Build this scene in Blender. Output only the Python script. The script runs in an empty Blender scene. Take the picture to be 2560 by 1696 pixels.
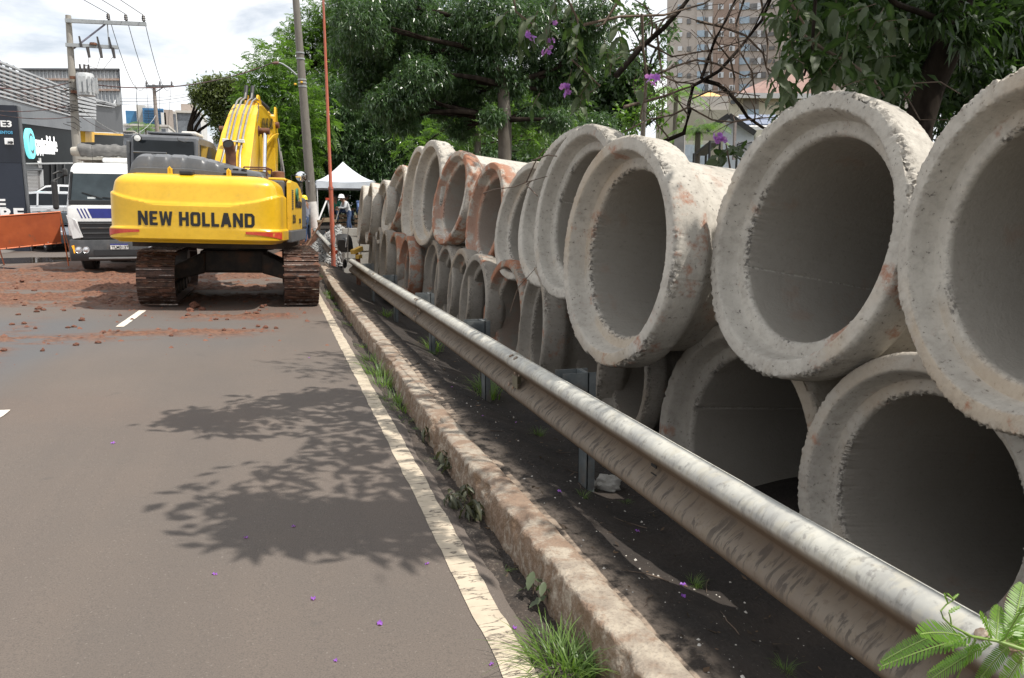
import bpy, math, random
import numpy as np
from mathutils import Vector, Matrix, Quaternion

random.seed(7)
RNG = np.random.default_rng(11)
S = bpy.context.scene
COL = S.collection
R = math.radians

# ------------------------------------------------------------------ camera, sky, sun, exposure
CAM_H = 1.6
PITCH, YAW = math.atan(308 / 1953), math.atan(592 / math.hypot(1953, 308))
cd = bpy.data.cameras.new('camera')
cd.sensor_width = 23.6
cd.lens = 23.6 * 1953 / 2560
cd.clip_start, cd.clip_end = 0.05, 5000
cam = bpy.data.objects.new('camera', cd)
COL.objects.link(cam)
cam.location = (0, 0, CAM_H)
cam.rotation_euler = (R(90) - PITCH, 0, -YAW)
S.camera = cam

SUN_TO = Vector((0.44, -0.30, 1.0)).normalized()
SUN_EL = math.asin(SUN_TO.z)
SUN_ROT = math.atan2(SUN_TO.x, SUN_TO.y)
W = bpy.data.worlds.new('World')
S.world = W
W.use_nodes = True
wn = W.node_tree
wn.nodes.clear()
wl = wn.links.new


def wnode(t, **kw):
    n = wn.nodes.new(t)
    for k, v in kw.items():
        setattr(n, k, v)
    return n


sky = wnode('ShaderNodeTexSky', sky_type='NISHITA', sun_disc=False)
sky.sun_elevation, sky.sun_rotation = SUN_EL, SUN_ROT
sky.air_density, sky.dust_density, sky.ozone_density = 1.0, 1.6, 1.0
tc = wnode('ShaderNodeTexCoord')
sep = wnode('ShaderNodeSeparateXYZ')
wl(tc.outputs['Generated'], sep.inputs[0])
mz = wnode('ShaderNodeMath', operation='MAXIMUM')
wl(sep.outputs['Z'], mz.inputs[0]); mz.inputs[1].default_value = 0.0
az = wnode('ShaderNodeMath', operation='ADD')
wl(mz.outputs[0], az.inputs[0]); az.inputs[1].default_value = 0.22
dx = wnode('ShaderNodeMath', operation='DIVIDE'); wl(sep.outputs['X'], dx.inputs[0]); wl(az.outputs[0], dx.inputs[1])
dy = wnode('ShaderNodeMath', operation='DIVIDE'); wl(sep.outputs['Y'], dy.inputs[0]); wl(az.outputs[0], dy.inputs[1])
cmb = wnode('ShaderNodeCombineXYZ'); wl(dx.outputs[0], cmb.inputs[0]); wl(dy.outputs[0], cmb.inputs[1])
nz = wnode('ShaderNodeTexNoise'); wl(cmb.outputs[0], nz.inputs['Vector'])
nz.inputs['Scale'].default_value = 1.9; nz.inputs['Detail'].default_value = 7; nz.inputs['Roughness'].default_value = 0.58
nz.inputs['Distortion'].default_value = 0.25
rp = wnode('ShaderNodeValToRGB'); wl(nz.outputs[0], rp.inputs[0])
rp.color_ramp.elements[0].position = 0.36; rp.color_ramp.elements[1].position = 0.53
rp.color_ramp.elements[0].color = (0.45, 0.45, 0.45, 1)
nz2 = wnode('ShaderNodeTexNoise'); wl(cmb.outputs[0], nz2.inputs['Vector'])
nz2.inputs['Scale'].default_value = 3.1; nz2.inputs['Detail'].default_value = 5
rp2 = wnode('ShaderNodeValToRGB'); wl(nz2.outputs[0], rp2.inputs[0])
rp2.color_ramp.elements[0].position = 0.3; rp2.color_ramp.elements[1].position = 0.62
rp2.color_ramp.elements[0].color = (9.3, 9.8, 10.4, 1); rp2.color_ramp.elements[1].color = (11.2, 11.2, 11.2, 1)
mx = wnode('ShaderNodeMix', data_type='RGBA')
wl(rp.outputs[0], mx.inputs[0]); wl(sky.outputs[0], mx.inputs[6]); wl(rp2.outputs[0], mx.inputs[7])
bg = wnode('ShaderNodeBackground'); bg.inputs[1].default_value = 0.11
wl(mx.outputs[2], bg.inputs[0])
wo = wnode('ShaderNodeOutputWorld'); wl(bg.outputs[0], wo.inputs[0])

sd = bpy.data.lights.new('sun', 'SUN')
sd.energy, sd.angle, sd.color = 5.0, R(0.53), (1.0, 0.95, 0.87)
sun = bpy.data.objects.new('sun', sd); COL.objects.link(sun)
sun.rotation_euler = SUN_TO.to_track_quat('Z', 'Y').to_euler()
sun.location = (20, -20, 40)

S.render.engine = 'CYCLES'
S.view_settings.view_transform = 'Standard'
S.view_settings.look = 'None'
S.view_settings.gamma = 1
S.view_settings.use_curve_mapping = False
S.view_settings.exposure = 0.08
S.cycles.max_bounces = 7
S.cycles.diffuse_bounces = 4
S.cycles.glossy_bounces = 3
S.cycles.transparent_max_bounces = 8
S.cycles.use_adaptive_sampling = True

# ------------------------------------------------------------------ materials
MATS = {}


def newmat(name):
    m = bpy.data.materials.new(name)
    m.use_nodes = True
    MATS[name] = m
    nt = m.node_tree
    b = nt.nodes['Principled BSDF']
    return m, nt, b


def N(nt, t, **kw):
    n = nt.nodes.new(t)
    for k, v in kw.items():
        if k.startswith('i_'):
            n.inputs[k[2:]].default_value = v
        else:
            setattr(n, k, v)
    return n


def c4(c):
    return (c[0], c[1], c[2], 1.0)


def noise_mask(nt, vec, scale, lo, hi, detail=5, rough=0.6, dist=0.0):
    n = N(nt, 'ShaderNodeTexNoise')
    n.inputs['Scale'].default_value = scale
    n.inputs['Detail'].default_value = detail
    n.inputs['Roughness'].default_value = rough
    n.inputs['Distortion'].default_value = dist
    if vec is not None:
        nt.links.new(vec, n.inputs['Vector'])
    mr = N(nt, 'ShaderNodeMapRange', interpolation_type='SMOOTHSTEP')
    mr.inputs['From Min'].default_value = lo
    mr.inputs['From Max'].default_value = hi
    nt.links.new(n.outputs[0], mr.inputs[0])
    return mr.outputs[0], n.outputs[0]


def mixc(nt, f, a, b):
    m = N(nt, 'ShaderNodeMix', data_type='RGBA')
    for s, v in ((0, f), (6, a), (7, b)):
        if isinstance(v, (int, float)):
            m.inputs[s].default_value = v
        elif isinstance(v, tuple):
            m.inputs[s].default_value = c4(v)
        else:
            nt.links.new(v, m.inputs[s])
    return m.outputs[2]


def mul(nt, a, b):
    m = N(nt, 'ShaderNodeMath', operation='MULTIPLY')
    for i, v in enumerate((a, b)):
        if isinstance(v, (int, float)):
            m.inputs[i].default_value = v
        else:
            nt.links.new(v, m.inputs[i])
    return m.outputs[0]


def objvec(nt, scale=None, random_offset=True):
    t = N(nt, 'ShaderNodeTexCoord')
    v = t.outputs['Object']
    if random_offset:
        oi = N(nt, 'ShaderNodeObjectInfo')
        k = N(nt, 'ShaderNodeMath', operation='MULTIPLY')
        nt.links.new(oi.outputs['Random'], k.inputs[0]); k.inputs[1].default_value = 37.0
        a = N(nt, 'ShaderNodeVectorMath', operation='ADD')
        nt.links.new(v, a.inputs[0]); nt.links.new(k.outputs[0], a.inputs[1])
        v = a.outputs[0]
    if scale:
        mp = N(nt, 'ShaderNodeMapping')
        mp.inputs['Scale'].default_value = scale
        nt.links.new(v, mp.inputs['Vector'])
        v = mp.outputs[0]
    return v


def bump(nt, b, h, strength, dist=0.01):
    n = N(nt, 'ShaderNodeBump')
    n.inputs['Strength'].default_value = strength
    n.inputs['Distance'].default_value = dist
    nt.links.new(h, n.inputs['Height'])
    nt.links.new(n.outputs[0], b.inputs['Normal'])


def MAT(name, col, col2=None, rough=0.6, metal=0.0, scale=6.0, lo=0.35, hi=0.65, bmp=0.0, bscale=80.0,
        dirt=None, dirt_lo=0.55, dirt_hi=0.7, dirt_scale=3.0, stretch=None, spec=0.5, coat=0.0, speck=None):
    if name in MATS:
        return MATS[name]
    m, nt, b = newmat(name)
    v = objvec(nt, stretch)
    if col2 is None:
        col2 = tuple(min(1, c * 1.18) for c in col)
    f, raw = noise_mask(nt, v, scale, lo, hi)
    c = mixc(nt, f, tuple(col), tuple(col2))
    f2, _ = noise_mask(nt, v, scale * 9, 0.4, 0.75)
    c = mixc(nt, mul(nt, f2, 0.35), c, tuple(x * 0.8 for x in col))
    if dirt:
        d, _ = noise_mask(nt, v, dirt_scale, dirt_lo, dirt_hi, 7)
        c = mixc(nt, mul(nt, d, 0.85), c, tuple(dirt))
    if speck:
        d, _ = noise_mask(nt, v, speck[1], speck[2], speck[2] + 0.05, 2)
        c = mixc(nt, d, c, tuple(speck[0]))
    nt.links.new(c, b.inputs['Base Color'])
    b.inputs['Roughness'].default_value = rough
    b.inputs['Metallic'].default_value = metal
    b.inputs['Specular IOR Level'].default_value = spec
    b.inputs['Coat Weight'].default_value = coat
    b.inputs['Coat Roughness'].default_value = 0.12
    if bmp:
        n = N(nt, 'ShaderNodeTexNoise'); n.inputs['Scale'].default_value = bscale; n.inputs['Detail'].default_value = 4
        nt.links.new(v, n.inputs['Vector'])
        bump(nt, b, n.outputs[0], bmp)
    return m


def LEAF(name, a, b_, trans=0.35, rough=0.42, spec=0.5, back=None):
    m, nt, b = newmat(name)
    at = N(nt, 'ShaderNodeAttribute', attribute_name='tint')
    c = mixc(nt, at.outputs['Fac'], tuple(a), tuple(b_))
    if back:
        g = N(nt, 'ShaderNodeNewGeometry')
        c = mixc(nt, g.outputs['Backfacing'], c, tuple(back))
    nt.links.new(c, b.inputs['Base Color'])
    b.inputs['Roughness'].default_value = rough
    b.inputs['Specular IOR Level'].default_value = spec
    t = N(nt, 'ShaderNodeBsdfTranslucent')
    tcol = mixc(nt, 0.5, c, tuple(min(1, x * 2.6) * y for x, y in zip(b_, (1.1, 1.25, 0.6))))
    nt.links.new(tcol, t.inputs[0])
    ms = N(nt, 'ShaderNodeMixShader'); ms.inputs[0].default_value = trans
    nt.links.new(b.outputs[0], ms.inputs[1]); nt.links.new(t.outputs[0], ms.inputs[2])
    nt.links.new(ms.outputs[0], nt.nodes['Material Output'].inputs[0])
    return m


def GLASS(name, col, rough=0.08, spec=0.3):
    if name in MATS:
        return MATS[name]
    m, nt, b = newmat(name)
    v = objvec(nt)
    f, _ = noise_mask(nt, v, 1.5, 0.35, 0.7)
    nt.links.new(mixc(nt, f, tuple(col), tuple(x * 1.6 for x in col)), b.inputs['Base Color'])
    b.inputs['Roughness'].default_value = rough
    b.inputs['Specular IOR Level'].default_value = spec
    return m


# ------------------------------------------------------------------ mesh helpers
WL = {}


def tag(o, label, cat, group=None, kind=None):
    if label: o['label'] = label
    if cat: o['category'] = cat
    if group: o['group'] = group
    if kind: o['kind'] = kind
    return o


def thing(name, loc, label, cat, group=None):
    o = bpy.data.objects.new(name, None)
    COL.objects.link(o)
    o.location = loc
    o.empty_display_size = 0.2
    WL[o.name] = Vector(loc)
    return tag(o, label, cat, group)


class MB:
    def __init__(self):
        self.v, self.f, self.m, self.mi, self.X = [], [], [], 0, None

    def add(self, V, F, M=None):
        o = len(self.v)
        for p in V:
            p = Vector(p)
            if M is not None: p = M @ p
            if self.X is not None: p = self.X @ p
            self.v.append(p)
        for f in F:
            self.f.append([i + o for i in f]); self.m.append(self.mi)
        return self

    def box(self, c, s, M=None, taper=1.0):
        x, y, z = s[0] / 2, s[1] / 2, s[2] / 2
        V = []
        for k in (-1, 1):
            t = taper if k == 1 else 1.0
            V += [(c[0] - x * t, c[1] - y * t, c[2] + k * z), (c[0] + x * t, c[1] - y * t, c[2] + k * z),
                  (c[0] + x * t, c[1] + y * t, c[2] + k * z), (c[0] - x * t, c[1] + y * t, c[2] + k * z)]
        return self.add(V, [(3, 2, 1, 0), (4, 5, 6, 7), (0, 1, 5, 4), (1, 2, 6, 5), (2, 3, 7, 6), (3, 0, 4, 7)], M)

    def b2(self, a, b, M=None):
        return self.box([(a[i] + b[i]) / 2 for i in range(3)], [abs(b[i] - a[i]) for i in range(3)], M)

    def bar(self, p, q, w, h, up=(0, 0, 1)):
        p, q = Vector(p), Vector(q)
        d = (q - p); L = d.length
        if L < 1e-6: return self
        d = d / L
        u = Vector(up)
        if abs(d.dot(u)) > 0.98: u = Vector((1, 0, 0))
        s = d.cross(u).normalized(); t = s.cross(d)
        V = []
        for e in (p, q):
            V += [e - s * w / 2 - t * h / 2, e + s * w / 2 - t * h / 2, e + s * w / 2 + t * h / 2, e - s * w / 2 + t * h / 2]
        return self.add(V, [(0, 1, 2, 3), (7, 6, 5, 4), (4, 5, 1, 0), (5, 6, 2, 1), (6, 7, 3, 2), (7, 4, 0, 3)])

    def tube(self, pts, r, n=8, cap=True):
        pts = [Vector(p) for p in pts]
        if not hasattr(r, '__len__'): r = [r] * len(pts)
        ref = None
        V, F = [], []
        for i, p in enumerate(pts):
            d = (pts[min(i + 1, len(pts) - 1)] - pts[max(i - 1, 0)])
            d = d.normalized() if d.length > 1e-9 else Vector((0, 0, 1))
            if ref is None:
                ref = Vector((0, 0, 1)) if abs(d.z) < 0.9 else Vector((1, 0, 0))
            s = d.cross(ref)
            if s.length < 1e-4: s = d.orthogonal()
            s.normalize(); t = s.cross(d).normalized(); ref = -t if False else t.cross(s) * 0 + ref
            for k in range(n):
                a = 2 * math.pi * k / n
                V.append(p + (s * math.cos(a) + t * math.sin(a)) * r[i])
        for i in range(len(pts) - 1):
            for k in range(n):
                a, b = i * n + k, i * n + (k + 1) % n
                F.append((a, b, b + n, a + n))
        if cap:
            F.append(tuple(range(n))[::-1]); F.append(tuple(range((len(pts) - 1) * n, len(pts) * n)))
        return self.add(V, F)

    def cyl(self, p, q, r0, r1=None, n=16, cap=True):
        return self.tube([p, q], [r0, r0 if r1 is None else r1], n, cap)

    def loft(self, rings, closed=True, cap=True):
        n = len(rings[0]); V = [p for r in rings for p in r]; F = []
        for i in range(len(rings) - 1):
            for k in range(n if closed else n - 1):
                a, b = i * n + k, i * n + (k + 1) % n
                F.append((a, b, b + n, a + n))
        if cap and closed:
            F.append(tuple(range(n))[::-1]); F.append(tuple(range((len(rings) - 1) * n, len(rings) * n)))
        return self.add(V, F)

    def prism(self, poly, axis, a, b):
        """poly of 2-D points extruded along axis ('x','y','z') from a to b."""
        def put(p, t):
            return {'x': (t, p[0], p[1]), 'y': (p[0], t, p[1]), 'z': (p[0], p[1], t)}[axis]
        return self.loft([[put(p, a) for p in poly], [put(p, b) for p in poly]])

    def lathe(self, prof, n=24, M=None, cap=False):
        """prof: (r, z) pairs about z."""
        V, F = [], []
        for r, z in prof:
            for k in range(n):
                a = 2 * math.pi * k / n
                V.append((r * math.cos(a), r * math.sin(a), z))
        for i in range(len(prof) - 1):
            for k in range(n):
                a, b = i * n + k, i * n + (k + 1) % n
                F.append((a, b, b + n, a + n))
        if cap:
            F.append(tuple(range(n))[::-1]); F.append(tuple(range((len(prof) - 1) * n, len(prof) * n)))
        return self.add(V, F, M)

    def poly(self, P):
        return self.add(P, [tuple(range(len(P)))])

    def obj(self, name, mats, parent=None, smooth=None, bevel=0.0, seg=2, local=False):
        if not isinstance(mats, (list, tuple)): mats = [mats]
        me = bpy.data.meshes.new(name)
        V = self.v
        base = Vector((0, 0, 0))
        if parent is not None and not local:
            base = WL.get(parent.name, Vector((0, 0, 0)))
        me.from_pydata([p - base for p in V], [], self.f)
        for m in mats: me.materials.append(m)
        if len(mats) > 1:
            me.polygons.foreach_set('material_index', self.m)
        me.update()
        if smooth is not None:
            me.shade_smooth(); me.set_sharp_from_angle(angle=R(smooth))
        o = bpy.data.objects.new(name, me)
        COL.objects.link(o)
        WL[o.name] = base
        if parent is not None: o.parent = parent
        if bevel:
            b = o.modifiers.new('bevel', 'BEVEL'); b.width = bevel; b.segments = seg; b.limit_method = 'ANGLE'; b.angle_limit = R(40)
            b.harden_normals = False
        return o


def np_mesh(name, V, Fq, mats, parent=None, attrs=None, smooth=False, base=None, matidx=None):
    """fast mesh from numpy: V (n,3); Fq (m,k) same-size faces."""
    V = np.asarray(V, np.float32); Fq = np.asarray(Fq, np.int32)
    if parent is not None and base is None: base = WL.get(parent.name)
    if base is not None: V = V - np.array(base, np.float32)
    me = bpy.data.meshes.new(name)
    k = Fq.shape[1]
    me.vertices.add(len(V)); me.vertices.foreach_set('co', V.ravel())
    me.loops.add(Fq.size); me.loops.foreach_set('vertex_index', Fq.ravel())
    me.polygons.add(len(Fq)); me.polygons.foreach_set('loop_start', np.arange(0, Fq.size, k, dtype=np.int32))
    if not isinstance(mats, (list, tuple)): mats = [mats]
    for m in mats: me.materials.append(m)
    if matidx is not None: me.polygons.foreach_set('material_index', np.asarray(matidx, np.int32))
    me.update(calc_edges=True)
    for an, av in (attrs or {}).items():
        a = me.attributes.new(an, 'FLOAT', 'POINT'); a.data.foreach_set('value', np.asarray(av, np.float32))
    if smooth: me.shade_smooth()
    me.validate()
    o = bpy.data.objects.new(name, me); COL.objects.link(o)
    WL[o.name] = Vector(base) if base is not None else Vector((0, 0, 0))
    if parent is not None: o.parent = parent
    return o


def copy_tree(o, parent=None):
    c = o.copy(); COL.objects.link(c)
    if parent is not None: c.parent = parent
    for ch in [x for x in bpy.data.objects if x.parent == o and x != c]:
        copy_tree(ch, c)
    return c


# value noise in numpy, for real relief on ground, kerb and rims
_T = RNG.random((256, 256)).astype(np.float32)


def vn(x, y):
    x = np.asarray(x, float); y = np.asarray(y, float)
    xi, yi = np.floor(x).astype(int), np.floor(y).astype(int)
    fx, fy = x - xi, y - yi
    fx = fx * fx * (3 - 2 * fx); fy = fy * fy * (3 - 2 * fy)
    a = _T[xi & 255, yi & 255]; b = _T[(xi + 1) & 255, yi & 255]
    c = _T[xi & 255, (yi + 1) & 255]; d = _T[(xi + 1) & 255, (yi + 1) & 255]
    return a + (b - a) * fx + (c - a) * fy + (a - b - c + d) * fx * fy


def fbm(x, y, o=4, g=0.5):
    s, a, t = 0.0, 1.0, 0.0
    for i in range(o):
        s = s + a * vn(np.asarray(x) * 2 ** i + 17.3 * i, np.asarray(y) * 2 ** i + 9.1 * i); t += a; a *= g
    return s / t


def sst(a, b, x):
    t = np.clip((x - a) / (b - a), 0, 1)
    return t * t * (3 - 2 * t)


def text_mesh(name, body, size, mat, M, parent, width=None, bold=0.0, depth=0.004, shear=0.0):
    """flat lettering with a little thickness, as a mesh; M places its local xy plane (origin: left end of baseline)."""
    cu = bpy.data.curves.new(name, 'FONT')
    cu.body = body; cu.size = size; cu.offset = bold; cu.extrude = depth; cu.shear = shear
    cu.resolution_u = 3
    o = bpy.data.objects.new('tmp', cu); COL.objects.link(o)
    dg = bpy.context.evaluated_depsgraph_get()
    me = bpy.data.meshes.new_from_object(o.evaluated_get(dg))
    bpy.data.objects.remove(o)
    me.name = name
    xs = [v.co.x for v in me.vertices]
    x0, x1 = min(xs), max(xs)
    sx = (width / (x1 - x0)) if width else 1.0
    base = WL.get(parent.name, Vector()) if parent is not None else Vector()
    for v in me.vertices:
        v.co = (M @ Vector(((v.co.x - x0) * sx, v.co.y, v.co.z))) - base
    me.materials.clear(); me.materials.append(mat)
    o = bpy.data.objects.new(name, me); COL.objects.link(o)
    WL[o.name] = base
    if parent is not None: o.parent = parent
    return o


def frame(o, xa, ya):
    """4x4 placing local x along xa, y along ya, z = x cross y, at o."""
    xa = Vector(xa).normalized(); ya = Vector(ya); ya = (ya - xa * ya.dot(xa)).normalized(); za = xa.cross(ya)
    M = Matrix((xa, ya, za)).transposed().to_4x4()
    M.translation = Vector(o)
    return M


# survey of the place: a sight line from the camera spot through a photo point, met at a given distance
_cp, _sp, _cy, _sy = math.cos(PITCH), math.sin(PITCH), math.cos(YAW), math.sin(YAW)
_FW = Vector((_sy * _cp, _cy * _cp, -_sp)); _UP = Vector((_sy * _sp, _cy * _sp, _cp)); _RT = Vector((_cy, -_sy, 0))


def sight(x, y):
    return _FW + _RT * ((x - 1280) / 1953) + _UP * ((848 - y) / 1953)


def pt(x, y, Y):
    r = sight(x, y); return Vector((0, 0, CAM_H)) + r * (Y / r.y)


def ptX(x, y, X):
    r = sight(x, y); return Vector((0, 0, CAM_H)) + r * (X / r.x)


def ptZ(x, y, Z):
    r = sight(x, y); return Vector((0, 0, CAM_H)) + r * ((Z - CAM_H) / r.z)


def gz(X, Y):
    """ground height: road with a fall to the kerb, rising away beyond the works."""
    X = np.asarray(X, float); Y = np.asarray(Y, float)
    rise = np.where(Y > 17, 0.048 * (Y - 17), 0.0)
    rise = np.where(Y > 75, 0.048 * 58 + 0.01 * (Y - 75), rise)
    rise = rise * (1 - 0.85 * np.clip((-1 - X) / 2, 0, 1) * np.clip((46 - Y) / 12, 0, 1))
    fall = 0.028 * np.clip(-X, -0.95, 6.0) * np.clip((60 - Y) / 30, 0, 1)
    return rise + fall


def gzf(X, Y):
    return float(gz(X, Y))
# ------------------------------------------------------------------ ground, road, kerb
def attr_socket(nt, name):
    return N(nt, 'ShaderNodeAttribute', attribute_name=name).outputs['Fac']


def grid(xs, ys, zf):
    X, Y = np.meshgrid(xs, ys, indexing='ij')
    Z = zf(X, Y)
    V = np.stack([X, Y, Z], -1).reshape(-1, 3)
    nx, ny = len(xs), len(ys)
    i, j = np.meshgrid(np.arange(nx - 1), np.arange(ny - 1), indexing='ij')
    a = (i * ny + j).ravel()
    F = np.stack([a, a + ny, a + ny + 1, a + 1], 1)
    return V, F, X.ravel(), Y.ravel()


# far terrain, one sheet to the horizon
m, nt, b = newmat('terrain')
v = objvec(nt)
f, _ = noise_mask(nt, v, 0.08, 0.35, 0.65)
f2, _ = noise_mask(nt, v, 1.1, 0.4, 0.7)
c = mixc(nt, f, (0.06, 0.075, 0.03), (0.12, 0.09, 0.055))
nt.links.new(mixc(nt, mul(nt, f2, 0.5), c, (0.04, 0.05, 0.02)), b.inputs['Base Color'])
b.inputs['Roughness'].default_value = 0.95
xs = np.concatenate([np.linspace(-2500, -80, 14), np.linspace(-60, 60, 41), np.linspace(80, 2500, 14)])
ys = np.concatenate([np.linspace(-2500, -30, 12), np.linspace(-20, 100, 61), np.linspace(110, 2500, 20)])
V, F, gx, gy = grid(xs, ys, lambda X, Y: gz(X, Y) - 0.32)
o = np_mesh('ground', V, F, m, smooth=True); tag(o, None, None, kind='structure')

# asphalt
m, nt, b = newmat('asphalt')
v = objvec(nt, None, False)
f, raw = noise_mask(nt, v, 0.45, 0.35, 0.68, 6)
f2, _ = noise_mask(nt, v, 160.0, 0.42, 0.72, 3)
f3, _ = noise_mask(nt, v, 4.0, 0.45, 0.75, 6)
c = mixc(nt, f, (0.142, 0.115, 0.097), (0.126, 0.106, 0.092))
c = mixc(nt, mul(nt, f3, 0.3), c, (0.138, 0.110, 0.091))
c = mixc(nt, mul(nt, f2, 0.62), c, (0.062, 0.055, 0.050))
wp = N(nt, 'ShaderNodeMapping'); wp.inputs['Scale'].default_value = (1.5, 0.10, 1); nt.links.new(v, wp.inputs['Vector'])
w1, _ = noise_mask(nt, wp.outputs[0], 1.0, 0.40, 0.66, 4)
c = mixc(nt, mul(nt, w1, 0.30), c, (0.095, 0.082, 0.074))
dk, _ = noise_mask(nt, v, 2.6, 0.66, 0.74, 3)
c = mixc(nt, mul(nt, dk, 0.35), c, (0.075, 0.068, 0.063))
sp, _ = noise_mask(nt, v, 75.0, 0.67, 0.70, 2)
c = mixc(nt, mul(nt, sp, 0.4), c, (0.26, 0.23, 0.20))
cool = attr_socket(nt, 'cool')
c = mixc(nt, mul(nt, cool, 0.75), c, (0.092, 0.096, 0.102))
mud = attr_socket(nt, 'mud')
mn, _ = noise_mask(nt, v, 14.0, 0.3, 0.7, 6)
mc = mixc(nt, mn, (0.195, 0.094, 0.056), (0.085, 0.040, 0.026))
c = mixc(nt, mud, c, mc)
nt.links.new(c, b.inputs['Base Color'])
b.inputs['Roughness'].default_value = 0.86
b.inputs['Specular IOR Level'].default_value = 0.35
n = N(nt, 'ShaderNodeTexNoise'); n.inputs['Scale'].default_value = 130.0; n.inputs['Detail'].default_value = 3
nt.links.new(v, n.inputs['Vector']); bump(nt, b, n.outputs[0], 0.55, 0.006)

xs = np.concatenate([np.arange(-9.5, -6.5, 0.12), np.arange(-6.5, 0.80, 0.045), [0.80, 0.84, 0.88, 0.92, 0.95]])
ys = np.concatenate([np.arange(-3, 6.0, 0.12), np.arange(6.0, 23.0, 0.05), np.arange(23, 32, 0.2), np.arange(32, 76, 1.0)])


def mudfield(X, Y):
    warp = fbm(X * 0.6, Y * 0.6) - 0.5
    # broad churned area left of and behind the digger
    a = sst(12.6, 14.8, Y + 0.55 * (X + 2.3) + warp * 3.5) * sst(-1.4, -2.6, X + warp * 1.2)
    a = np.maximum(a, sst(14.5, 16.0, Y + warp * 2) * sst(0.7, -0.4, X) * 0.9)
    a *= sst(30, 22, Y) * (1 - sst(-6.2, -8.4, X))
    st = fbm(X * 0.9 + Y * 0.25, Y * 2.6 - X * 0.5, 5, 0.6)
    a = a * sst(0.39, 0.55, st + 0.09 * a)
    # thin dragged band across the lane in front of the tracks
    l1 = np.exp(-((Y - (11.0 + 0.30 * (X + 2.3) + 0.9 * warp)) / 0.42) ** 2) * sst(-5.0, -3.6, X) * sst(0.2, -0.6, X)
    l2 = np.exp(-((Y - (13.0 + 0.10 * (X + 0.5) + 0.6 * warp)) / 0.42) ** 2) * sst(-1.9, -1.1, X) * sst(0.55, 0.0, X)
    l3 = np.exp(-((X + 2.95 + 0.12 * (Y - 9) + 0.5 * warp) / 0.16) ** 2) * sst(6.0, 9.0, Y) * sst(14, 12, Y) * 0.55
    l4 = np.exp(-((Y - (10.2 + 0.3 * warp)) / 0.4) ** 2) * sst(-3.2, -4.2, X) * 0.8
    r = fbm(X * 1.8 + 3 * Y * 0.1, Y * 6.0, 5, 0.62)
    for l in (l1, l2, l4):
        a = np.maximum(a, l * sst(0.42, 0.60, r + 0.10 * l))
    a = np.maximum(a, l3 * sst(0.35, 0.6, r))
    # faint red dust stains
    a = np.maximum(a, 0.22 * sst(0.52, 0.7, fbm(X * 0.5, Y * 0.35, 4)) * sst(5, 10, Y))
    return np.clip(a, 0, 1)


def roadz(X, Y):
    md = mudfield(X, Y)
    lump = fbm(X * 6, Y * 5, 4, 0.65)
    z = gz(X, Y) + 0.0035 * (fbm(X * 2.2, Y * 2.2) - 0.5)
    z = z + np.clip(md - 0.35, 0, 1) * (0.012 + 0.26 * np.clip(lump - 0.42, 0, 1))
    edge = sst(0.84, 0.95, X + 0.10 * (fbm(X * 0 + 3, Y * 1.7) - 0.5))
    return z - 0.045 * edge


V, F, gx, gy = grid(xs, ys, roadz)
md = mudfield(gx, gy)
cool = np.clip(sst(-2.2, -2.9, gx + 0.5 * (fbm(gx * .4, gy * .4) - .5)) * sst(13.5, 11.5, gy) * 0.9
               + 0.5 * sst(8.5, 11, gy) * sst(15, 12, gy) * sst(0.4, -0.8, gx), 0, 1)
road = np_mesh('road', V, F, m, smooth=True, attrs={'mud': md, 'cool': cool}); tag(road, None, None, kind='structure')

# forecourt left of the road
fm = MAT('forecourt', (0.14, 0.13, 0.12), (0.19, 0.17, 0.155), rough=0.9, scale=0.6, bmp=0.3, bscale=60, dirt=(0.2, 0.11, 0.07), dirt_lo=0.5, dirt_hi=0.75, dirt_scale=0.5)
xs = np.linspace(-45, -9.5, 36); ys = np.linspace(-5, 120, 80)
V, F, gx, gy = grid(xs, ys, lambda X, Y: gz(X, Y) - 0.004 + 0.3 * sst(-9.6, -10.6, X) * sst(30, 36, Y))
tag(np_mesh('forecourt', V, F, fm, smooth=True), None, None, kind='structure')

# puddle behind the orange board: a shallow sheet of brown water with a wandering rim
m, nt, b = newmat('puddle_water')
b.inputs['Base Color'].default_value = (0.05, 0.035, 0.022, 1); b.inputs['Roughness'].default_value = 0.05
b.inputs['Specular IOR Level'].default_value = 0.7
for cx0, cy0, ax, ay in ((-7.6, 27.4, 1.9, 1.5), (-7.9, 23.7, 1.1, 0.6)):
    pts = []
    for k in range(60):
        a = 2 * math.pi * k / 60
        r = 0.75 + 0.5 * float(fbm(2 + math.cos(a) * 1.5, 5 + math.sin(a) * 1.5))
        x, y = cx0 + ax * r * math.cos(a), cy0 + ay * r * math.sin(a)
        pts.append((x, y, gzf(x, y) + 0.012))
    tag(MB().poly(pts).obj('puddle', m), None, None, kind='structure')

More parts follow.
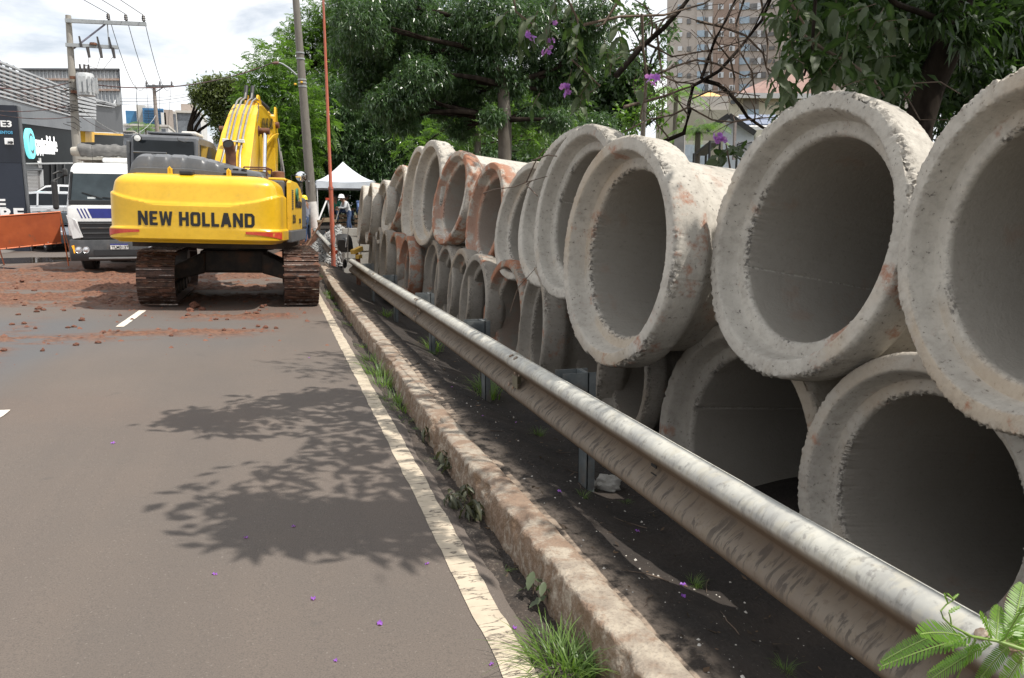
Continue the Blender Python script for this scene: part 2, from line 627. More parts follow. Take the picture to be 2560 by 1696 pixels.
# painted lines
def line_mat(name, base, wear, edgewear):
    m, nt, b = newmat(name)
    v = objvec(nt, None, False)
    f, _ = noise_mask(nt, v, 7.0, 0.35, 0.7)
    c = mixc(nt, f, base, tuple(x * 0.82 for x in base))
    mp = N(nt, 'ShaderNodeMapping'); mp.inputs['Scale'].default_value = (3.5, 15.0, 1); nt.links.new(v, mp.inputs['Vector'])
    vo = N(nt, 'ShaderNodeTexNoise'); vo.inputs['Scale'].default_value = 1.0; vo.inputs['Detail'].default_value = 5; vo.inputs['Roughness'].default_value = 0.55; vo.inputs['Distortion'].default_value = 0.4
    nt.links.new(mp.outputs[0], vo.inputs['Vector'])
    sb = N(nt, 'ShaderNodeMath', operation='SUBTRACT'); nt.links.new(vo.outputs[0], sb.inputs[0]); sb.inputs[1].default_value = 0.5
    ab = N(nt, 'ShaderNodeMath', operation='ABSOLUTE'); nt.links.new(sb.outputs[0], ab.inputs[0])
    cr = N(nt, 'ShaderNodeMapRange'); cr.inputs['From Min'].default_value = 0.003; cr.inputs['From Max'].default_value = 0.022
    cr.inputs['To Min'].default_value = edgewear; cr.inputs['To Max'].default_value = 0
    nt.links.new(ab.outputs[0], cr.inputs[0])
    c = mixc(nt, cr.outputs[0], c, (0.10, 0.08, 0.065))
    w, _ = noise_mask(nt, v, 24.0, 0.62, 0.72, 6)
    c = mixc(nt, mul(nt, w, wear), c, (0.15, 0.12, 0.1))
    nt.links.new(c, b.inputs['Base Color']); b.inputs['Roughness'].default_value = 0.8
    return m


white = line_mat('road_paint_white', (0.66, 0.60, 0.52), 0.75, 0.0)
cracked = line_mat('road_paint_cracked', (0.50, 0.425, 0.325), 0.75, 0.95)
yellow = line_mat('road_paint_yellow', (0.62, 0.42, 0.12), 0.8, 0.2)


def strip(name, x0, x1, y0, y1, m, step=0.1, lift=0.004, wob=0.006):
    ys = np.arange(y0, y1 + 1e-6, step)
    xl = x0 + wob * (vn(ys * 9, ys * 0 + x0 * 31) - 0.5) * 2; xr = x1 + wob * (vn(ys * 11, ys * 0 + 5 + x1 * 17) - 0.5) * 2
    P = []
    for i, y in enumerate(ys):
        for k in range(4):
            x = xl[i] + (xr[i] - xl[i]) * k / 3
            P.append((x, y, float(roadz(np.array(x), np.array(y))) + lift))
    F = [(i * 4 + k, i * 4 + k + 1, i * 4 + k + 5, i * 4 + k + 4) for i in range(len(ys) - 1) for k in range(3)]
    o = np_mesh(name, np.array(P), np.array(F), m, smooth=True); return tag(o, None, None, kind='structure')


strip('edge_line', 0.705, 0.822, -2.5, 30, cracked, 0.06)
for y0 in (-2.1, 5.0, 11.95, 19.2, 26.3):
    strip('lane_dash', -2.21, -2.10, y0, y0 + 2.05, white, 0.1, 0.006)
strip('centre_line', -5.85, -5.76, -2, 17.2, yellow, 0.15, 0.006)
strip('centre_line', -5.65, -5.56, -2, 17.2, yellow, 0.15, 0.006)

# gutter: dark silt between asphalt and kerb
m, nt, b = newmat('gutter_silt')
v = objvec(nt, None, False)
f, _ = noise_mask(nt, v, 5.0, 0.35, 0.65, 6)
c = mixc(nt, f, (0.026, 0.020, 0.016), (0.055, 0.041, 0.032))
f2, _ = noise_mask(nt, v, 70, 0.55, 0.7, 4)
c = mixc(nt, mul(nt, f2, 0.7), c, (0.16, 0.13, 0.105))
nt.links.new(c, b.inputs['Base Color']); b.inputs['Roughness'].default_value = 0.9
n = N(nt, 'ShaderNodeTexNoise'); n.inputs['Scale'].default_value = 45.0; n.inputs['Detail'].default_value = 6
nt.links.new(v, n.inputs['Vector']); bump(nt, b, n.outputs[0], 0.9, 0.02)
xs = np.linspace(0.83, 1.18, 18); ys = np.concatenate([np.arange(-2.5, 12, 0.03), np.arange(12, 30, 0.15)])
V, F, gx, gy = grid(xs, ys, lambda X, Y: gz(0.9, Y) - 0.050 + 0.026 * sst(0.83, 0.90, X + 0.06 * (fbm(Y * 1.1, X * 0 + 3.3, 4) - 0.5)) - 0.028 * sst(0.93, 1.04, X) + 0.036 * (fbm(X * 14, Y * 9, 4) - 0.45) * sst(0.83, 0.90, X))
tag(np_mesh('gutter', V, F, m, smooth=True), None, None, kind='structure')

# kerb: old cast concrete, dirty and broken along its edge
m, nt, b = newmat('kerb_concrete')
v = objvec(nt, None, False)
f, _ = noise_mask(nt, v, 9.0, 0.35, 0.65, 7)
c = mixc(nt, f, (0.40, 0.345, 0.275), (0.27, 0.225, 0.18))
d, _ = noise_mask(nt, v, 4.2, 0.46, 0.58, 8, 0.7)
c = mixc(nt, mul(nt, d, 0.75), c, (0.205, 0.125, 0.080))
g, _ = noise_mask(nt, v, 60.0, 0.5, 0.75, 5)
c = mixc(nt, mul(nt, g, 0.6), c, (0.14, 0.11, 0.085))
low = N(nt, 'ShaderNodeSeparateXYZ'); nt.links.new(v, low.inputs[0])
face = attr_socket(nt, 'face')
fd, _ = noise_mask(nt, v, 18.0, 0.3, 0.62, 8, 0.7)
c = mixc(nt, mul(nt, mul(nt, face, fd), 0.9), c, (0.15, 0.092, 0.052))
nt.links.new(c, b.inputs['Base Color']); b.inputs['Roughness'].default_value = 0.92
n = N(nt, 'ShaderNodeTexNoise'); n.inputs['Scale'].default_value = 60.0; n.inputs['Detail'].default_value = 6
nt.links.new(v, n.inputs['Vector']); bump(nt, b, n.outputs[0], 0.8, 0.015)
prof = [(1.055, -0.10), (1.06, -0.06), (1.062, -0.02), (1.066, 0.02), (1.07, 0.06), (1.072, 0.09), (1.076, 0.115), (1.088, 0.128),
        (1.11, 0.131), (1.15, 0.131), (1.19, 0.130), (1.215, 0.129), (1.235, 0.124), (1.246, 0.10), (1.248, 0.04)]
ys = np.concatenate([np.arange(-2.5, 9, 0.025), np.arange(9, 30.1, 0.1)])
Vs, fc = [], []
for k, (px, pz) in enumerate(prof):
    curve = -0.045 * np.exp(-((ys - 5.6) / 2.2) ** 2)
    rough = (fbm(ys * 11, ys * 0 + k * 0.9, 5, 0.65) - 0.5)
    amp = 0.055 if 5 <= k <= 8 else 0.040
    chip = -0.05 * np.clip(fbm(ys * 3.1, ys * 0 + 40, 3) - 0.60, 0, 1) * (1 if 5 <= k <= 8 else 0.2) * 4
    x = px + curve + rough * amp * (1 if k < 9 else 0.4) - (chip if k < 9 else 0)
    z = pz + gz(0.95, ys) + 0.026 + (chip * 0.7 if 5 <= k <= 9 else 0) + (fbm(ys * 7, ys * 0 + 7 + k * .4, 4) - 0.5) * (0.012 if k > 5 else 0)
    crack = np.abs(fbm(ys * 1.4, ys * 0 + 90, 4) - 0.5 + (pz - 0.05) * 1.2)
    x = x + np.where((k < 6) & (crack < 0.012), 0.018, 0)
    Vs.append(np.stack([x, ys, z], 1)); fc.append(np.full(len(ys), 1.0 if k < 7 else 0.0))
V = np.concatenate(Vs); n_ = len(ys)
i, j = np.meshgrid(np.arange(len(prof) - 1), np.arange(n_ - 1), indexing='ij'); a = (i * n_ + j).ravel()
F = np.stack([a, a + 1, a + n_ + 1, a + n_], 1)
tag(np_mesh('kerb', V, F, m, smooth=True, attrs={'face': np.concatenate(fc)}), None, None, kind='structure')

# verge: dark trodden soil under the rail and pipes
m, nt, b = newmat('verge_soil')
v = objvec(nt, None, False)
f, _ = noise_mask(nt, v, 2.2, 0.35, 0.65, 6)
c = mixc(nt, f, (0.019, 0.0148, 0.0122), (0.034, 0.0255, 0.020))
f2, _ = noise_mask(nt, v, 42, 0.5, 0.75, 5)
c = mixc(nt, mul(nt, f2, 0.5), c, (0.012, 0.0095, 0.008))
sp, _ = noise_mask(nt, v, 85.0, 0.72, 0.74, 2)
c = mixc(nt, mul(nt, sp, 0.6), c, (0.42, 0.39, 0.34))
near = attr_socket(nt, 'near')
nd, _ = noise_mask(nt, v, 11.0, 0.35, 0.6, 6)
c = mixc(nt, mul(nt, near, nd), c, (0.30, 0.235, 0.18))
nt.links.new(c, b.inputs['Base Color']); b.inputs['Roughness'].default_value = 0.95
n = N(nt, 'ShaderNodeTexNoise'); n.inputs['Scale'].default_value = 38.0; n.inputs['Detail'].default_value = 7
nt.links.new(v, n.inputs['Vector']); bump(nt, b, n.outputs[0], 0.8, 0.02)


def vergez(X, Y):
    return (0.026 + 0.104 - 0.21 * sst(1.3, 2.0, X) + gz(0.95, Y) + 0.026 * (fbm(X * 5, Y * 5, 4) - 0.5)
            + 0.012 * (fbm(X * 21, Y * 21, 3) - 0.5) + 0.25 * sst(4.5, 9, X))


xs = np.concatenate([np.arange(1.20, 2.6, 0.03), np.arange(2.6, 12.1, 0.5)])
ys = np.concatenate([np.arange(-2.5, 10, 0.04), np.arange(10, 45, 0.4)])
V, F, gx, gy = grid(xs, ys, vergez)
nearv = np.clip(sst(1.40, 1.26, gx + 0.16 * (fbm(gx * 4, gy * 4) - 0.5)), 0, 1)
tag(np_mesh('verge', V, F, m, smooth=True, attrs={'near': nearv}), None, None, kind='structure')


def vz(x, y):
    return float(vergez(np.array(float(x)), np.array(float(y))))


# unseen earth bank, added to keep light out of the pipe bores
def bankz(X, Y):
    return (vergez(np.minimum(X, 3.0), Y) + 1.75 * sst(3.7, 4.5, X + .25 * fbm(Y * .6, X * .6)) * sst(19.5, 17.5, Y)
            + .25 * (fbm(X * 1.3, Y * 1.3, 4) - .5) - 1.6 * sst(5.2, 9.0, X))


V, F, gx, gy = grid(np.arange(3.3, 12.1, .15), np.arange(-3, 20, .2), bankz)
tag(np_mesh('added_bank', V, F, MATS['verge_soil'], smooth=True), None, None, kind='structure')

# ------------------------------------------------------------------ concrete pipes
m, nt, b = newmat('pipe_concrete')
v = objvec(nt)
f, _ = noise_mask(nt, v, 3.5, 0.3, 0.7, 6)
c = mixc(nt, f, (0.50, 0.468, 0.415), (0.395, 0.366, 0.322))
f2, _ = noise_mask(nt, v, 26, 0.42, 0.7, 6, 0.65)
c = mixc(nt, mul(nt, f2, 0.45), c, (0.26, 0.235, 0.205))
po, _ = noise_mask(nt, v, 52, 0.635, 0.70, 3)
c = mixc(nt, mul(nt, po, 0.75), c, (0.10, 0.09, 0.08))
sm, _ = noise_mask(nt, v, 2.0, 0.56, 0.7, 5)
c = mixc(nt, mul(nt, sm, 0.45), c, (0.52, 0.49, 0.44))
tanw, _ = noise_mask(nt, v, 1.3, 0.45, 0.65, 5)
fa = attr_socket(nt, 'face')
c = mixc(nt, mul(nt, mul(nt, tanw, fa), 0.55), c, (0.42, 0.33, 0.235))
agg = attr_socket(nt, 'agg')
ag, _ = noise_mask(nt, v, 48, 0.46, 0.56, 4)
c = mixc(nt, mul(nt, mul(nt, agg, ag), 0.75), c, (0.10, 0.092, 0.083))
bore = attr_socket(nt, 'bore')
c = mixc(nt, mul(nt, bore, 0.8), c, (0.27, 0.248, 0.215))  # bore colour darkened to stand in for the shade inside
row_shade = N(nt, 'ShaderNodeAttribute', attribute_type='OBJECT', attribute_name='row_shade').outputs['Fac']
c = mixc(nt, row_shade, c, (0.13, 0.108, 0.085))  # darkens the bottom row's colour in place of the shade it lies in
st = N(nt, 'ShaderNodeAttribute', attribute_type='OBJECT', attribute_name='stain').outputs['Fac']
zone = attr_socket(nt, 'zone')
sn, sraw = noise_mask(nt, v, 4.2, 0.0, 1.0, 7, 0.68)
th = N(nt, 'ShaderNodeMath', operation='ADD'); nt.links.new(sraw, th.inputs[0])
sk = mul(nt, st, 0.30); nt.links.new(sk, th.inputs[1])
mr = N(nt, 'ShaderNodeMapRange', interpolation_type='SMOOTHSTEP'); mr.inputs['From Min'].default_value = 0.63; mr.inputs['From Max'].default_value = 0.74
nt.links.new(th.outputs[0], mr.inputs[0])
c = mixc(nt, mul(nt, mul(nt, mr.outputs[0], zone), 0.8), c, (0.30, 0.105, 0.045))
nt.links.new(c, b.inputs['Base Color']); b.inputs['Roughness'].default_value = 0.9; b.inputs['Specular IOR Level'].default_value = 0.3
n = N(nt, 'ShaderNodeTexNoise'); n.inputs['Scale'].default_value = 55.0; n.inputs['Detail'].default_value = 7; n.inputs['Roughness'].default_value = 0.65
nt.links.new(v, n.inputs['Vector']); bump(nt, b, n.outputs[0], 0.42, 0.010)
PIPEM = m

# (axial depth, radius, roughness, face, aggregate, bore, stain zone) at bell radius 0.6
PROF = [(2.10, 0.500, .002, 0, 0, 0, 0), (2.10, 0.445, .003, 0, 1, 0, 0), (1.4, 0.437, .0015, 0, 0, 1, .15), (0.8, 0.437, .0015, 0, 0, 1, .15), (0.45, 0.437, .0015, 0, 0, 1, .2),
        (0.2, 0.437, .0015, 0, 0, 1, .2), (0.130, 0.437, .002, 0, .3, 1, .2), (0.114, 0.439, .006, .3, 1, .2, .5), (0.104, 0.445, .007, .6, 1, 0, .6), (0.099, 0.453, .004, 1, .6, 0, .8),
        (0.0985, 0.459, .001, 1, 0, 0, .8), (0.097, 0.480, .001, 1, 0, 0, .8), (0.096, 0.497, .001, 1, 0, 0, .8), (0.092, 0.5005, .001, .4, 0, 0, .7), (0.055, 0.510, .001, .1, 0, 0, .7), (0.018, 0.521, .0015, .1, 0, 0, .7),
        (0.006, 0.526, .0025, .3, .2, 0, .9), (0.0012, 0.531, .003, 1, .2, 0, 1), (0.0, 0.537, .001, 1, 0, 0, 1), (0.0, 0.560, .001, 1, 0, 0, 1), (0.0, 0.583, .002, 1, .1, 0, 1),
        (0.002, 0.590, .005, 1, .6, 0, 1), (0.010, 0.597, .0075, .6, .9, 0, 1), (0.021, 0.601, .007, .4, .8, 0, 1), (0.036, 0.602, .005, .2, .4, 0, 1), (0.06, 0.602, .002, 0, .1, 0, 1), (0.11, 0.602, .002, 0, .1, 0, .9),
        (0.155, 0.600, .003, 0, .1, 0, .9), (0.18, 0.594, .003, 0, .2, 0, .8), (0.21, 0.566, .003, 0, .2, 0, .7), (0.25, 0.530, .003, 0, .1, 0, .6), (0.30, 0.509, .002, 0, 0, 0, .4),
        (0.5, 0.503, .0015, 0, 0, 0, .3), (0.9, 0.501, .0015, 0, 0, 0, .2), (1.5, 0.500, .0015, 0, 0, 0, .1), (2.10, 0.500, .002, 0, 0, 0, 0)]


def pipe_mesh(seg, seed):
    a = np.linspace(0, 2 * np.pi, seg, endpoint=False)
    ca, sa = np.cos(a), np.sin(a)
    V, at = [], {k: [] for k in ('face', 'agg', 'bore', 'zone')}
    for i, (d, r, ro, fa, ag, bo, zo) in enumerate(PROF):
        fine = fbm(ca * 58 + seed * 7 + 60, sa * 58 + i * 1.7 + 60, 3, 0.65) - 0.5
        fin2 = fbm(ca * 58 - seed * 5 + 90, sa * 58 + i * 1.7 + 30, 3, 0.65) - 0.5
        big = fbm(ca * 1.6 + seed * 3 + 30, sa * 1.6 + 30, 3) - 0.5
        chip = sst(0.60, 0.66, fbm(ca * 3.4 + seed * 11 + 50, sa * 3.4 + 50, 5, .6)) * {20: .006, 21: .018, 22: .022, 23: .014}.get(i, 0)
        vary = .25 + 1.35 * sst(.40, .66, fbm(ca * 2.6 + seed * 17 + 40 + (i > 12) * 7, sa * 2.6 + 77, 3))
        rr = r + fine * ro * 2.6 * vary + big * 0.004 - chip * 0.6
        dd = d + (fin2 * ro * 2.2 * vary if i > 0 else 0) + chip * (0.8 if i < 22 else 0)
        seam = np.zeros(seg)
        if 2 <= i <= 6 and seg > 300:
            k0 = int(seg * (.13 + .21 * seed)) % seg; seam[[k0, (k0 + 1) % seg]] = 1; rr = rr + seam * .004
        V.append(np.stack([dd, rr * ca, rr * sa], 1))
        wob = np.clip(0.7 + 0.9 * (fbm(ca * 2 + seed, sa * 2 + 11, 3)), 0, 1.2)
        for k, val in (('face', fa), ('agg', ag), ('bore', bo), ('zone', zo)):
            at[k].append(np.full(seg, val) * (wob if k == 'face' else np.clip(vary, 0, 1.1) if k == 'agg' else 1) + (seam * .55 if k == 'agg' else -seam * val if k == 'bore' else 0))
    V = np.concatenate(V)
    n = len(PROF)
    i, j = np.meshgrid(np.arange(n - 1), np.arange(seg), indexing='ij')
    p, q = (i * seg + j).ravel(), (i * seg + (j + 1) % seg).ravel()
    F = np.stack([p, p + seg, q + seg, q], 1)
    o = np_mesh('concrete_pipe', V, F, PIPEM, smooth=True, attrs={k: np.concatenate(x) for k, x in at.items()})
    me = o.data
    bpy.data.objects.remove(o)
    me.set_sharp_from_angle(angle=R(42))
    return me


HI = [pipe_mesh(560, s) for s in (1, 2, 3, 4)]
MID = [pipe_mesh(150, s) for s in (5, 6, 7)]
G1, G2 = 'concrete pipes in the top row of the stack', 'concrete pipes in the bottom row of the stack'
TOP = [  # x, y, z, yaw, lift, bell radius, stain, label
    (2.14, 1.83, 1.492, -6.5, 1.8, .56, .12, 'nearest top-row pipe, its wide mouth cut off by the right edge of the photo'),
    (2.28, 3.11, 1.508, 2.2, 9.9, .66, .20, 'second top-row pipe from the right, chipped sunlit rim, small rust spots'),
    (1.95, 4.41, 1.380, 4.0, 5.0, .70, .24, 'third top-row pipe from the right, whole mouth in view, reddish stain on its bell'),
    (2.16, 5.66, 1.627, 5, 9.4, .67, .14, 'tall grey top-row pipe half hidden by the third pipe from the right'),
    (2.485, 6.88, 1.684, 7.5, 14.6, .76, .05, 'fifth top-row pipe from the right, a thin crescent between two mouths'),
    (2.57, 8.27, 1.547, 8, 12.2, .66, .10, 'lower grey top-row pipe just right of the small orange mouth'),
    (2.57, 9.89, 1.593, 4.6, 9.2, .70, .74, 'small top-row concrete pipe with an orange earth-stained rim and speckled bore'),
    (2.45, 11.42, 1.866, 7.5, 11.7, .70, .66, 'top-row concrete pipe with red-brown stained underside and a long white sunlit barrel'),
    (2.365, 12.83, 1.961, 5.5, 6.1, .86, .10, 'tallest far top-row pipe, pale grey with a bright sunlit shoulder'),
    (2.47, 14.78, 1.996, 3.0, 8.4, .90, .12, 'narrow-looking tall grey top-row pipe just left of the tallest far pipe'),
    (2.32, 16.31, 1.926, 5.4, 15.2, .74, .46, 'tilted tan top-row pipe with rusty lower lip, left of the tall far pipes'),
]
for x, y, Y, yaw, st, lab in ((951, 531, 17.3, 3, .2, 'slim top-row pipe mostly hidden behind the tilted tan pipe'),
                              (921, 534, 18.3, -1, .2, 'second pipe from the far left end of the top row, bright barrel brown below'),
                              (900, 537, 19.3, -2, .1, 'farthest pipe at the left end of the top row beside the block stack')):
    p = pt(x, y, Y); TOP.append((p.x, p.y, p.z, yaw, 6, .70, st, lab))
BOT = [
    (2.27, 2.34, 0.49, 1.2, 7.2, .60, .16, 'nearest bottom-row pipe, big dark mouth behind the guardrail at the right'),
    (2.38, 3.72, 0.306, 4.8, 5.7, .72, .06, 'second bottom-row pipe from the right, dark mouth under the chipped pipe'),
]
for x, Y, yaw, st, lab in ((1477, 5.05, -3, .1, 'bottom-row pipe turned edge-on just left of the second dark mouth'),
                           (1451, 6.0, -8, .1, 'bottom-row pipe turned edge-on behind the top of the guardrail post block'),
                           (1325, 7.05, -8, .2, 'narrow pale bottom-row pipe beside the orange-edged one, seen nearly edge-on'),
                           (1253, 8.3, 3, .56, 'bottom-row pipe with an orange earth-stained edge, below the small orange mouth'),
                           (1178, 9.4, 1, .1, 'bottom-row pipe left of the orange-edged one, wide grey bore in shade'),
                           (1141, 10.4, 0, .1, 'rightmost of three thin grey bottom-row crescents'),
                           (1105, 11.4, 0, .1, 'middle one of three thin grey bottom-row crescents'),
                           (1073, 12.4, 0, .1, 'leftmost of three thin grey bottom-row crescents'),
                           (1006, 13.6, 0, .62, 'narrow orange-stained bottom-row pipe far along the stack'),
                           (977, 14.8, 0, .55, 'dark brown-stained bottom-row pipe left of the narrow orange one'),
                           (955, 15.7, -2, .2, 'third pipe from the far end of the bottom row, grey sliver'),
                           (941, 17.0, -3, .15, 'second pipe from the far end of the bottom row, grey sliver'),
                           (925, 18.3, -3, .1, 'farthest pipe at the left end of the bottom row')):
    d = pt(x, 600, Y); BOT.append((d.x + (.25 if x == 1477 else 0), Y, 0.46 + max(0, Y - 9) * 0.03, yaw, 5, .46 if x == 1477 else .67, st, lab))


def place_pipe(k, rec, group):
    x, y, z, yaw, pit, rad, st, lab = rec
    me = HI[k % 4] if y < 7.2 else MID[k % 3]
    o = bpy.data.objects.new('concrete_pipe', me); COL.objects.link(o)
    n = Vector((-math.cos(R(yaw)) * math.cos(R(pit)), -math.sin(R(yaw)) * math.cos(R(pit)), math.sin(R(pit))))
    q = (-n).to_track_quat('X', 'Z') @ Quaternion((1, 0, 0), k * 2.1 + 0.4)
    o.rotation_mode = 'QUATERNION'; o.rotation_quaternion = q
    o.location = (x, y, z); s = rad / 0.602; o.scale = (s, s, s)
    o['stain'] = float(st)
    o['row_shade'] = (0.22 if y < 4.2 else 0.5) if group == G2 else 0.0
    tag(o, lab, 'pipe', group)
    return o


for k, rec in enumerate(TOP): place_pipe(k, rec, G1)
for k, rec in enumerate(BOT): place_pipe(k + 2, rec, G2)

# ------------------------------------------------------------------ guardrail
m, nt, b = newmat('galvanised_rail')
v = objvec(nt, None, False)
f, _ = noise_mask(nt, v, 5.0, 0.35, 0.65, 6)
c = mixc(nt, f, (0.54, 0.525, 0.465), (0.37, 0.365, 0.34))
mp = N(nt, 'ShaderNodeMapping'); mp.inputs['Scale'].default_value = (7.0, 34.0, 9.0); nt.links.new(v, mp.inputs['Vector'])
f2, _ = noise_mask(nt, mp.outputs[0], 1.0, 0.50, 0.60, 5, 0.62, 0.6)
mo, _ = noise_mask(nt, v, 16.0, 0.52, 0.6, 5)
c = mixc(nt, mul(nt, mo, 0.5), c, (0.46, 0.43, 0.35))
mo2, _ = noise_mask(nt, v, 30.0, 0.56, 0.66, 5)
c = mixc(nt, mul(nt, mo2, 0.5), c, (0.17, 0.16, 0.15))
low = attr_socket(nt, 'dirt')
c = mixc(nt, mul(nt, low, 0.96), c, (0.115, 0.081, 0.055))
c = mixc(nt, mul(nt, mul(nt, f2, attr_socket(nt, 'soot')), 0.75), c, (0.055, 0.047, 0.042))
nt.links.new(c, b.inputs['Base Color'])
rm = N(nt, 'ShaderNodeMapRange'); nt.links.new(low, rm.inputs[0]); rm.inputs['To Min'].default_value = 0.45; rm.inputs['To Max'].default_value = 0.95; nt.links.new(rm.outputs[0], b.inputs['Roughness'])
sm_ = N(nt, 'ShaderNodeMapRange'); nt.links.new(low, sm_.inputs[0]); sm_.inputs['To Min'].default_value = 0.5; sm_.inputs['To Max'].default_value = 0.1; nt.links.new(sm_.outputs[0], b.inputs['Specular IOR Level'])
b.inputs['Metallic'].default_value = 0.0
RAIL = m
POSTM = MAT('galvanised_post', (0.10, 0.115, 0.12), (0.17, 0.18, 0.18), rough=0.55, metal=0.3, scale=7, dirt=(0.2, 0.13, 0.08), dirt_lo=0.55, dirt_hi=0.75)
BOLTM = MAT('rusty_bolt', (0.22, 0.14, 0.09), (0.32, 0.28, 0.24), rough=0.6, metal=0.4, scale=30)
DARK = MAT('dark_gap', (0.012, 0.011, 0.010), rough=0.9)

# W profile: (x toward road negative from the back plane, z from the rail's middle), dirt, soot
WP = [(-0.012, 0.156, 0, 0), (-0.004, 0.153, 0, 0), (-0.030, 0.150, 0, .1), (-0.058, 0.138, 0, .25), (-0.076, 0.118, .15, .35), (-0.083, 0.100, .35, .3), (-0.081, 0.086, .8, .2), (-0.070, 0.066, 1, .1), (-0.040, 0.038, 1, .1),
      (-0.008, 0.012, 1, .1), (0.0, 0.0, 1, .35), (-0.008, -0.012, .95, .6), (-0.040, -0.038, .9, .9), (-0.068, -0.060, .85, 1), (-0.080, -0.080, .85, .8), (-0.083, -0.100, .9, .4), (-0.076, -0.118, 1, .2),
      (-0.058, -0.138, 1, .1), (-0.030, -0.150, 1, .1), (-0.004, -0.153, 1, 0)]


def rail_beam(parent, p0, p1, zoff=0.0, bulge=0.0, name='rail_beam', n=30):
    """one W-beam length from p0 to p1 (middle line at its back plane); returns the object."""
    p0, p1 = Vector(p0), Vector(p1)
    d = (p1 - p0).normalized(); out = Vector((d.y, -d.x, 0)).normalized()
    V, dirt, soot = [], [], []
    for th in (0.0, 0.004):
        for i in range(n + 1):
            t = i / n; c0 = p0.lerp(p1, t)
            w = 0.006 * (float(fbm(c0.y * 0.9, c0.x + 3)) - 0.5)
            for (a, z, di, so) in WP:
                q = c0 + out * (a - bulge + th + w) + Vector((0, 0, z + w))
                V.append(q); dirt.append(di); soot.append(so)
    k = len(WP); F = []
    half = (n + 1) * k
    for i in range(n):
        for j in range(k - 1):
            a = i * k + j
            F.append((a, a + 1, a + k + 1, a + k)); F.append((half + a, half + a + k, half + a + k + 1, half + a + 1))
    for i in range(n):
        for j in (0, k - 1):
            a = i * k + j; F.append((a, a + k, half + a + k, half + a))
    for i in (0, n):
        for j in range(k - 1):
            a = i * k + j; F.append((a, a + 1, half + a + 1, half + a))
    return np_mesh(name, np.array([tuple(q) for q in V]), np.array(F), RAIL, parent=parent, attrs={'dirt': dirt, 'soot': soot}, smooth=True)


def post_parts(parent, x, y, zt, zb, sp=True):
    MB().b2((x, y - 0.07, zb - 0.2), (x + 0.006, y + 0.07, zt)).b2((x, y - 0.07, zb - 0.2), (x + 0.05, y - 0.064, zt)).b2((x, y + 0.064, zb - 0.2), (x + 0.05, y + 0.07, zt)).obj('post', POSTM, parent)
    if sp:
        b = MB(); b.b2((x - 0.16, y - 0.07, zt - 0.36), (x - 0.002, y - 0.064, zt)); b.b2((x - 0.16, y + 0.064, zt - 0.36), (x - 0.002, y + 0.07, zt)); b.b2((x - 0.022, y - 0.062, zt - 0.36), (x - 0.004, y + 0.062, zt))
        b.obj('spacer_block', POSTM, parent)


gr = thing('guardrail', (1.585, 8.0, 0), 'long galvanised W-beam guardrail on posts between the kerb and the pipe stack', 'guardrail')
ends = [-0.75, 1.16, 4.95, 8.85, 13.0, 17.3]
XB = 1.575
MIDZ = 0.505
for i in range(len(ends) - 1):
    y0, y1 = ends[i], ends[i + 1] + 0.16
    rail_beam(gr, (XB, y0, MIDZ + (0.0 if y0 < 14 else 0.0)), (XB, y1, MIDZ + (0.02 if y1 > 16 else 0)), bulge=0.007 * (i % 2))
for y in ends[1:-1]:
    for dy in (0.03, 0.13):
        for (a, z) in ((-0.052, 0.141), (-0.02, 0.022), (-0.022, -0.024), (-0.066, -0.058)):
            nrm = Vector((-0.5, 0, 1 if z > 0.1 else 0.1)).normalized()
            bo = MB(); c0 = Vector((XB + a - 0.006, y + dy, MIDZ + z))
            bo.tube([c0, c0 + nrm * 0.008, c0 + nrm * 0.011], [0.017, 0.016, 0.008], 8)
            bo.obj('bolt', BOLTM, gr, local=False)
big = MB(); c0 = Vector((XB - 0.045, 1.22, MIDZ + 0.147)); big.tube([c0, c0 + Vector((-.3, 0, .95)) * 0.012, c0 + Vector((-.3, 0, .95)) * 0.019], [0.03, 0.026, 0.012], 14)
big.obj('bolt', BOLTM, gr, smooth=40)
# posts at the joints and between them
for y in (4.30, 6.72, 9.3, 12.3, 15.4, 0.6):
    g = vz(1.64, y)
    post_parts(gr, 1.74, y, MIDZ + 0.175, g)
sl = MB()
for (y, z) in ((2.98, 0.012), (2.98, -0.03)):
    sl.b2((XB - 0.035, y - 0.025, MIDZ + z - 0.006), (XB - 0.030, y + 0.025, MIDZ + z + 0.006))
sl.obj('bolt_slot', DARK, gr)
# loose reflector bracket by the second joint
br = MB(); br.b2((XB - 0.085, 4.86, MIDZ - 0.045), (XB - 0.08, 4.97, MIDZ + 0.035)); br.b2((XB - 0.08, 4.94, MIDZ - 0.03), (XB - 0.03, 4.955, MIDZ + 0.02))
br.obj('bracket', MAT('olive_bracket', (0.11, 0.095, 0.06), rough=0.7), gr)
# ------------------------------------------------------------------ excavator
YEL = MAT('excavator_yellow', (0.72, 0.42, 0.012), (0.78, 0.47, 0.02), rough=0.32, scale=1.5, spec=0.5, coat=0.3, dirt=(0.45, 0.27, 0.05), dirt_lo=0.62, dirt_hi=0.8, dirt_scale=2.2)
YELD = MAT('excavator_yellow_worn', (0.68, 0.40, 0.02), (0.74, 0.45, 0.03), rough=0.42, scale=2, dirt=(0.12, 0.07, 0.03), dirt_lo=0.6, dirt_hi=0.72, dirt_scale=5)
GREY = MAT('hood_grey', (0.085, 0.088, 0.093), (0.11, 0.112, 0.118), rough=0.38, scale=3, coat=0.2, dirt=(0.2, 0.17, 0.14), dirt_lo=0.62, dirt_hi=0.85)
GREYL = MAT('cab_grey', (0.095, 0.10, 0.11), (0.125, 0.13, 0.14), rough=0.4, scale=3, dirt=(0.2, 0.17, 0.14), dirt_lo=0.65, dirt_hi=0.85)
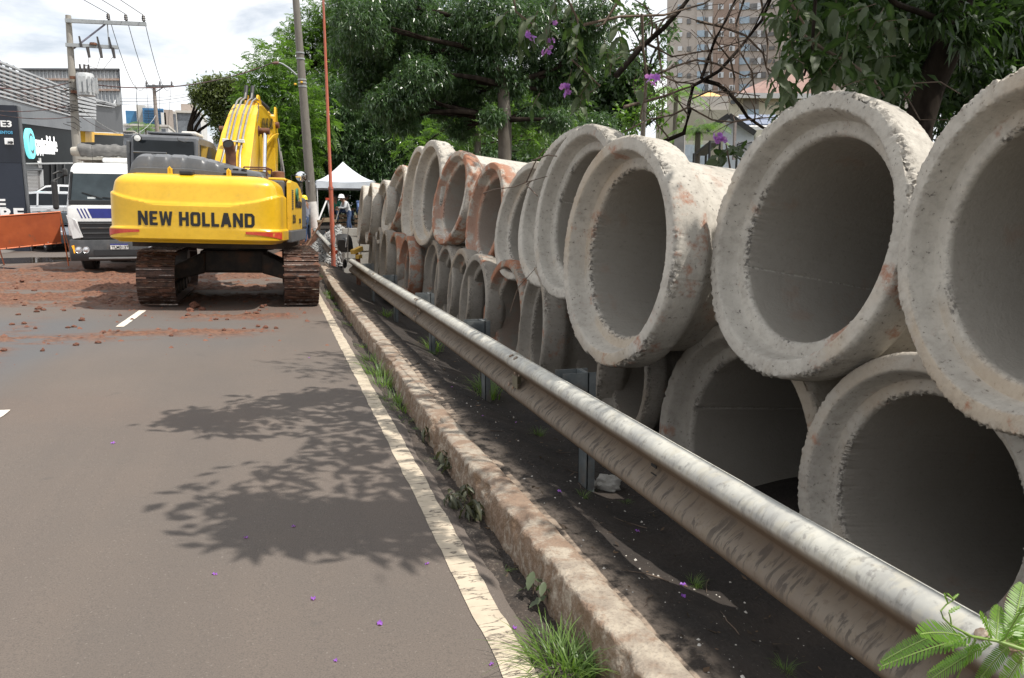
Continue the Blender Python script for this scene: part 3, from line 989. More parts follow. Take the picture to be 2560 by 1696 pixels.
BLK = MAT('black_rubber', (0.018, 0.018, 0.018), (0.03, 0.03, 0.03), rough=0.6, scale=9)
STEELD = MAT('dark_greasy_steel', (0.028, 0.024, 0.021), (0.06, 0.045, 0.035), rough=0.7, scale=5, dirt=(0.12, 0.06, 0.035), dirt_lo=0.5, dirt_hi=0.7)
CHROME = MAT('chrome_rod', (0.72, 0.72, 0.74), rough=0.12, metal=1.0)
PIPEST = MAT('steel_line', (0.30, 0.29, 0.27), (0.4, 0.38, 0.35), rough=0.35, metal=0.7)
BROWN = MAT('rusty_brown', (0.11, 0.045, 0.025), (0.18, 0.08, 0.045), rough=0.8, scale=12)
BLACKP = MAT('black_decal', (0.012, 0.012, 0.013), rough=0.45, scale=20, dirt=(0.3, 0.2, 0.05), dirt_lo=0.72, dirt_hi=0.76, dirt_scale=18)
REDR = MAT('red_reflector', (0.50, 0.045, 0.025), (0.6, 0.08, 0.04), rough=0.4, scale=12, dirt=(0.6, 0.35, 0.05), dirt_lo=0.62, dirt_hi=0.68, dirt_scale=14)
GLD = GLASS('dark_glass', (0.012, 0.015, 0.018))
MUDM = MAT('caked_mud', (0.085, 0.038, 0.024), (0.14, 0.066, 0.042), rough=0.92, scale=7, bmp=0.9, bscale=30, dirt=(0.045, 0.022, 0.016), dirt_lo=0.5, dirt_hi=0.68, dirt_scale=6)
SHOEM = MAT('muddy_track_steel', (0.058, 0.028, 0.019), (0.10, 0.050, 0.034), rough=0.7, scale=8, bmp=0.9, bscale=40, dirt=(0.035, 0.02, 0.015), dirt_lo=0.48, dirt_hi=0.62, dirt_scale=9)
GROUM = MAT('polished_grouser', (0.16, 0.10, 0.075), (0.32, 0.27, 0.24), rough=0.3, metal=0.7, scale=14, lo=0.45, hi=0.6, dirt=(0.07, 0.035, 0.022), dirt_lo=0.47, dirt_hi=0.56, dirt_scale=6)

OX, OY = -0.80, 16.42
OZ = 0.028 * 0.88 + 0.012
ex = thing('excavator', (OX, OY, OZ), 'yellow crawler excavator seen from behind, its counterweight lettered NEW HOLLAND', 'excavator')
TILT = Matrix.Rotation(R(1.6), 4, 'Y')
HEAD = R(7.6)
LOWX = Matrix.Translation((OX, OY, OZ)) @ TILT
UPX = LOWX @ Matrix.Translation((-0.14, 0, 0)) @ Matrix.Rotation(-HEAD, 4, 'Z') @ Matrix.Scale(1.05, 4, (1, 0, 0))


def U():
    m = MB(); m.X = UPX; return m


def L():
    m = MB(); m.X = LOWX; return m


# --- counterweight: plan outline swept up a curved section with a sagging crease
plan = []
for k in range(61):
    t = -1 + 2 * k / 60
    a = t * math.pi / 2
    sx = math.copysign(abs(math.sin(a)) ** 0.28, math.sin(a)); cy_ = abs(math.cos(a)) ** 0.42
    plan.append((1.30 * sx, -2.12 - 0.66 * cy_ - 0.06 * (1 - sx * sx)))
plan = [(-1.30, -1.75)] + plan + [(1.30, -1.75)]
rings = []
nz_ = 30


def cw_inset(z, x):
    zc = 1.70 + 0.20 * (abs(x) / 1.3) ** 2.2
    lipf = sst(0.55, 1.15, abs(x))
    if z < 1.18: return 0.12 * (1 - float(sst(1.11, 1.18, z)))
    base = 0.0
    if z > 1.33: base = 0.030 * float(lipf) * float(sst(1.33, 1.37, z))
    if z > zc: base += 0.030 * float(sst(zc, zc + 0.03, z)) + 0.20 * (z - zc)
    if z > 2.04: base += 0.30 * (1 - math.sqrt(max(0, 1 - ((z - 2.04) / 0.18) ** 2)))
    return base


zs = list(np.concatenate([np.linspace(1.11, 1.18, 5), np.linspace(1.20, 1.32, 3), np.linspace(1.33, 1.38, 4), np.linspace(1.44, 1.64, 4), np.linspace(1.67, 2.02, 22), np.linspace(2.05, 2.219, 12)]))
for z in zs:
    ring = []
    for k, (x, y) in enumerate(plan):
        a0 = plan[max(k - 1, 0)]; a1 = plan[min(k + 1, len(plan) - 1)]
        tx, ty = a1[0] - a0[0], a1[1] - a0[1]; l = math.hypot(tx, ty) or 1
        nx, ny = ty / l, -tx / l
        i_ = cw_inset(z, x)
        yy = y - ny * i_
        ring.append((x - nx * i_, min(yy, -1.75), z))
    rings.append(ring)
mb = U(); mb.loft(rings, closed=True, cap=True)
cw = mb.obj('counterweight', YEL, ex, smooth=32)
# lettering on the rear face
def cw_face(x, z):
    xs_ = [p[0] for p in plan[1:-1]]; ys_ = [p[1] for p in plan[1:-1]]
    return float(np.interp(x, xs_, ys_)) + cw_inset(z, x) - 0.006


def word_blocks(parent):
    """heavy squared capitals built stroke by stroke (local x right, y up, unit height 1)."""
    G = {'N': (0.86, [[(0, 0), (.26, 0), (.26, .55), (.6, 0), (.86, 0), (.86, 1), (.60, 1), (.60, .45), (.26, 1), (0, 1)]]),
         'E': (0.70, [[(0.06, 0), (.70, 0), (.70, .2), (.28, .2), (.28, .41), (.62, .41), (.62, .6), (.28, .6), (.28, .8), (.70, .8), (.70, 1), (0.06, 1), (0, .92), (0, .08)]]),
         'W': (1.14, [[(.18, 0), (.42, 0), (.57, .52), (.72, 0), (.96, 0), (1.14, 1), (.89, 1), (.80, .42), (.66, 1), (.48, 1), (.34, .42), (.25, 1), (0, 1)]]),
         'H': (0.84, [[(0, 0), (.27, 0), (.27, .4), (.57, .4), (.57, 0), (.84, 0), (.84, 1), (.57, 1), (.57, .61), (.27, .61), (.27, 1), (0, 1)]]),
         'L': (0.66, [[(0, 0), (.66, 0), (.66, .2), (.27, .2), (.27, 1), (0, 1)]]),
         'A': (0.94, [[(0, 0), (.26, 0), (.31, .19), (.63, .19), (.68, 0), (.94, 0), (.66, 1), (.28, 1)]])}
    return G


GL_ = word_blocks(None)


def lettering(parent, word, height, M, adv=0.14, sx=1.0, thick=0.004):
    x = 0.0
    b = MB()
    def ring_letter(outer, inner):
        n = len(outer)
        V = [(p[0], p[1], thick) for p in outer] + [(p[0], p[1], thick) for p in inner]
        b.add([((x + p[0] * sx) * height, p[1] * height, p[2]) for p in V], [(i, (i + 1) % n, n + (i + 1) % n, n + i) for i in range(n)])
    for ch in word:
        if ch == ' ':
            x += 0.42 * sx; continue
        if ch in 'OD':
            w = 0.86
            if ch == 'O':
                o_ = [(.14, 0), (.72, 0), (.86, .14), (.86, .86), (.72, 1), (.14, 1), (0, .86), (0, .14)]
                i_ = [(.30, .2), (.56, .2), (.59, .24), (.59, .76), (.56, .8), (.30, .8), (.27, .76), (.27, .24)]
            else:
                o_ = [(0, 0), (.64, 0), (.86, .2), (.86, .8), (.64, 1), (0, 1)]
                i_ = [(.27, .2), (.54, .2), (.59, .28), (.59, .72), (.54, .8), (.27, .8)]
            ring_letter(o_, i_)
        else:
            w, polys = GL_[ch]
            for P in polys:
                b.add([((x + p[0] * sx) * height, p[1] * height, thick) for p in P], [tuple(range(len(P)))])
        x += (w + adv) * sx
    b.v = [M(p) if callable(M) else M @ p for p in b.v]
    me_o = b.obj('lettering', BLACKP, parent)
    return me_o, x * height


# measure, then fit to the photographed width
_, wid = 0, sum({'N': .86, 'E': .70, 'W': 1.14, 'H': .84, 'O': .86, 'L': .66, 'A': .94, 'D': .86}.get(c, 0.28) + 0.14 for c in 'NEWHOLLAND') + 0.42
lettering(cw, 'NEW HOLLAND', 0.225, lambda p: UPX @ Vector((-0.79 + p.x, cw_face(-0.79 + p.x, 1.385 + p.y), 1.385 + p.y)), sx=1.72 / (0.225 * wid))
# red reflectors on the lower lip corners
for s in (-1, 1):
    idx = [k for k in range(1, len(plan) - 1) if 0.72 < s * plan[k][0] < 1.285 and plan[k][1] < -2.3]
    if s < 0: idx = idx[::-1]
    A_, B2_ = [], []
    for n_i, k in enumerate(idx):
        x, y = plan[k]; t = n_i / (len(idx) - 1)
        A_.append((x + s * 0.004 * t, y - 0.010, 1.315)); B2_.append((x + s * 0.004 * t, y - 0.010, 1.275 - 0.085 * t))
    n_i = len(idx); mb = U(); mb.add(A_ + B2_, [(k, k + 1, n_i + k + 1, n_i + k) for k in range(n_i - 1)]); mb.obj('reflector', REDR, cw)
for x in (-0.42, 0.46):
    mb = U(); mb.tube([(x - 0.018, -2.34, 2.17), (x - 0.018, -2.34, 2.31), (x, -2.34, 2.33), (x + 0.018, -2.34, 2.31), (x + 0.018, -2.34, 2.17)], 0.02, 8)
    mb.obj('lifting_eye', YEL, ex, smooth=40)
mb = U(); mb.box((-0.13, -2.50, 2.235), (0.20, 0.17, 0.075)); mb.obj('rear_camera', BLK, ex, bevel=0.022)
mb = U(); mb.box((-0.13, -2.42, 2.195), (0.12, 0.1, 0.03)); mb.obj('camera_bracket', BLK, ex)

# --- engine hood: ribbed grey cover, stepping down to the right
rings = []
xsH = np.linspace(-1.04, 0.98, 90)
for x in xsH:
    top = 2.56 - 0.20 * float(sst(-0.25, 0.85, x)) - 0.04 * float(sst(0.5, 0.98, x))
    e = min(1.0, (x + 1.04) / 0.20); e2 = min(1.0, (0.98 - x) / 0.12)
    rd = math.sqrt(max(0.0, 1 - (1 - e) ** 2)) * math.sqrt(max(0.02, 1 - (1 - e2) ** 2))
    top = 2.23 + (top - 2.23) * max(rd, 0.05)
    rib = 0.0
    for rx in (-0.72, -0.47, -0.22, 0.08, 0.30):
        rib = max(rib, 1.0 - abs(x - rx) / 0.035)
    rib = -0.022 * max(0, min(1, rib * 2))
    h = top - 2.20
    rings.append([(x, -2.28, 2.20), (x, -2.28, 2.20 + h * 0.30), (x, -2.26, 2.20 + h * 0.33), (x, -2.25 - rib * 0.3, 2.20 + h * 0.62), (x, -2.22 - rib, 2.20 + h * 0.82 + rib * .4), (x, -2.12, 2.20 + h * 0.95 + rib),
                  (x, -1.98, 2.20 + h + rib), (x, -1.2, 2.20 + h + rib), (x, -1.0, 2.20 + h * .93), (x, -0.95, 2.20)])
mb = U(); mb.loft(rings); mb.obj('engine_hood', GREY, ex, smooth=35)
for x in (0.42, 0.55, 0.68):
    mb = U(); mb.box((x, -2.243, 2.335), (0.085, 0.02, 0.025)); mb.obj('vent_slot', DARK, ex)
mb = U(); mb.box((0.55, -2.283, 2.255), (0.36, 0.014, 0.03)); mb.obj('vent_slot', DARK, ex)
mb = U(); mb.tube([(-1.05, -1.97, 2.575), (-0.55, -1.97, 2.575)], 0.018, 6); mb.obj('hood_handle', GREY, ex)
# deck below hood
mb = U(); mb.b2((-1.27, -1.76, 1.20), (1.24, 1.0, 2.2)); mb.obj('upper_deck', GREY, ex, bevel=0.03)
mb = U(); mb.b2((-1.2, -1.7, 1.0), (1.2, 1.0, 1.2)); mb.obj('deck_frame', STEELD, ex)
# right side: yellow doors, bowed roof edge, grey sill
side = [(-1.74, 1.34), (-1.74, 2.17), (-1.5, 2.22), (-0.5, 2.20), (0.0, 2.12), (0.4, 1.9), (0.5, 1.34)]
rings = []
for t, dx in ((0, 1.275), (0.3, 1.33), (1, 1.345)):
    rings.append([(dx, p[0] + (0.02 if t else 0) * (1 if p[0] < 0 else -1), p[1] - (0.10 * t * (p[1] > 2.0)) * (1 if dx > 1.335 else 0.2)) for p in side])
mb = U(); mb.loft(rings); mb.obj('side_door', YELD, ex, smooth=30)
mb = U(); mb.b2((0.55, -1.70, 2.19), (1.26, 0.2, 2.25)); mb.obj('side_roof', YEL, ex, bevel=0.04)
mb = U(); mb.b2((1.26, -1.78, 1.12), (1.365, 0.62, 1.335)); mb.obj('side_sill', GREYL, ex, bevel=0.02)
mb = U(); mb.b2((1.26, 0.02, 1.34), (1.372, 0.58, 1.96)); mb.obj('corner_panel', GREYL, ex, bevel=0.05)
for k in range(11):
    mb = U(); mb.box((1.347, -1.52, 1.72 + k * 0.032), (0.012, 0.22, 0.014)); mb.obj('louvre', GREY, ex)
sx_ = UPX.to_3x3()
for body, y, z, sz, wd, mt in (('bauko', -1.12, 1.75, 0.27, 1.05, BLACKP), ('E215', -1.55, 1.47, 0.2, 0.42, BLACKP), ('2156', -0.55, 1.46, 0.12, 0.34, BLACKP)):
    o_ = UPX @ Vector((1.352, y, z))
    text_mesh('lettering', body, sz, mt, frame(o_, sx_ @ Vector((0, 1, 0)), sx_ @ Vector((0, 0, 1))), ex, width=wd, bold=0.004, depth=0.002)
mb = U(); mb.lathe([(0.0, 0), (0.12, 0), (0.12, 0.03), (0.06, 0.03), (0.06, 0)], 20, Matrix.Translation((1.352, -0.98, 1.98)) @ Matrix.Rotation(R(90), 4, 'Y')); mb.obj('round_badge', MAT('badge_green', (0.03, 0.16, 0.10), rough=0.4), ex)
mb = U(); mb.tube([(1.10, -1.35, 2.2), (1.10, -1.35, 2.36), (1.10, -1.35, 2.375)], [0.10, 0.10, 0.08], 16); mb.obj('filler_cap', BROWN, ex, smooth=40)
mb = U(); mb.tube([(0.92, -1.4, 2.2), (0.92, -1.4, 2.32)], 0.06, 12); mb.obj('filter_pot', GREYL, ex, smooth=40)
mb = U()
for y in (-1.9, -1.3):
    mb.tube([(0.62, y, 2.2), (0.62, y, 2.40)], 0.014, 6); mb.tube([(0.98, y, 2.2), (0.98, y, 2.40)], 0.014, 6)
mb.tube([(0.62, -1.9, 2.40), (0.98, -1.9, 2.40), (0.98, -1.3, 2.40), (0.62, -1.3, 2.40)], 0.014, 6)
mb.obj('handrail', BROWN, ex)
# round mirror on a stalk
mb = U(); mb.tube([(1.08, 0.8, 1.95), (1.08, 0.8, 2.42), (1.16, 0.78, 2.42)], 0.012, 6); mb.obj('mirror_stalk', BLK, ex)
mm = U(); mm.lathe([(0.0, 0.025), (0.06, 0.02), (0.10, 0.005), (0.112, -0.005), (0.118, 0.0), (0.118, -0.03), (0.09, -0.06), (0.0, -0.07)], 28, Matrix.Translation((1.27, 0.76, 2.40)) @ Matrix.Rotation(R(8), 4, 'Z') @ Matrix.Rotation(R(95), 4, 'X'))
mir = mm.obj('mirror', BLK, ex, smooth=40)
mm = U(); mm.lathe([(0.0, 0.030), (0.06, 0.024), (0.104, 0.008)], 28, Matrix.Translation((1.27, 0.755, 2.40)) @ Matrix.Rotation(R(8), 4, 'Z') @ Matrix.Rotation(R(95), 4, 'X'))
mm.obj('mirror_glass', MAT('mirror_silver', (0.8, 0.8, 0.82), rough=0.03, metal=1.0), mir, smooth=60)
mb = U(); mb.tube([(1.15, 0.80, 2.42), (1.27, 0.80, 2.40)], 0.012, 6); mb.obj('mirror_stalk', BLK, ex)

# --- cab
cabp = [(-0.30, 1.25), (-0.34, 2.55), (-0.28, 2.98), (-0.2, 3.03), (1.0, 3.05), (1.30, 2.98), (1.62, 2.3), (1.62, 1.25)]
mb = U(); mb.loft([[(x, p[0] + (0.03 if x in (-1.56, -0.42) else 0), p[1] - (0.03 if x in (-1.56, -0.42) and p[1] > 2.9 else 0)) for p in cabp] for x in (-1.56, -1.52, -0.46, -0.42)])
cab = mb.obj('cab', GREYL, ex, smooth=30)
mb = U(); mb.b2((-1.50, -0.352, 2.25), (-0.48, -0.330, 2.92)); mb.obj('rear_window', GLD, cab, bevel=0.01)
mb = U(); mb.b2((-1.08, -0.34, 2.3), (-0.74, -0.30, 2.66)); mb.obj('seat_back', BLK, cab, bevel=0.03)
mb = U(); mb.prism([(-0.12, 1.9), (-0.12, 2.88), (0.95, 2.92), (1.22, 2.88), (1.48, 2.25), (1.48, 1.9)], 'x', -0.417, -0.410); mb.obj('side_window', GLD, cab)
mb = U(); mb.b2((-1.58, -0.28, 2.05), (-1.64, 0.6, 2.9)); mb.obj('open_door', GREY, cab, bevel=0.02)
mb = U(); mb.b2((-1.30, -0.2, 3.045), (-0.55, 0.8, 3.09)); mb.obj('roof_hatch', GREYL, cab, bevel=0.03)
mb = U(); mb.b2((-0.75, -0.1, 3.05), (-0.48, 0.5, 3.13)); mb.obj('air_unit', MAT('off_white_plastic', (0.62, 0.60, 0.56), rough=0.5), cab, bevel=0.03)
mb = U(); mb.lathe([(0.0, 0), (0.045, 0.0), (0.065, 0.05), (0.065, 0.09), (0, 0.1)], 14, Matrix.Translation((-1.38, -0.42, 2.93)) @ Matrix.Rotation(R(90), 4, 'X')); lamp = mb.obj('work_lamp', BLK, cab, smooth=40)
mb = U(); mb.lathe([(0.0, 0.104), (0.055, 0.095)], 14, Matrix.Translation((-1.38, -0.42, 2.93)) @ Matrix.Rotation(R(90), 4, 'X')); mb.obj('lens', MAT('lamp_lens', (0.75, 0.75, 0.72), rough=0.1), lamp, smooth=40)
mb = U(); mb.tube([(-1.40, -0.34, 3.0), (-1.41, -0.36, 3.9)], [0.008, 0.004], 5); mb.obj('aerial', BLK, cab)
mb = U(); mb.tube([(-0.75, -0.35, 2.98), (-0.74, -0.37, 2.93), (-0.62, -0.37, 2.90), (-0.52, -0.37, 2.905)], 0.009, 5); mb.obj('lamp_cable', BLK, cab)

BOOMZ = Matrix.Translation((0, 0, 1.7)) @ Matrix.Scale(0.82, 4, (0, 0, 1)) @ Matrix.Translation((0, 0, -1.7))
UPX0 = UPX; UPX = UPX @ BOOMZ
# --- boom
bp = [(0.10, 1.85), (0.28, 2.30), (0.75, 2.95), (1.35, 3.62), (1.95, 4.18), (2.45, 4.50), (2.95, 4.60), (3.6, 4.58), (5.55, 4.50), (5.75, 4.40), (5.70, 4.20), (4.8, 3.95), (3.7, 3.62), (2.95, 3.30), (2.3, 2.78), (1.6, 2.15), (0.95, 1.72), (0.4, 1.55)]


def boom_w(p): return 0.335 - 0.075 * float(sst(0.6, 2.6, p[0])) - 0.07 * float(sst(3.2, 5.5, p[0]))


mb = U(); mb.loft([[(-boom_w(p), p[0], p[1]) for p in bp], [(boom_w(p), p[0], p[1]) for p in bp]])
boom = mb.obj('boom', YEL, ex, bevel=0.012)
# raised side strakes
mb = U(); mb.prism([(3.0, 3.42), (4.6, 3.93), (5.5, 4.12), (5.5, 4.16), (4.6, 3.99), (3.0, 3.50)], 'x', boom_w((3.5, 0)) - 0.01, 0.285); mb.obj('stiffener', YEL, boom)
o_ = UPX @ Vector((boom_w((3.0, 0)) + 0.028, 2.62, 3.88))
o1 = UPX @ Vector((boom_w((5.0, 0)) + 0.02, 5.0, 4.22))
Mb = frame(o_, o1 - o_, sx_ @ Vector((0, 0, 1)))
lettering(boom, 'NEW HOLLAND', 0.26, Mb, sx=2.3 / (0.26 * wid))
# hydraulic lines up the back of the boom
top = [(0.35, 2.42), (0.78, 3.02), (1.38, 3.69), (1.97, 4.25), (2.46, 4.57), (2.92, 4.72)]
for k, x in enumerate((-0.17, -0.09, 0.04, 0.13)):
    off = 0.035
    pts = [(x + (0.06 if k % 2 else -0.05) * (1 if i == 0 else 0), p[0] - off, p[1] + off) for i, p in enumerate(top)]
    pts = [(x + (-0.10 if k < 2 else 0.06), 0.10, 2.20), (x + (0.08 if k < 2 else -0.06), 0.22, 2.35)] + pts
    if k in (1, 2): pts += [(x, 3.05, 5.0), (x, 3.15, 5.08)]
    else: pts += [(x, 3.3, 4.78), (x, 3.7, 4.66)]
    mb = U(); mb.tube(pts, 0.020, 8); mb.obj('hydraulic_line', PIPEST, boom, smooth=50)
for k, (y, z) in enumerate(((1.02, 3.33),)):
    mb = U()
    for s in (-1, 1): mb.box((s * 0.15 - 0.02, y - 0.06, z + 0.05), (0.11, 0.10, 0.09))
    mb.box((-0.02, y - 0.05, z + 0.04), (0.22, 0.05, 0.035)); mb.obj('line_clamp', MAT('white_clamp', (0.65, 0.64, 0.6), rough=0.5), boom, bevel=0.01)
mb = U()
for x in (-0.09, 0.04):
    mb.tube([(x, 2.92, 4.72), (x, 3.0, 4.88), (x, 3.12, 5.12)], 0.042, 10)
mb.obj('hose_pair', BLK, boom, smooth=40)
mb = U(); mb.tube([(-0.30, 1.95, 4.05), (-0.34, 1.88, 4.18), (-0.22, 1.8, 4.26), (-0.12, 1.95, 4.34)], 0.010, 5); mb.tube([(0.12, 2.55, 4.62), (0.26, 2.4, 4.55), (0.28, 2.15, 4.2), (0.27, 2.0, 3.95)], 0.010, 5)
mb.obj('loose_hose', BLK, boom)
# boom cylinders either side
for s in (-1, 1):
    mb = U(); mb.tube([(s * 0.45, 1.35, 1.55), (s * 0.42, 1.75, 2.62)], 0.085, 14); c_ = mb.obj('boom_cylinder', GREY, ex, smooth=40)
    mb = U(); mb.tube([(s * 0.42, 1.75, 2.62), (s * 0.40, 2.18, 3.78)], 0.052, 14); mb.obj('rod', CHROME, c_, smooth=40)
    mb = U(); mb.tube([(s * 0.42, 1.74, 2.58), (s * 0.42, 1.77, 2.68)], 0.098, 14); mb.obj('gland', STEELD, c_, smooth=40)
    mb = U(); mb.tube([(s * 0.26, 2.18, 3.80), (s * 0.50, 2.18, 3.80)], 0.085, 14); mb.tube([(s * 0.26, 2.18, 3.80), (s * 0.29, 2.18, 3.80)], 0.14, 16); mb.obj('boom_pin', BROWN, boom, smooth=40)
# arm cylinder on the boom back and the arm hanging at its end
mb = U(); mb.b2((-0.16, 3.25, 4.56), (0.16, 3.5, 4.80)); mb.prism([(2.95, 4.58), (3.25, 4.92), (3.45, 4.92), (3.6, 4.58)], 'x', 0.10, 0.14); mb.prism([(2.95, 4.58), (3.25, 4.92), (3.45, 4.92), (3.6, 4.58)], 'x', -0.14, -0.10); mb.obj('cylinder_bracket', YEL, boom)
mb = U(); mb.tube([(0.02, 3.35, 4.82), (0.02, 5.1, 4.84)], 0.11, 14); ac = mb.obj('arm_cylinder', BLK, ex, smooth=40)
mb = U(); mb.tube([(0.02, 5.1, 4.84), (0.02, 5.75, 4.82)], 0.06, 12); mb.obj('rod', CHROME, ac, smooth=40)
ap = [(5.35, 4.66), (5.75, 4.78), (5.95, 4.6), (6.05, 4.2), (5.85, 2.6), (5.75, 1.55), (5.5, 1.5), (5.42, 2.6), (5.45, 3.7), (5.35, 4.5)]
mb = U(); mb.loft([[(-0.20, p[0], p[1]) for p in ap], [(0.20, p[0], p[1]) for p in ap]]); arm = mb.obj('arm', YEL, ex, bevel=0.015)
mb = U(); mb.tube([(-0.28, 5.62, 4.42), (0.28, 5.62, 4.42)], 0.10, 14); mb.obj('arm_pin', BROWN, arm, smooth=40)
mb = U(); mb.prism([(5.45, 4.5), (5.6, 4.98), (5.85, 4.98), (5.95, 4.55)], 'x', 0.17, 0.21); mb.prism([(5.45, 4.5), (5.6, 4.98), (5.85, 4.98), (5.95, 4.55)], 'x', -0.21, -0.17); mb.obj('arm_lug', YEL, arm)
mb = U(); mb.tube([(0.26, 5.5, 4.0), (0.34, 5.45, 3.2), (0.36, 5.4, 2.35), (0.42, 5.35, 2.3), (0.40, 5.4, 3.0), (0.32, 5.5, 3.6)], 0.022, 6); mb.obj('looped_hose', MAT('grey_hose', (0.2, 0.19, 0.18), rough=0.7), arm, smooth=50)
# bucket hidden ahead
bk = [(5.3, 1.55), (5.9, 1.62), (6.25, 1.2), (6.2, 0.6), (5.8, 0.25), (5.2, 0.2), (5.6, 0.9)]
mb = U(); mb.loft([[(-0.6, p[0], p[1]) for p in bk], [(0.6, p[0], p[1]) for p in bk]]); mb.obj('bucket', STEELD, ex, bevel=0.02)
UPX = UPX0
# exhaust
mb = U(); n_ = 20
pp = [(0.36, -1.55, 2.3), (0.36, -1.55, 2.62), (0.355, -1.58, 2.72), (0.345, -1.68, 2.80)]
mb.tube(pp, [0.085, 0.085, 0.088, 0.09], n_, cap=False); exh = mb.obj('exhaust', BROWN, ex, smooth=50)
mb = U(); mb.tube([(0.345, -1.672, 2.793), (0.355, -1.60, 2.74)], 0.078, n_); mb.obj('soot_bore', DARK, exh)

# --- undercarriage
mb = L(); mb.lathe([(0.72, 0.92), (0.72, 1.06), (0.62, 1.10)], 28, cap=True); mb.obj('slew_ring', STEELD, ex, smooth=40)
mb = L(); mb.b2((-0.6, -0.8, 0.50), (0.6, 0.8, 0.92)); mb.obj('centre_frame', STEELD, ex, bevel=0.05)
for s in (-1, 1):
    for y0 in (-0.95, 0.95):
        mb = L(); mb.loft([[(s * 0.5, y0 * .7 - .22, 0.50), (s * 0.5, y0 * .7 + .22, 0.50), (s * 0.5, y0 * .7 + .2, 0.90), (s * 0.5, y0 * .7 - .2, 0.90)],
                           [(s * 1.08, y0 - .2, 0.36), (s * 1.08, y0 + .2, 0.36), (s * 1.08, y0 + .16, 0.62), (s * 1.08, y0 - .16, 0.62)]]); mb.obj('cross_beam', STEELD, ex, bevel=0.03)
shoe_me = None
TRR = 0.44
for s in (-1, 1):
    xc = s * 1.19
    tr = MB(); tr.X = LOWX
    tr.b2((xc - 0.14, -1.7, 0.30), (xc + 0.14, 1.7, 0.62))
    track = tr.obj('track', STEELD, ex, bevel=0.03)
    for yy in (-1.68, 1.68):
        mb = L(); mb.tube([(xc - 0.16, yy, 0.47), (xc + 0.16, yy, 0.47)], TRR - 0.08, 24); mb.obj('sprocket', STEELD, track, smooth=40)
    for yy in (-1.1, -0.55, 0, 0.55, 1.1):
        mb = L(); mb.tube([(xc - 0.16, yy, 0.17), (xc + 0.16, yy, 0.17)], 0.12, 14); mb.obj('roller', STEELD, track, smooth=40)
    # path: bottom, rear arc, top, front arc
    half = 1.68; per = 4 * half + 2 * math.pi * TRR; n_sh = 50
    rnd = random.Random(5 + s)
    for k in range(n_sh):
        d = per * k / n_sh
        if d < 2 * half: y, z, ang = half - d, 0.47 - TRR, math.pi
        elif d < 2 * half + math.pi * TRR:
            a = (d - 2 * half) / TRR; y, z, ang = -half - TRR * math.sin(a), 0.47 - TRR * math.cos(a), math.pi - a
        elif d < 4 * half + math.pi * TRR:
            y, z, ang = -half + (d - 2 * half - math.pi * TRR), 0.47 + TRR, 0.0
        else:
            a = (d - 4 * half - math.pi * TRR) / TRR; y, z, ang = half + TRR * math.sin(a), 0.47 + TRR * math.cos(a), -a
        if shoe_me is None:
            mb = MB(); mb.b2((-0.30, -0.088, -0.012), (0.30, 0.088, 0.012))
            mb.mi = 1
            for gy in (-0.055, 0.045): mb.box((0, gy, 0.024), (0.596, 0.012, 0.026), taper=0.995)
            so = mb.obj('track_shoe', [SHOEM, GROUM], None); shoe_me = so.data; bpy.data.objects.remove(so)
        o = bpy.data.objects.new('track_shoe', shoe_me); COL.objects.link(o); o.parent = track
        Mx_ = TILT @ Matrix.Translation((xc, y, z)) @ Matrix.Rotation(ang, 4, 'X')
        o.matrix_local = Mx_
    # caked mud riding on the shoes
    mb = L()
    for k in range(110):
        if rnd.random() < 0.28:
            a = rnd.uniform(-0.1, 1.0) * math.pi * 0.9; y, z = -half - (TRR + 0.02) * math.sin(a), 0.47 - (TRR + 0.02) * math.cos(a)
        else:
            y, z, a = rnd.uniform(-half, half * 0.6), 0.47 + TRR + 0.015, math.pi
        if z < 0.12: continue
        x = xc + rnd.uniform(-0.28, 0.27)
        r1, r2, r3 = rnd.uniform(0.03, 0.15), rnd.uniform(0.02, 0.06), rnd.uniform(0.008, 0.026)
        M_ = Matrix.Translation((x, y, z)) @ Matrix.Rotation(math.pi - a, 4, 'X')
        V = []
        for (vx, vy, vz_) in ((1, 0, 0), (.6, .7, 0), (0, 1, 0), (-.7, .6, 0), (-1, 0, 0), (-.6, -.8, 0), (0, -1, 0), (.7, -.6, 0), (.3, .2, .9), (-.35, .1, 1)):
            j = rnd.uniform(0.7, 1.2); V.append((vx * r1 * j, vy * r2 * j, vz_ * r3 * j))
        F_ = [(0, 1, 8), (1, 2, 8), (2, 9, 8), (2, 3, 9), (3, 4, 9), (4, 5, 9), (5, 6, 9), (6, 8, 9), (6, 7, 8), (7, 0, 8)]
        mb.add(V, F_, M_)
    o = mb.obj('caked_mud', MUDM, track, smooth=70); o['kind'] = 'stuff'
# ------------------------------------------------------------------ tipper truck (nose towards the camera)
WHT = MAT('truck_white', (0.74, 0.74, 0.73), (0.80, 0.80, 0.79), rough=0.3, scale=2, coat=0.3, dirt=(0.5, 0.42, 0.34), dirt_lo=0.62, dirt_hi=0.85)
BMP = MAT('bumper_plastic', (0.045, 0.047, 0.05), (0.07, 0.07, 0.072), rough=0.5, scale=5, dirt=(0.16, 0.11, 0.08), dirt_lo=0.58, dirt_hi=0.8)
GRL = MAT('grille_black', (0.022, 0.023, 0.025), rough=0.45, scale=6)
BLU = MAT('stripe_blue', (0.025, 0.035, 0.22), rough=0.35, scale=5)
TYR = MAT('tyre_rubber', (0.018, 0.018, 0.018), (0.05, 0.035, 0.028), rough=0.85, scale=6)
BEI = MAT('tipper_beige', (0.45, 0.42, 0.36), (0.52, 0.49, 0.43), rough=0.5, dirt=(0.3, 0.2, 0.13), dirt_lo=0.55, dirt_hi=0.75)
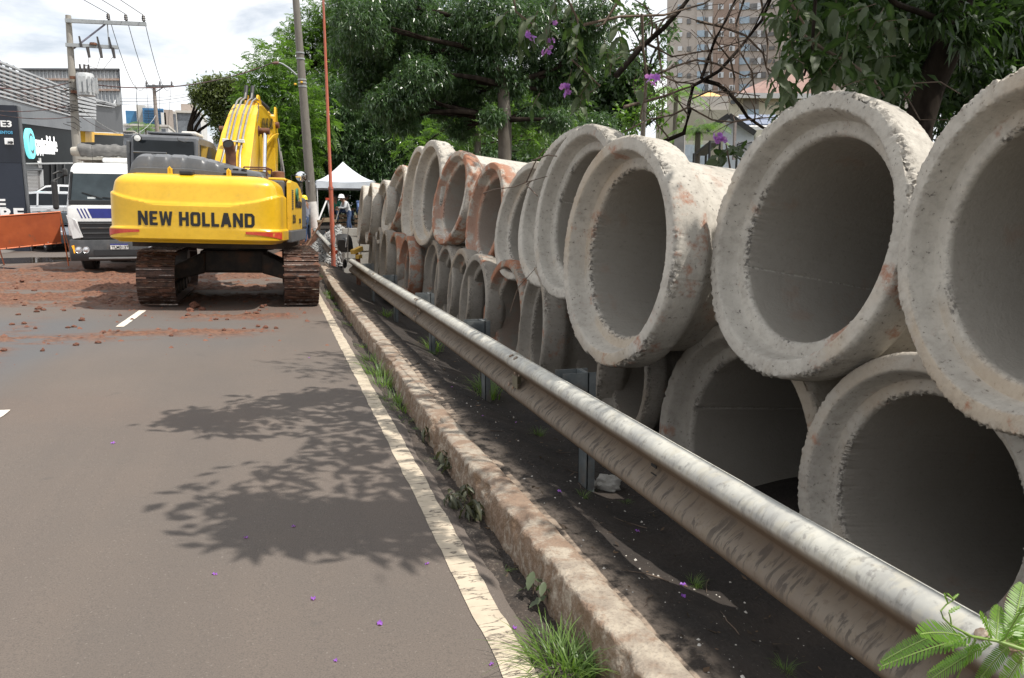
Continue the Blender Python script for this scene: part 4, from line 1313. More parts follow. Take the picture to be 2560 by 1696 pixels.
TARP = MAT('grey_tarp', (0.11, 0.108, 0.105), (0.17, 0.165, 0.16), rough=0.7, scale=4, bmp=0.4, bscale=14, stretch=(1, 3, 3))
AMB = MAT('amber_lens', (0.85, 0.33, 0.01), rough=0.2)
m, nt, b = newmat('amber_lit'); b.inputs['Base Color'].default_value = (0.9, 0.35, 0.01, 1); b.inputs['Emission Color'].default_value = (1, 0.42, 0.02, 1); b.inputs['Emission Strength'].default_value = 0.9
LMP = MAT('headlamp_glass', (0.55, 0.56, 0.58), (0.75, 0.76, 0.78), rough=0.12, metal=0.5, scale=30)
TX, TY = -3.82, 22.0
TZ = gzf(TX, TY + 1.2) + 0.01
tk = thing('dump_truck', (TX, TY, TZ), 'white tipper truck with blue nose stripe parked facing the camera behind the excavator', 'truck')
TM = Matrix.Translation((TX, TY, TZ)) @ Matrix.Scale(0.93, 4, (1, 0, 0))


def T():
    m = MB(); m.X = TM; return m


def cab_ring(y, x, z0, z1): return [(-x, y, z0), (x, y, z0), (x, y, z1), (-x, y, z1)]


mb = T()  # lower nose panel, then windscreen band, then roof
prof = [(0.02, 0.95), (0.0, 1.10), (0.0, 1.62), (0.05, 1.72), (0.10, 1.80), (0.32, 2.52), (0.42, 2.66), (0.75, 2.78), (2.0, 2.82), (2.05, 0.95)]
rr = []
for x in (-1.24, -1.20, -1.1, 1.1, 1.20, 1.24):
    k = 0.10 if abs(x) > 1.22 else (0.03 if abs(x) > 1.15 else 0.0)
    rr.append([(x * (1 - 0.06 * float(sst(1.75, 2.8, p[1]))), p[0] + k * (1 if p[0] < 1 else 0), p[1] - (k * 0.8 if p[1] > 2.5 else 0)) for p in prof])
mb.loft(rr); tcab = mb.obj('cab', WHT, tk, smooth=28)
mb = T(); mb.loft([[(-1.12, 0.098, 1.83), (1.12, 0.098, 1.83), (1.06, 0.298, 2.49), (-1.06, 0.298, 2.49)], [(-1.12, 0.130, 1.83), (1.12, 0.130, 1.83), (1.06, 0.330, 2.49), (-1.06, 0.330, 2.49)]])
ws = mb.obj('windscreen', GLASS('truck_glass', (0.035, 0.045, 0.05)), tk)
mb = T(); mb.b2((-1.17, 0.03, 1.71), (1.17, 0.11, 1.83)); mb.obj('cowl', GRL, tk, bevel=0.02)
for s in (-1, 1):
    mb = T(); mb.bar((s * 1.15, 0.10, 1.83), (s * 1.09, 0.31, 2.52), 0.05, 0.06); mb.obj('pillar', GRL, tk)
mb = T(); mb.bar((-0.35, 0.085, 1.86), (-0.85, 0.145, 2.02), 0.018, 0.02); mb.bar((0.25, 0.08, 1.84), (-0.35, 0.10, 1.90), 0.018, 0.02); mb.obj('wiper', BLK, tk)
mb = T(); mb.b2((-0.52, 0.19, 1.87), (0.1, 0.2, 1.99)); mb.obj('dash_paper', MAT('paper_white', (0.7, 0.74, 0.74), rough=0.6), ws)
mb = T(); mb.box((-0.62, 0.112, 1.87), (0.2, 0.01, 0.07)); mb.obj('dash_sticker', MAT('paper_white', (0.7, 0.74, 0.74)), ws)
mb = T(); mb.add([(-0.62, -0.004, 1.38), (1.1, -0.004, 1.38), (1.1, -0.004, 1.62), (-0.72, -0.004, 1.62)], [(0, 1, 2, 3)])
for k in range(3):
    x = -0.75 - k * 0.085
    mb.add([(x + 0.04, -0.004, 1.38), (x + 0.075, -0.004, 1.38), (x - 0.025, -0.004, 1.62), (x - 0.06, -0.004, 1.62)], [(0, 1, 2, 3)])
mb.obj('nose_stripe', BLU, tk)
for body, z in (('VF', 1.515), ('VIV', 1.435)):
    text_mesh('lettering', body, 0.085, WHT, frame(TM @ Vector((-0.02, -0.008, z)), (1, 0, 0), (0, 0, 1)), tk, width=0.24, bold=0.006, depth=0.001)
mb = T(); mb.prism([(-0.98, 1.30), (0.98, 1.30), (0.88, 0.86), (-0.88, 0.86)], 'y', -0.02, 0.05); gri = mb.obj('grille', GRL, tk, bevel=0.015)
for z in (1.0, 1.13, 1.24):
    mb = T(); mb.b2((-0.93 + (1.3 - z) * .2, -0.045, z - 0.012), (0.93 - (1.3 - z) * .2, -0.015, z + 0.018)); mb.obj('grille_bar', BMP, gri, bevel=0.008)
for s in (-1, 1):
    mb = T(); mb.loft([[(s * 1.02, -0.03, 1.34), (s * 1.26, 0.05, 1.46), (s * 1.25, 0.35, 1.46), (s * 1.02, 0.2, 1.34)], [(s * 0.86, -0.05, 0.90), (s * 1.13, 0.0, 0.86), (s * 1.25, 0.35, 0.95), (s * 0.95, 0.2, 0.90)]] if s > 0 else
                [[(s * 1.02, -0.03, 1.34), (s * 1.02, 0.2, 1.34), (s * 1.25, 0.35, 1.46), (s * 1.26, 0.05, 1.46)], [(s * 0.86, -0.05, 0.90), (s * 0.95, 0.2, 0.90), (s * 1.25, 0.35, 0.95), (s * 1.13, 0.0, 0.86)]])
    mb.obj('air_deflector', WHT, tk, bevel=0.015)
pr = [(-0.08, 0.32), (-0.14, 0.42), (-0.14, 0.62), (-0.07, 0.84), (0.25, 0.86), (0.25, 0.32)]
mb = T(); mb.loft([[(x, p[0] + kk, p[1]) for p in pr] for x, kk in ((-1.25, 0.18), (-1.20, 0.06), (-1.05, 0.0), (1.05, 0.0), (1.20, 0.06), (1.25, 0.18))]); bu = mb.obj('bumper', BMP, tk, smooth=30, bevel=0.01)
mb = T(); mb.b2((-0.62, -0.155, 0.44), (0.62, -0.12, 0.60)); mb.obj('bumper_recess', GRL, bu, bevel=0.01)
mb = T(); mb.b2((-0.75, -0.17, 0.36), (0.75, -0.10, 0.405)); mb.obj('bumper_step', MAT('worn_lip', (0.2, 0.2, 0.2), rough=0.4), bu, bevel=0.01)
for s in (-1, 1):
    for x in (0.98, 0.80):
        mb = T(); mb.lathe([(0, 0.02), (0.05, 0.015), (0.072, 0), (0.085, 0.012), (0.085, -0.02)], 20, Matrix.Translation((s * x, -0.145, 0.60)) @ Matrix.Rotation(R(90), 4, 'X')); mb.obj('headlight', LMP, bu, smooth=40)
    mb = T(); mb.loft([[(s * 1.17, -0.06, 0.50), (s * 1.17, -0.06, 0.70), (s * 1.17, 0.0, 0.70), (s * 1.17, 0.0, 0.50)], [(s * 1.07, -0.148, 0.52), (s * 1.09, -0.148, 0.71), (s * 1.09, -0.05, 0.71), (s * 1.07, -0.05, 0.52)]]); mb.obj('indicator', MATS['amber_lit'], bu)
mb = T(); mb.b2((-0.20, -0.165, 0.605), (0.24, -0.155, 0.745)); pl = mb.obj('number_plate', WHT, bu)
mb = T(); mb.b2((-0.20, -0.168, 0.712), (0.24, -0.166, 0.745)); mb.obj('plate_band', BLU, pl)
text_mesh('lettering', 'TLM3137', 0.10, BLACKP, frame(TM @ Vector((-0.17, -0.168, 0.622)), (1, 0, 0), (0, 0, 1)), pl, width=0.385, bold=0.002, depth=0.001)
for s in (-1, 1):
    mb = T(); mb.tube([(s * 1.2, 0.25, 2.50), (s * 1.34, 0.05, 2.52), (s * 1.46, -0.02, 2.45)], 0.025, 6); mb.tube([(s * 1.22, 0.22, 2.44), (s * 1.46, -0.04, 2.30)], 0.02, 6); mb.obj('mirror_arm', BLK, tk)
    mb = T(); mb.box((s * 1.46, 0.0, 1.95), (0.13, 0.18, 0.72)); mb.obj('mirror', BLK, tk, bevel=0.05)
    mb = T(); mb.box((s * 1.20, 0.10, 2.50), (0.10, 0.22, 0.20), Matrix.Rotation(R(0), 4, 'Z')); mb.obj('kerb_mirror', BLK, tk, bevel=0.04)
mb = T(); mb.b2((-0.45, 0.9, 2.80), (0.95, 1.7, 2.93)); mb.obj('roof_fairing', WHT, tk, bevel=0.05)
mb = T(); mb.tube([(-0.62, 0.6, 2.76), (-0.62, 0.62, 3.2)], 0.006, 5); mb.obj('aerial', BLK, tk)
# tipping body and rolled tarpaulin
mb = T(); mb.b2((-1.25, 2.35, 1.05), (1.25, 2.45, 3.05)); mb.b2((-1.25, 2.45, 1.05), (-1.19, 7.2, 2.75)); mb.b2((1.19, 2.45, 1.05), (1.25, 7.2, 2.75)); mb.b2((-1.25, 2.45, 1.0), (1.25, 7.2, 1.08)); mb.b2((-1.25, 7.2, 1.0), (1.25, 7.26, 2.7)); mb.b2((-1.28, 1.7, 2.92), (1.28, 2.35, 3.0))
mb.obj('tipper_body', BEI, tk, bevel=0.02)
n_ = 40; ctr = []
for i in range(n_ + 1):
    ctr.append((-1.18 + 2.4 * i / n_, 1.75, 3.16 + 0.015 * math.sin(i * 0.9)))
mb = T(); mb.tube(ctr, [0.165 + 0.012 * math.sin(i * 1.7) + 0.008 * math.sin(i * 0.61) for i in range(n_ + 1)], 18); mb.obj('rolled_tarp', TARP, tk, smooth=50)
mb = T(); mb.tube([(-1.40, 1.75, 3.13), (-1.36, 1.75, 3.13), (-1.16, 1.75, 3.14)], [0.09, 0.115, 0.125], 18); mb.obj('tarp_end', BEI, tk, smooth=50)
# chassis and wheels
mb = T(); mb.b2((-0.5, 0.4, 0.62), (0.5, 7.0, 0.95)); mb.b2((-0.9, 1.15, 0.42), (0.9, 1.35, 0.60)); mb.obj('chassis', STEELD, tk)
mb = T(); mb.b2((-0.95, 0.22, 0.30), (0.95, 0.30, 0.62)); mb.obj('under_tray', STEELD, tk)


def wheel(parent, x, y, z, r, w, M, name='wheel', side=1):
    mb = MB(); mb.X = M
    Mw = Matrix.Translation((x, y, z)) @ Matrix.Rotation(R(90), 4, 'Y')
    mb.lathe([(r * 0.62, -w / 2), (r * 0.92, -w / 2), (r, -w * 0.36), (r, w * 0.36), (r * 0.92, w / 2), (r * 0.62, w / 2)], 32, Mw)
    t_ = mb.obj(name, TYR, parent, smooth=35)
    mb = MB(); mb.X = M
    mb.lathe([(0.02, side * w * 0.30), (r * 0.22, side * w * 0.30), (r * 0.25, side * w * 0.15), (r * 0.55, side * w * 0.12), (r * 0.63, side * w * 0.42), (r * 0.63, -side * w * 0.4)], 28, Mw)
    mb.obj('rim', MAT('wheel_rim', (0.42, 0.42, 0.42), (0.55, 0.55, 0.55), rough=0.35, metal=0.6), t_, smooth=35)
    return t_


for s in (-1, 1):
    wheel(tk, s * 1.02, 1.3, 0.50, 0.51, 0.32, TM, side=s)
    for yy in (4.9, 6.2): wheel(tk, s * 0.95, yy, 0.50, 0.51, 0.5, TM, side=s)

# ------------------------------------------------------------------ cars
def car(name_label, x, y, rot, body_mat, L_=4.1, Wd=1.72, H=1.5, lift=0.0):
    z = gzf(x, y) + lift
    c = thing('parked_car', (x, y, z), name_label, 'car', 'cars parked in front of the grey building')
    M = Matrix.Translation((x, y, z)) @ Matrix.Rotation(rot, 4, 'Z')
    h = L_ / 2
    # side profile, nose at +x, lower then upper
    low = [(-h, .35), (-h + .02, .72), (-h + .06, .95), (-h + .35, 1.0), (-.6, .98), (.75, .96), (h - .55, .86), (h - .08, .68), (h, .5), (h - .05, .3), (h - .5, .2), (-h + .4, .2)]
    mb = MB(); mb.X = M
    rr = []
    for t in (-1, -.93, -.7, .7, .93, 1):
        k = 1 - .06 * (abs(t) > .95) - 0.0
        rr.append([(p[0] * k, t * Wd / 2, .25 + (p[1] - .25) * (k if p[1] > .6 else 1)) for p in low])
    mb.loft(rr)
    bd = mb.obj('body', body_mat, c, smooth=32, bevel=0.02)
    up = [(-h + .10, .96), (-h + .42, H - .10), (-h + .80, H - .01), (-.2, H), (.35, H - .05), (1.02, .97)]
    mb = MB(); mb.X = M
    rr = []
    for t, w in ((-1, .0), (-.86, 1), (.86, 1), (1, .0)):
        rr.append([(p[0], t * Wd / 2 * (1 - .16 * (p[1] - .95) / (H - .95)) * .98, p[1] - (.03 if w == 0 and p[1] > 1.2 else 0)) for p in up])
    mb.loft(rr)
    mb.obj('cabin', body_mat, c, smooth=28)
    for s in (-1, 1):
        g = [(-h + .34, 1.02), (-h + .55, H - .13), (-.25, H - .10), (.30, H - .14), (.86, 1.0)]
        mb = MB(); mb.X = M
        mb.add([(p[0], s * (Wd / 2 * (1 - .16 * (p[1] - .95) / (H - .95)) * .98 + .006), p[1]) for p in g], [(0, 1, 2, 3, 4) if s < 0 else (4, 3, 2, 1, 0)])
        w_ = mb.obj('side_window', GLD, c)
        mb = MB(); mb.X = M; mb.bar((-.28, s * (Wd / 2 * .985 + .008), 1.0), (-.28, s * (Wd / 2 * .86 + .012), H - .1), .07, .02); mb.obj('pillar', body_mat, w_)
        for xx in (-h + .82, h - .80): car_wheel(c, xx, s * (Wd / 2 - .1), M, s)
        mb = MB(); mb.X = M; mb.box((.72, s * (Wd / 2 + .08), 1.02), (.12, .18, .13)); mb.obj('wing_mirror', body_mat, c, bevel=.03)
        mb = MB(); mb.X = M; mb.box((h - .16, s * (Wd / 2 - .25), .68), (.22, .36, .14)); mb.obj('headlight', LMP, c, bevel=.03)
        mb = MB(); mb.X = M; mb.box((-h + .05, s * (Wd / 2 - .14), .86), (.10, .2, .26)); mb.obj('tail_light', REDR, c, bevel=.02)
        mb = MB(); mb.X = M; mb.box((-.75, s * (Wd / 2 + .004), .84), (.16, .03, .03)); mb.obj('door_handle', body_mat, c)
    for a, b_, nm, o in (((.40, H - .08), (.98, 1.0), 'windscreen', .012), ((-h + .44, H - .14), (-h + .17, 1.02), 'rear_window', -.012)):
        mb = MB(); mb.X = M
        wt, wb = Wd * .40, Wd * .45
        P = [(a[0] + o, -wt, a[1] + .01), (a[0] + o, wt, a[1] + .01), (b_[0] + o, wb, b_[1] + .01), (b_[0] + o, -wb, b_[1] + .01)]
        mb.poly(P if o < 0 else P[::-1]); mb.obj(nm, GLD, c)
    mb = MB(); mb.X = M; mb.b2((h - .04, -.5, .42), (h + .005, .5, .60)); mb.obj('grille', GRL, c)
    return c


def car_wheel(c, x, y, M, s):
    mb = MB(); mb.X = M
    r, w = .31, .2
    Mw = Matrix.Translation((x, y, r)) @ Matrix.Rotation(R(-90), 4, 'X')
    mb.lathe([(r * .62, -w / 2), (r * .93, -w / 2), (r, -w * .33), (r, w * .33), (r * .93, w / 2), (r * .62, w / 2)], 26, Mw)
    t_ = mb.obj('wheel', TYR, c, smooth=35)
    mb = MB(); mb.X = M
    mb.lathe([(.0, s * w * .42), (r * .2, s * w * .44), (r * .60, s * w * .40), (r * .64, s * w * .5), (r * .64, -s * w * .4)], 22, Mw)
    mb.obj('rim', MATS['wheel_rim'], t_, smooth=35)


CSIL = MAT('car_silver', (0.70, 0.72, 0.74), (0.74, 0.76, 0.78), rough=0.25, scale=2, metal=0.2, coat=0.6)
CWHT = MAT('car_white', (0.78, 0.79, 0.80), rough=0.25, scale=2, coat=0.6)
CBLU = MAT('car_dark_blue', (0.045, 0.065, 0.09), (0.06, 0.08, 0.11), rough=0.25, scale=2, metal=0.2, coat=0.7)
p = pt(150, 580, 34.5); car('dark blue hatchback parked beside the orange board near the white truck', p.x, p.y, R(-62), CBLU, 3.9, 1.68, 1.48)
p = pt(105, 540, 40); car('silver estate car with dark side windows parked beyond the orange board', p.x, p.y, R(168), CSIL, 4.4, 1.76, 1.62, .30)
p = pt(150, 525, 45); car('white car whose roof shows behind the silver estate', p.x, p.y, R(175), CWHT, 4.2, 1.74, 1.5, .30)

# ------------------------------------------------------------------ orange works board on tubular legs
ORG = MAT('orange_board', (0.36, 0.078, 0.02), (0.29, 0.058, 0.015), rough=0.6, scale=2.5, dirt=(0.16, 0.07, 0.035), dirt_lo=0.6, dirt_hi=0.72, dirt_scale=5, speck=((0.4, 0.36, 0.33), 9, 0.73))
ORT = MAT('orange_tube', (0.70, 0.20, 0.07), (0.6, 0.15, 0.05), rough=0.5, scale=9)
A, B_, C_, D_ = pt(-95, 547, 22.4), pt(150, 530, 24.0), pt(153, 608, 24.0), pt(-95, 633, 22.4)
ob = thing('works_board', (D_.x, D_.y, gzf(D_.x, D_.y)), 'scuffed orange board on thin orange legs at the left edge of the road', 'barrier')
nrm = (B_ - A).cross(D_ - A).normalized()
if nrm.y > 0: nrm = -nrm
mb = MB(); e = nrm * 0.02
mb.loft([[A, B_, C_, D_], [A - e, B_ - e, C_ - e, D_ - e]]); mb.obj('panel', ORG, ob)
mb = MB(); mb.tube([A + nrm * .0, B_], 0.018, 6); mb.tube([D_, C_], 0.018, 6); mb.obj('frame_rail', ORT, ob)
for top, ft in ((B_ + Vector((0.0, 0, 0)), ptZ(177, 640, gzf(-6.0, 24.6))), (B_, Vector((C_.x + 0.02, C_.y + 0.5, gzf(C_.x, C_.y + .5)))), (pt(-2, 622, 22.9), ptZ(11, 664, gzf(-6.6, 22.6))), (pt(-2, 542, 22.9), pt(-8, 650, 23.6))):
    q = Vector(ft); q.z = gzf(q.x, q.y) - 0.02
    mb = MB(); mb.tube([top, q], 0.017, 6); mb.obj('leg', ORT, ob)
for k in range(5):
    c0 = A.lerp(B_, 0.42 + 0.13 * k).lerp(D_.lerp(C_, 0.42 + 0.13 * k), 0.98)
    mb = MB(); mb.tube([c0 + nrm * .018, c0 + nrm * .03], 0.012, 6); mb.obj('bolt', BLK, ob)

# ------------------------------------------------------------------ dark totem sign
NVY = MAT('totem_navy', (0.010, 0.013, 0.022), (0.014, 0.018, 0.03), rough=0.3, scale=1)
NVY2 = MAT('totem_slate', (0.016, 0.021, 0.036), (0.02, 0.026, 0.042), rough=0.35, scale=1)
pr_ = pt(66, 540, 34.0); ptp = pt(41, 264, 34.0)
g0 = gzf(pr_.x, 34.0)
tm = thing('totem_sign', (pr_.x - 1.6, 34.0, g0), 'tall dark totem sign with white lettering at the left edge of the photo', 'sign')
xr = (pr_.x + ptp.x) / 2
zmid = pt(66, 408, 34.0).z
mb = MB(); mb.b2((xr - 3.0, 34.0, zmid), (xr, 34.4, ptp.z)); mb.obj('upper_panel', NVY, tm)
mb = MB(); mb.b2((xr - 3.0, 34.003, g0), (xr - 0.01, 34.39, zmid - 0.01)); mb.obj('lower_panel', NVY2, tm)
mb = MB(); mb.b2((xr + 0.002, 34.05, g0), (xr + 0.05, 34.35, ptp.z - .02)); mb.obj('edge_trim', GREYL, tm)
SGW = MAT('sign_white', (0.80, 0.80, 0.80), rough=0.4, scale=3)
SGB = MAT('sign_blue', (0.10, 0.38, 0.62), rough=0.4, scale=3)


def sign_text(par, body, px0, py, px1, Y, mat, size_px, bold=0.02):
    a, b_ = pt(px0, py, Y), pt(px1, py, Y)
    sz = size_px / 1953 * a.y * 1.32 / 0.73
    return text_mesh('lettering', body, sz, mat, frame(a, (1, 0, 0), (0, 0, 1)), par, width=(b_ - a).x, bold=bold, depth=0.01)


sign_text(tm, 'E3', 2, 317, 30, 33.97, SGW, 10, 0.008)
sign_text(tm, 'ENTOS', 0, 334.5, 32, 33.97, SGB, 4.6, 0.004)
a, b_ = pt(12, 362, 33.98), pt(33, 346, 33.98)
mb = MB(); mb.b2((a.x, 33.96, a.z), (b_.x, 33.995, b_.z)); q = mb.obj('logo_tile', SGW, tm, bevel=0.04)
sign_text(q, 'xp', 19, 358, 33, 33.945, BLACKP, 4.5, 0.004)
for k in range(3):
    a, b_ = pt(-14, 503 + k * 10.2, 33.97), pt(12.5 + k * 1.2, 498 + k * 10.2, 33.97)
    mb = MB(); mb.b2((a.x, 33.96, a.z), (b_.x, 33.999, b_.z)); mb.obj('lettering', SGW, tm)
sign_text(tm, 'RE', 2, 548, 62, 33.97, SGW, 18, 0.02)

# ------------------------------------------------------------------ grey building along the left
BX = -12.0
bd_ = thing('shop_building', (BX, 46, gzf(BX, 46)), 'grey shop building with slanted louvres and a lit round church sign', 'building')
CLAD = MAT('grey_cladding', (0.16, 0.172, 0.19), (0.20, 0.213, 0.23), rough=0.5, scale=0.8)
CLADD = MAT('dark_grey_cladding', (0.065, 0.069, 0.077), (0.08, 0.084, 0.092), rough=0.55, scale=0.8)
ROOF = MAT('weathered_sheet', (0.36, 0.38, 0.40), (0.46, 0.47, 0.48), rough=0.5, scale=0.7, dirt=(0.35, 0.22, 0.15), dirt_lo=0.6, dirt_hi=0.8, stretch=(1, 1, 0.4))
SLAT = MAT('louvre_white', (0.50, 0.515, 0.53), (0.40, 0.41, 0.425), rough=0.45, scale=2)
SHOPG = GLASS('shop_glass', (0.006, 0.008, 0.009), .3, .01)
YELF = MAT('fascia_yellow', (0.70, 0.40, 0.03), rough=0.5, scale=2)


def quadX(px, X, dX=0.0):
    return [ptX(x, y, X) + Vector((dX, 0, 0)) for x, y in px]


def slab(px, X, t, mat, name, par):
    P = quadX(px, X); mb = MB(); mb.loft([[q + Vector((0.0, 0, 0)) for q in P], [q + Vector((-t, 0, 0)) for q in P]]); return mb.obj(name, mat, par)


# main fascia: under the louvres, over the glass
slab([(-25, 238), (178, 292.5), (238, 297), (238, 330), (180, 326), (48, 308), (-25, 297)], BX, 0.4, CLAD, 'fascia', bd_)
slab([(180, 250), (238, 252), (284, 267), (304.5, 262), (308.5, 333), (238, 330.5), (238, 297), (180, 293)], BX - 0.42, 0.5, CLADD, 'dark_wall', bd_)
slab([(236, 331.5), (308.5, 335), (308.5, 340), (236, 337)], BX - 0.30, 0.5, YELF, 'yellow_fascia', bd_)
slab([(213, 328), (236, 331), (236, 356), (213, 356)], BX - 0.32, 0.3, YELF, 'yellow_panel', bd_)
slab([(184, 327), (309, 338), (309, 372), (184, 372)], BX - 1.4, 0.2, SHOPG, 'shade_wall', bd_)
# slanted louvre screen: thin blades on uprights
for k in range(9):
    t = k / 8.0
    y0 = 157 + (243 - 157) * t; y1 = 226 + (290 - 226) * t
    a, b_ = ptX(-15, y0 - 7, BX - 0.02), ptX(178, y1, BX - 0.02)
    mb = MB(); mb.bar(a, b_, 0.14, 0.085); mb.obj('louvre', SLAT, bd_)
for k in range(7):
    t = k / 6.0
    a, b_ = ptX(186, 230 + 66 * t, BX - 0.3), ptX(238, 248 + 48 * t, BX - 0.3)
    mb = MB(); mb.bar(a, b_, 0.14, 0.17); mb.obj('louvre', SLAT, bd_)
for k in range(4):
    a, b_ = ptX(238, 250 + 3.4 * k, BX - 0.3), ptX(284 , 262 + 1.6 * k, BX - 0.3)
    mb = MB(); mb.bar(a, b_, 0.14, 0.16); mb.obj('louvre', SLAT, bd_)
for k in range(6):
    a, b_ = ptX(283 + k * 2.4, 265.5 + k * -.2, BX - 0.3), ptX(301 + k * .7, 226 + k * 6, BX - 0.3)
    mb = MB(); mb.bar(a, b_, 0.10, 0.12); mb.obj('louvre', SLAT, bd_)
for x in range(0, 178, 17):
    yt = 157 + (226 - 157) * x / 178 - 4; yb = 243 + (292 - 243) * x / 178
    mb = MB(); mb.bar(ptX(x, yt, BX - 0.2), ptX(x + 4, yb, BX - 0.2), 0.22, 0.1); mb.obj('louvre_upright', CLADD, bd_)
slab([(-25, 160), (178, 232), (238, 254), (238, 300), (178, 296), (-25, 245)], BX - 1.5, 0.2, MAT('rear_screen_brown', (0.16, 0.13, 0.12), (0.24, 0.2, 0.19), rough=.8), 'rear_screen', bd_)
# sheet-clad back block
mb = MB()
P = [pt(48, 174, 74), pt(298, 175, 74), pt(306, 262, 74), pt(60, 262, 74)]
mb.loft([P, [q + (q - Vector((0, 0, 1.6))) * .12 for q in P]]); mb.obj('sheet_wall', ROOF, bd_)
for k in range(26):
    x = 52 + 9.5 * k
    a, b_ = pt(x, 175, 73.95), pt(x + 4, 262, 73.95)
    mb = MB(); mb.bar(a, b_, 0.10, 0.06); mb.obj('sheet_rib', ROOF, bd_)
for yy, mt in ((174, CLADD), (199, ROOF), (225, ROOF)):
    mb = MB(); mb.bar(pt(48, yy, 73.9), pt(299, yy + .5, 73.9), 0.2, 0.16); mb.obj('sheet_trim', MAT('rust_trim', (0.30, 0.2, 0.15), (0.4, 0.33, 0.3), rough=0.7) if yy > 180 else CLADD, bd_)
mb = MB(); mb.loft([[pt(296, 174, 73.8), pt(299, 174, 73.8), pt(302, 224, 73.8), pt(299, 224, 73.8)], [pt(296, 174, 74.2), pt(299, 174, 74.2), pt(302, 224, 74.2), pt(299, 224, 74.2)]]); mb.obj('corner_strip', NVY, bd_)
# glass band with the church sign
slab([(40, 306.5), (181, 325.5), (186, 407), (54, 408)], BX - 0.10, 0.1, SHOPG, 'glass_band', bd_)
slab([(54, 408), (186, 406.5), (186, 410), (54, 411)], BX + 0.1, 0.5, SLAT, 'canopy_edge', bd_)
slab([(56, 411), (105, 410), (106, 426), (58, 427)], BX - 0.02, 0.3, CLAD, 'shutter_header', bd_)
P = quadX([(60, 427), (103, 426), (108, 510), (66, 510)], BX - 0.15)
for k in range(24):
    t0, t1 = k / 24, (k + 0.86) / 24
    mb = MB(); q = [P[0].lerp(P[3], t0), P[1].lerp(P[2], t0), P[1].lerp(P[2], t1), P[0].lerp(P[3], t1)]
    mb.loft([q, [v_ + Vector((-0.06, 0, 0)) for v_ in q]]); mb.obj('shutter_slat', MAT('shutter_grey', (0.20, 0.19, 0.19), (0.25, 0.24, 0.235), rough=0.5), bd_)
slab([(104, 424), (108, 424), (112, 512), (108, 512)], BX - 0.05, 0.2, SLAT, 'door_post', bd_)
slab([(108, 411), (190, 410), (192, 512), (112, 512)], BX - 0.9, 0.1, SHOPG, 'shop_window', bd_)
for x in (128, 141, 160):
    slab([(x, 411), (x + 2.5, 411), (x + 4, 512), (x + 1.5, 512)], BX - 0.85, 0.1, CLADD, 'mullion', bd_)
# far end of the block, down to the ground, so that it stands closed
slab([(-25, 297), (60, 309), (60, 560), (-25, 560)], BX - 0.6, 0.2, SHOPG, 'side_glass', bd_)
m, nt, b = newmat('lit_sign_teal'); b.inputs['Base Color'].default_value = (0.15, 0.72, 0.78, 1); b.inputs['Emission Color'].default_value = (0.25, 0.86, 0.92, 1); b.inputs['Emission Strength'].default_value = 0.75
m2, nt, b = newmat('lit_sign_white'); b.inputs['Base Color'].default_value = (0.85, 0.85, 0.85, 1); b.inputs['Emission Color'].default_value = (1, 1, 1, 1); b.inputs['Emission Strength'].default_value = 0.75
cL, cR, cT, cBt = ptX(59.5, 358, BX), ptX(80.5, 360, BX), ptX(68, 321.5, BX), ptX(74, 397.5, BX)
cc = (cL + cR) / 2; ry, rz = (cR - cL).length / 2, (cT.z - cBt.z) / 2; cz = (cT.z + cBt.z) / 2
cs = thing('church_sign', (BX, cc.y, cz), 'lit turquoise disc and white word sign on the dark glass band', 'sign')
n_ = 40
ring = [(BX + 0.16, cc.y + ry * math.cos(2 * math.pi * k / n_), cz + rz * math.sin(2 * math.pi * k / n_)) for k in range(n_)]
mb = MB(); mb.loft([ring, [(BX + 0.0, q[1], q[2]) for q in ring]]); dsc = mb.obj('disc', MATS['lit_sign_teal'], cs)
for (f, wd_, a0, a1, off) in ((0.55, 0.16, 20, 210, 0.06), (0.50, 0.20, 215, 360, -0.06)):
    mb = MB(); P, Q = [], []
    for k in range(15):
        a = R(a0 + (a1 - a0) * k / 14); w_ = wd_ * math.sin(math.pi * k / 14) * 0.5 + 0.01
        P.append((BX + 0.175, cc.y + ry * (f + w_) * math.cos(a), cz + rz * ((f + w_) * math.sin(a) + off))); Q.append((BX + 0.175, cc.y + ry * (f - w_) * math.cos(a), cz + rz * ((f - w_) * math.sin(a) + off)))
    mb.add(P + Q, [(k, k + 1, k + 16, k + 15) for k in range(14)]); mb.obj('curl', NVY, dsc)
a, b_ = ptX(81, 371, BX), ptX(135.5, 375, BX)
text_mesh('lettering', 'centralidade', 1.2, MATS['lit_sign_white'], frame(a + Vector((0.16, 0, -0.1)), (b_ - a), (0, 0, 1)), cs, width=(b_ - a).length, bold=0.0, depth=0.02)
a, b_ = ptX(83, 386, BX), ptX(129, 388.5, BX)
text_mesh('lettering', 'igreja presbiteriana', 0.5, MATS['lit_sign_white'], frame(a + Vector((0.16, 0, 0.05)), (b_ - a), (0, 0, 1)), cs, width=(b_ - a).length, bold=0.0, depth=0.02)
a, b_ = ptX(94, 419, BX), ptX(103, 419, BX)
text_mesh('lettering', 'v91', 0.7, SGW, frame(a + Vector((0.03, 0, 0)), (b_ - a), (0, 0, 1)), cs, width=(b_ - a).length, bold=0.02, depth=0.01)

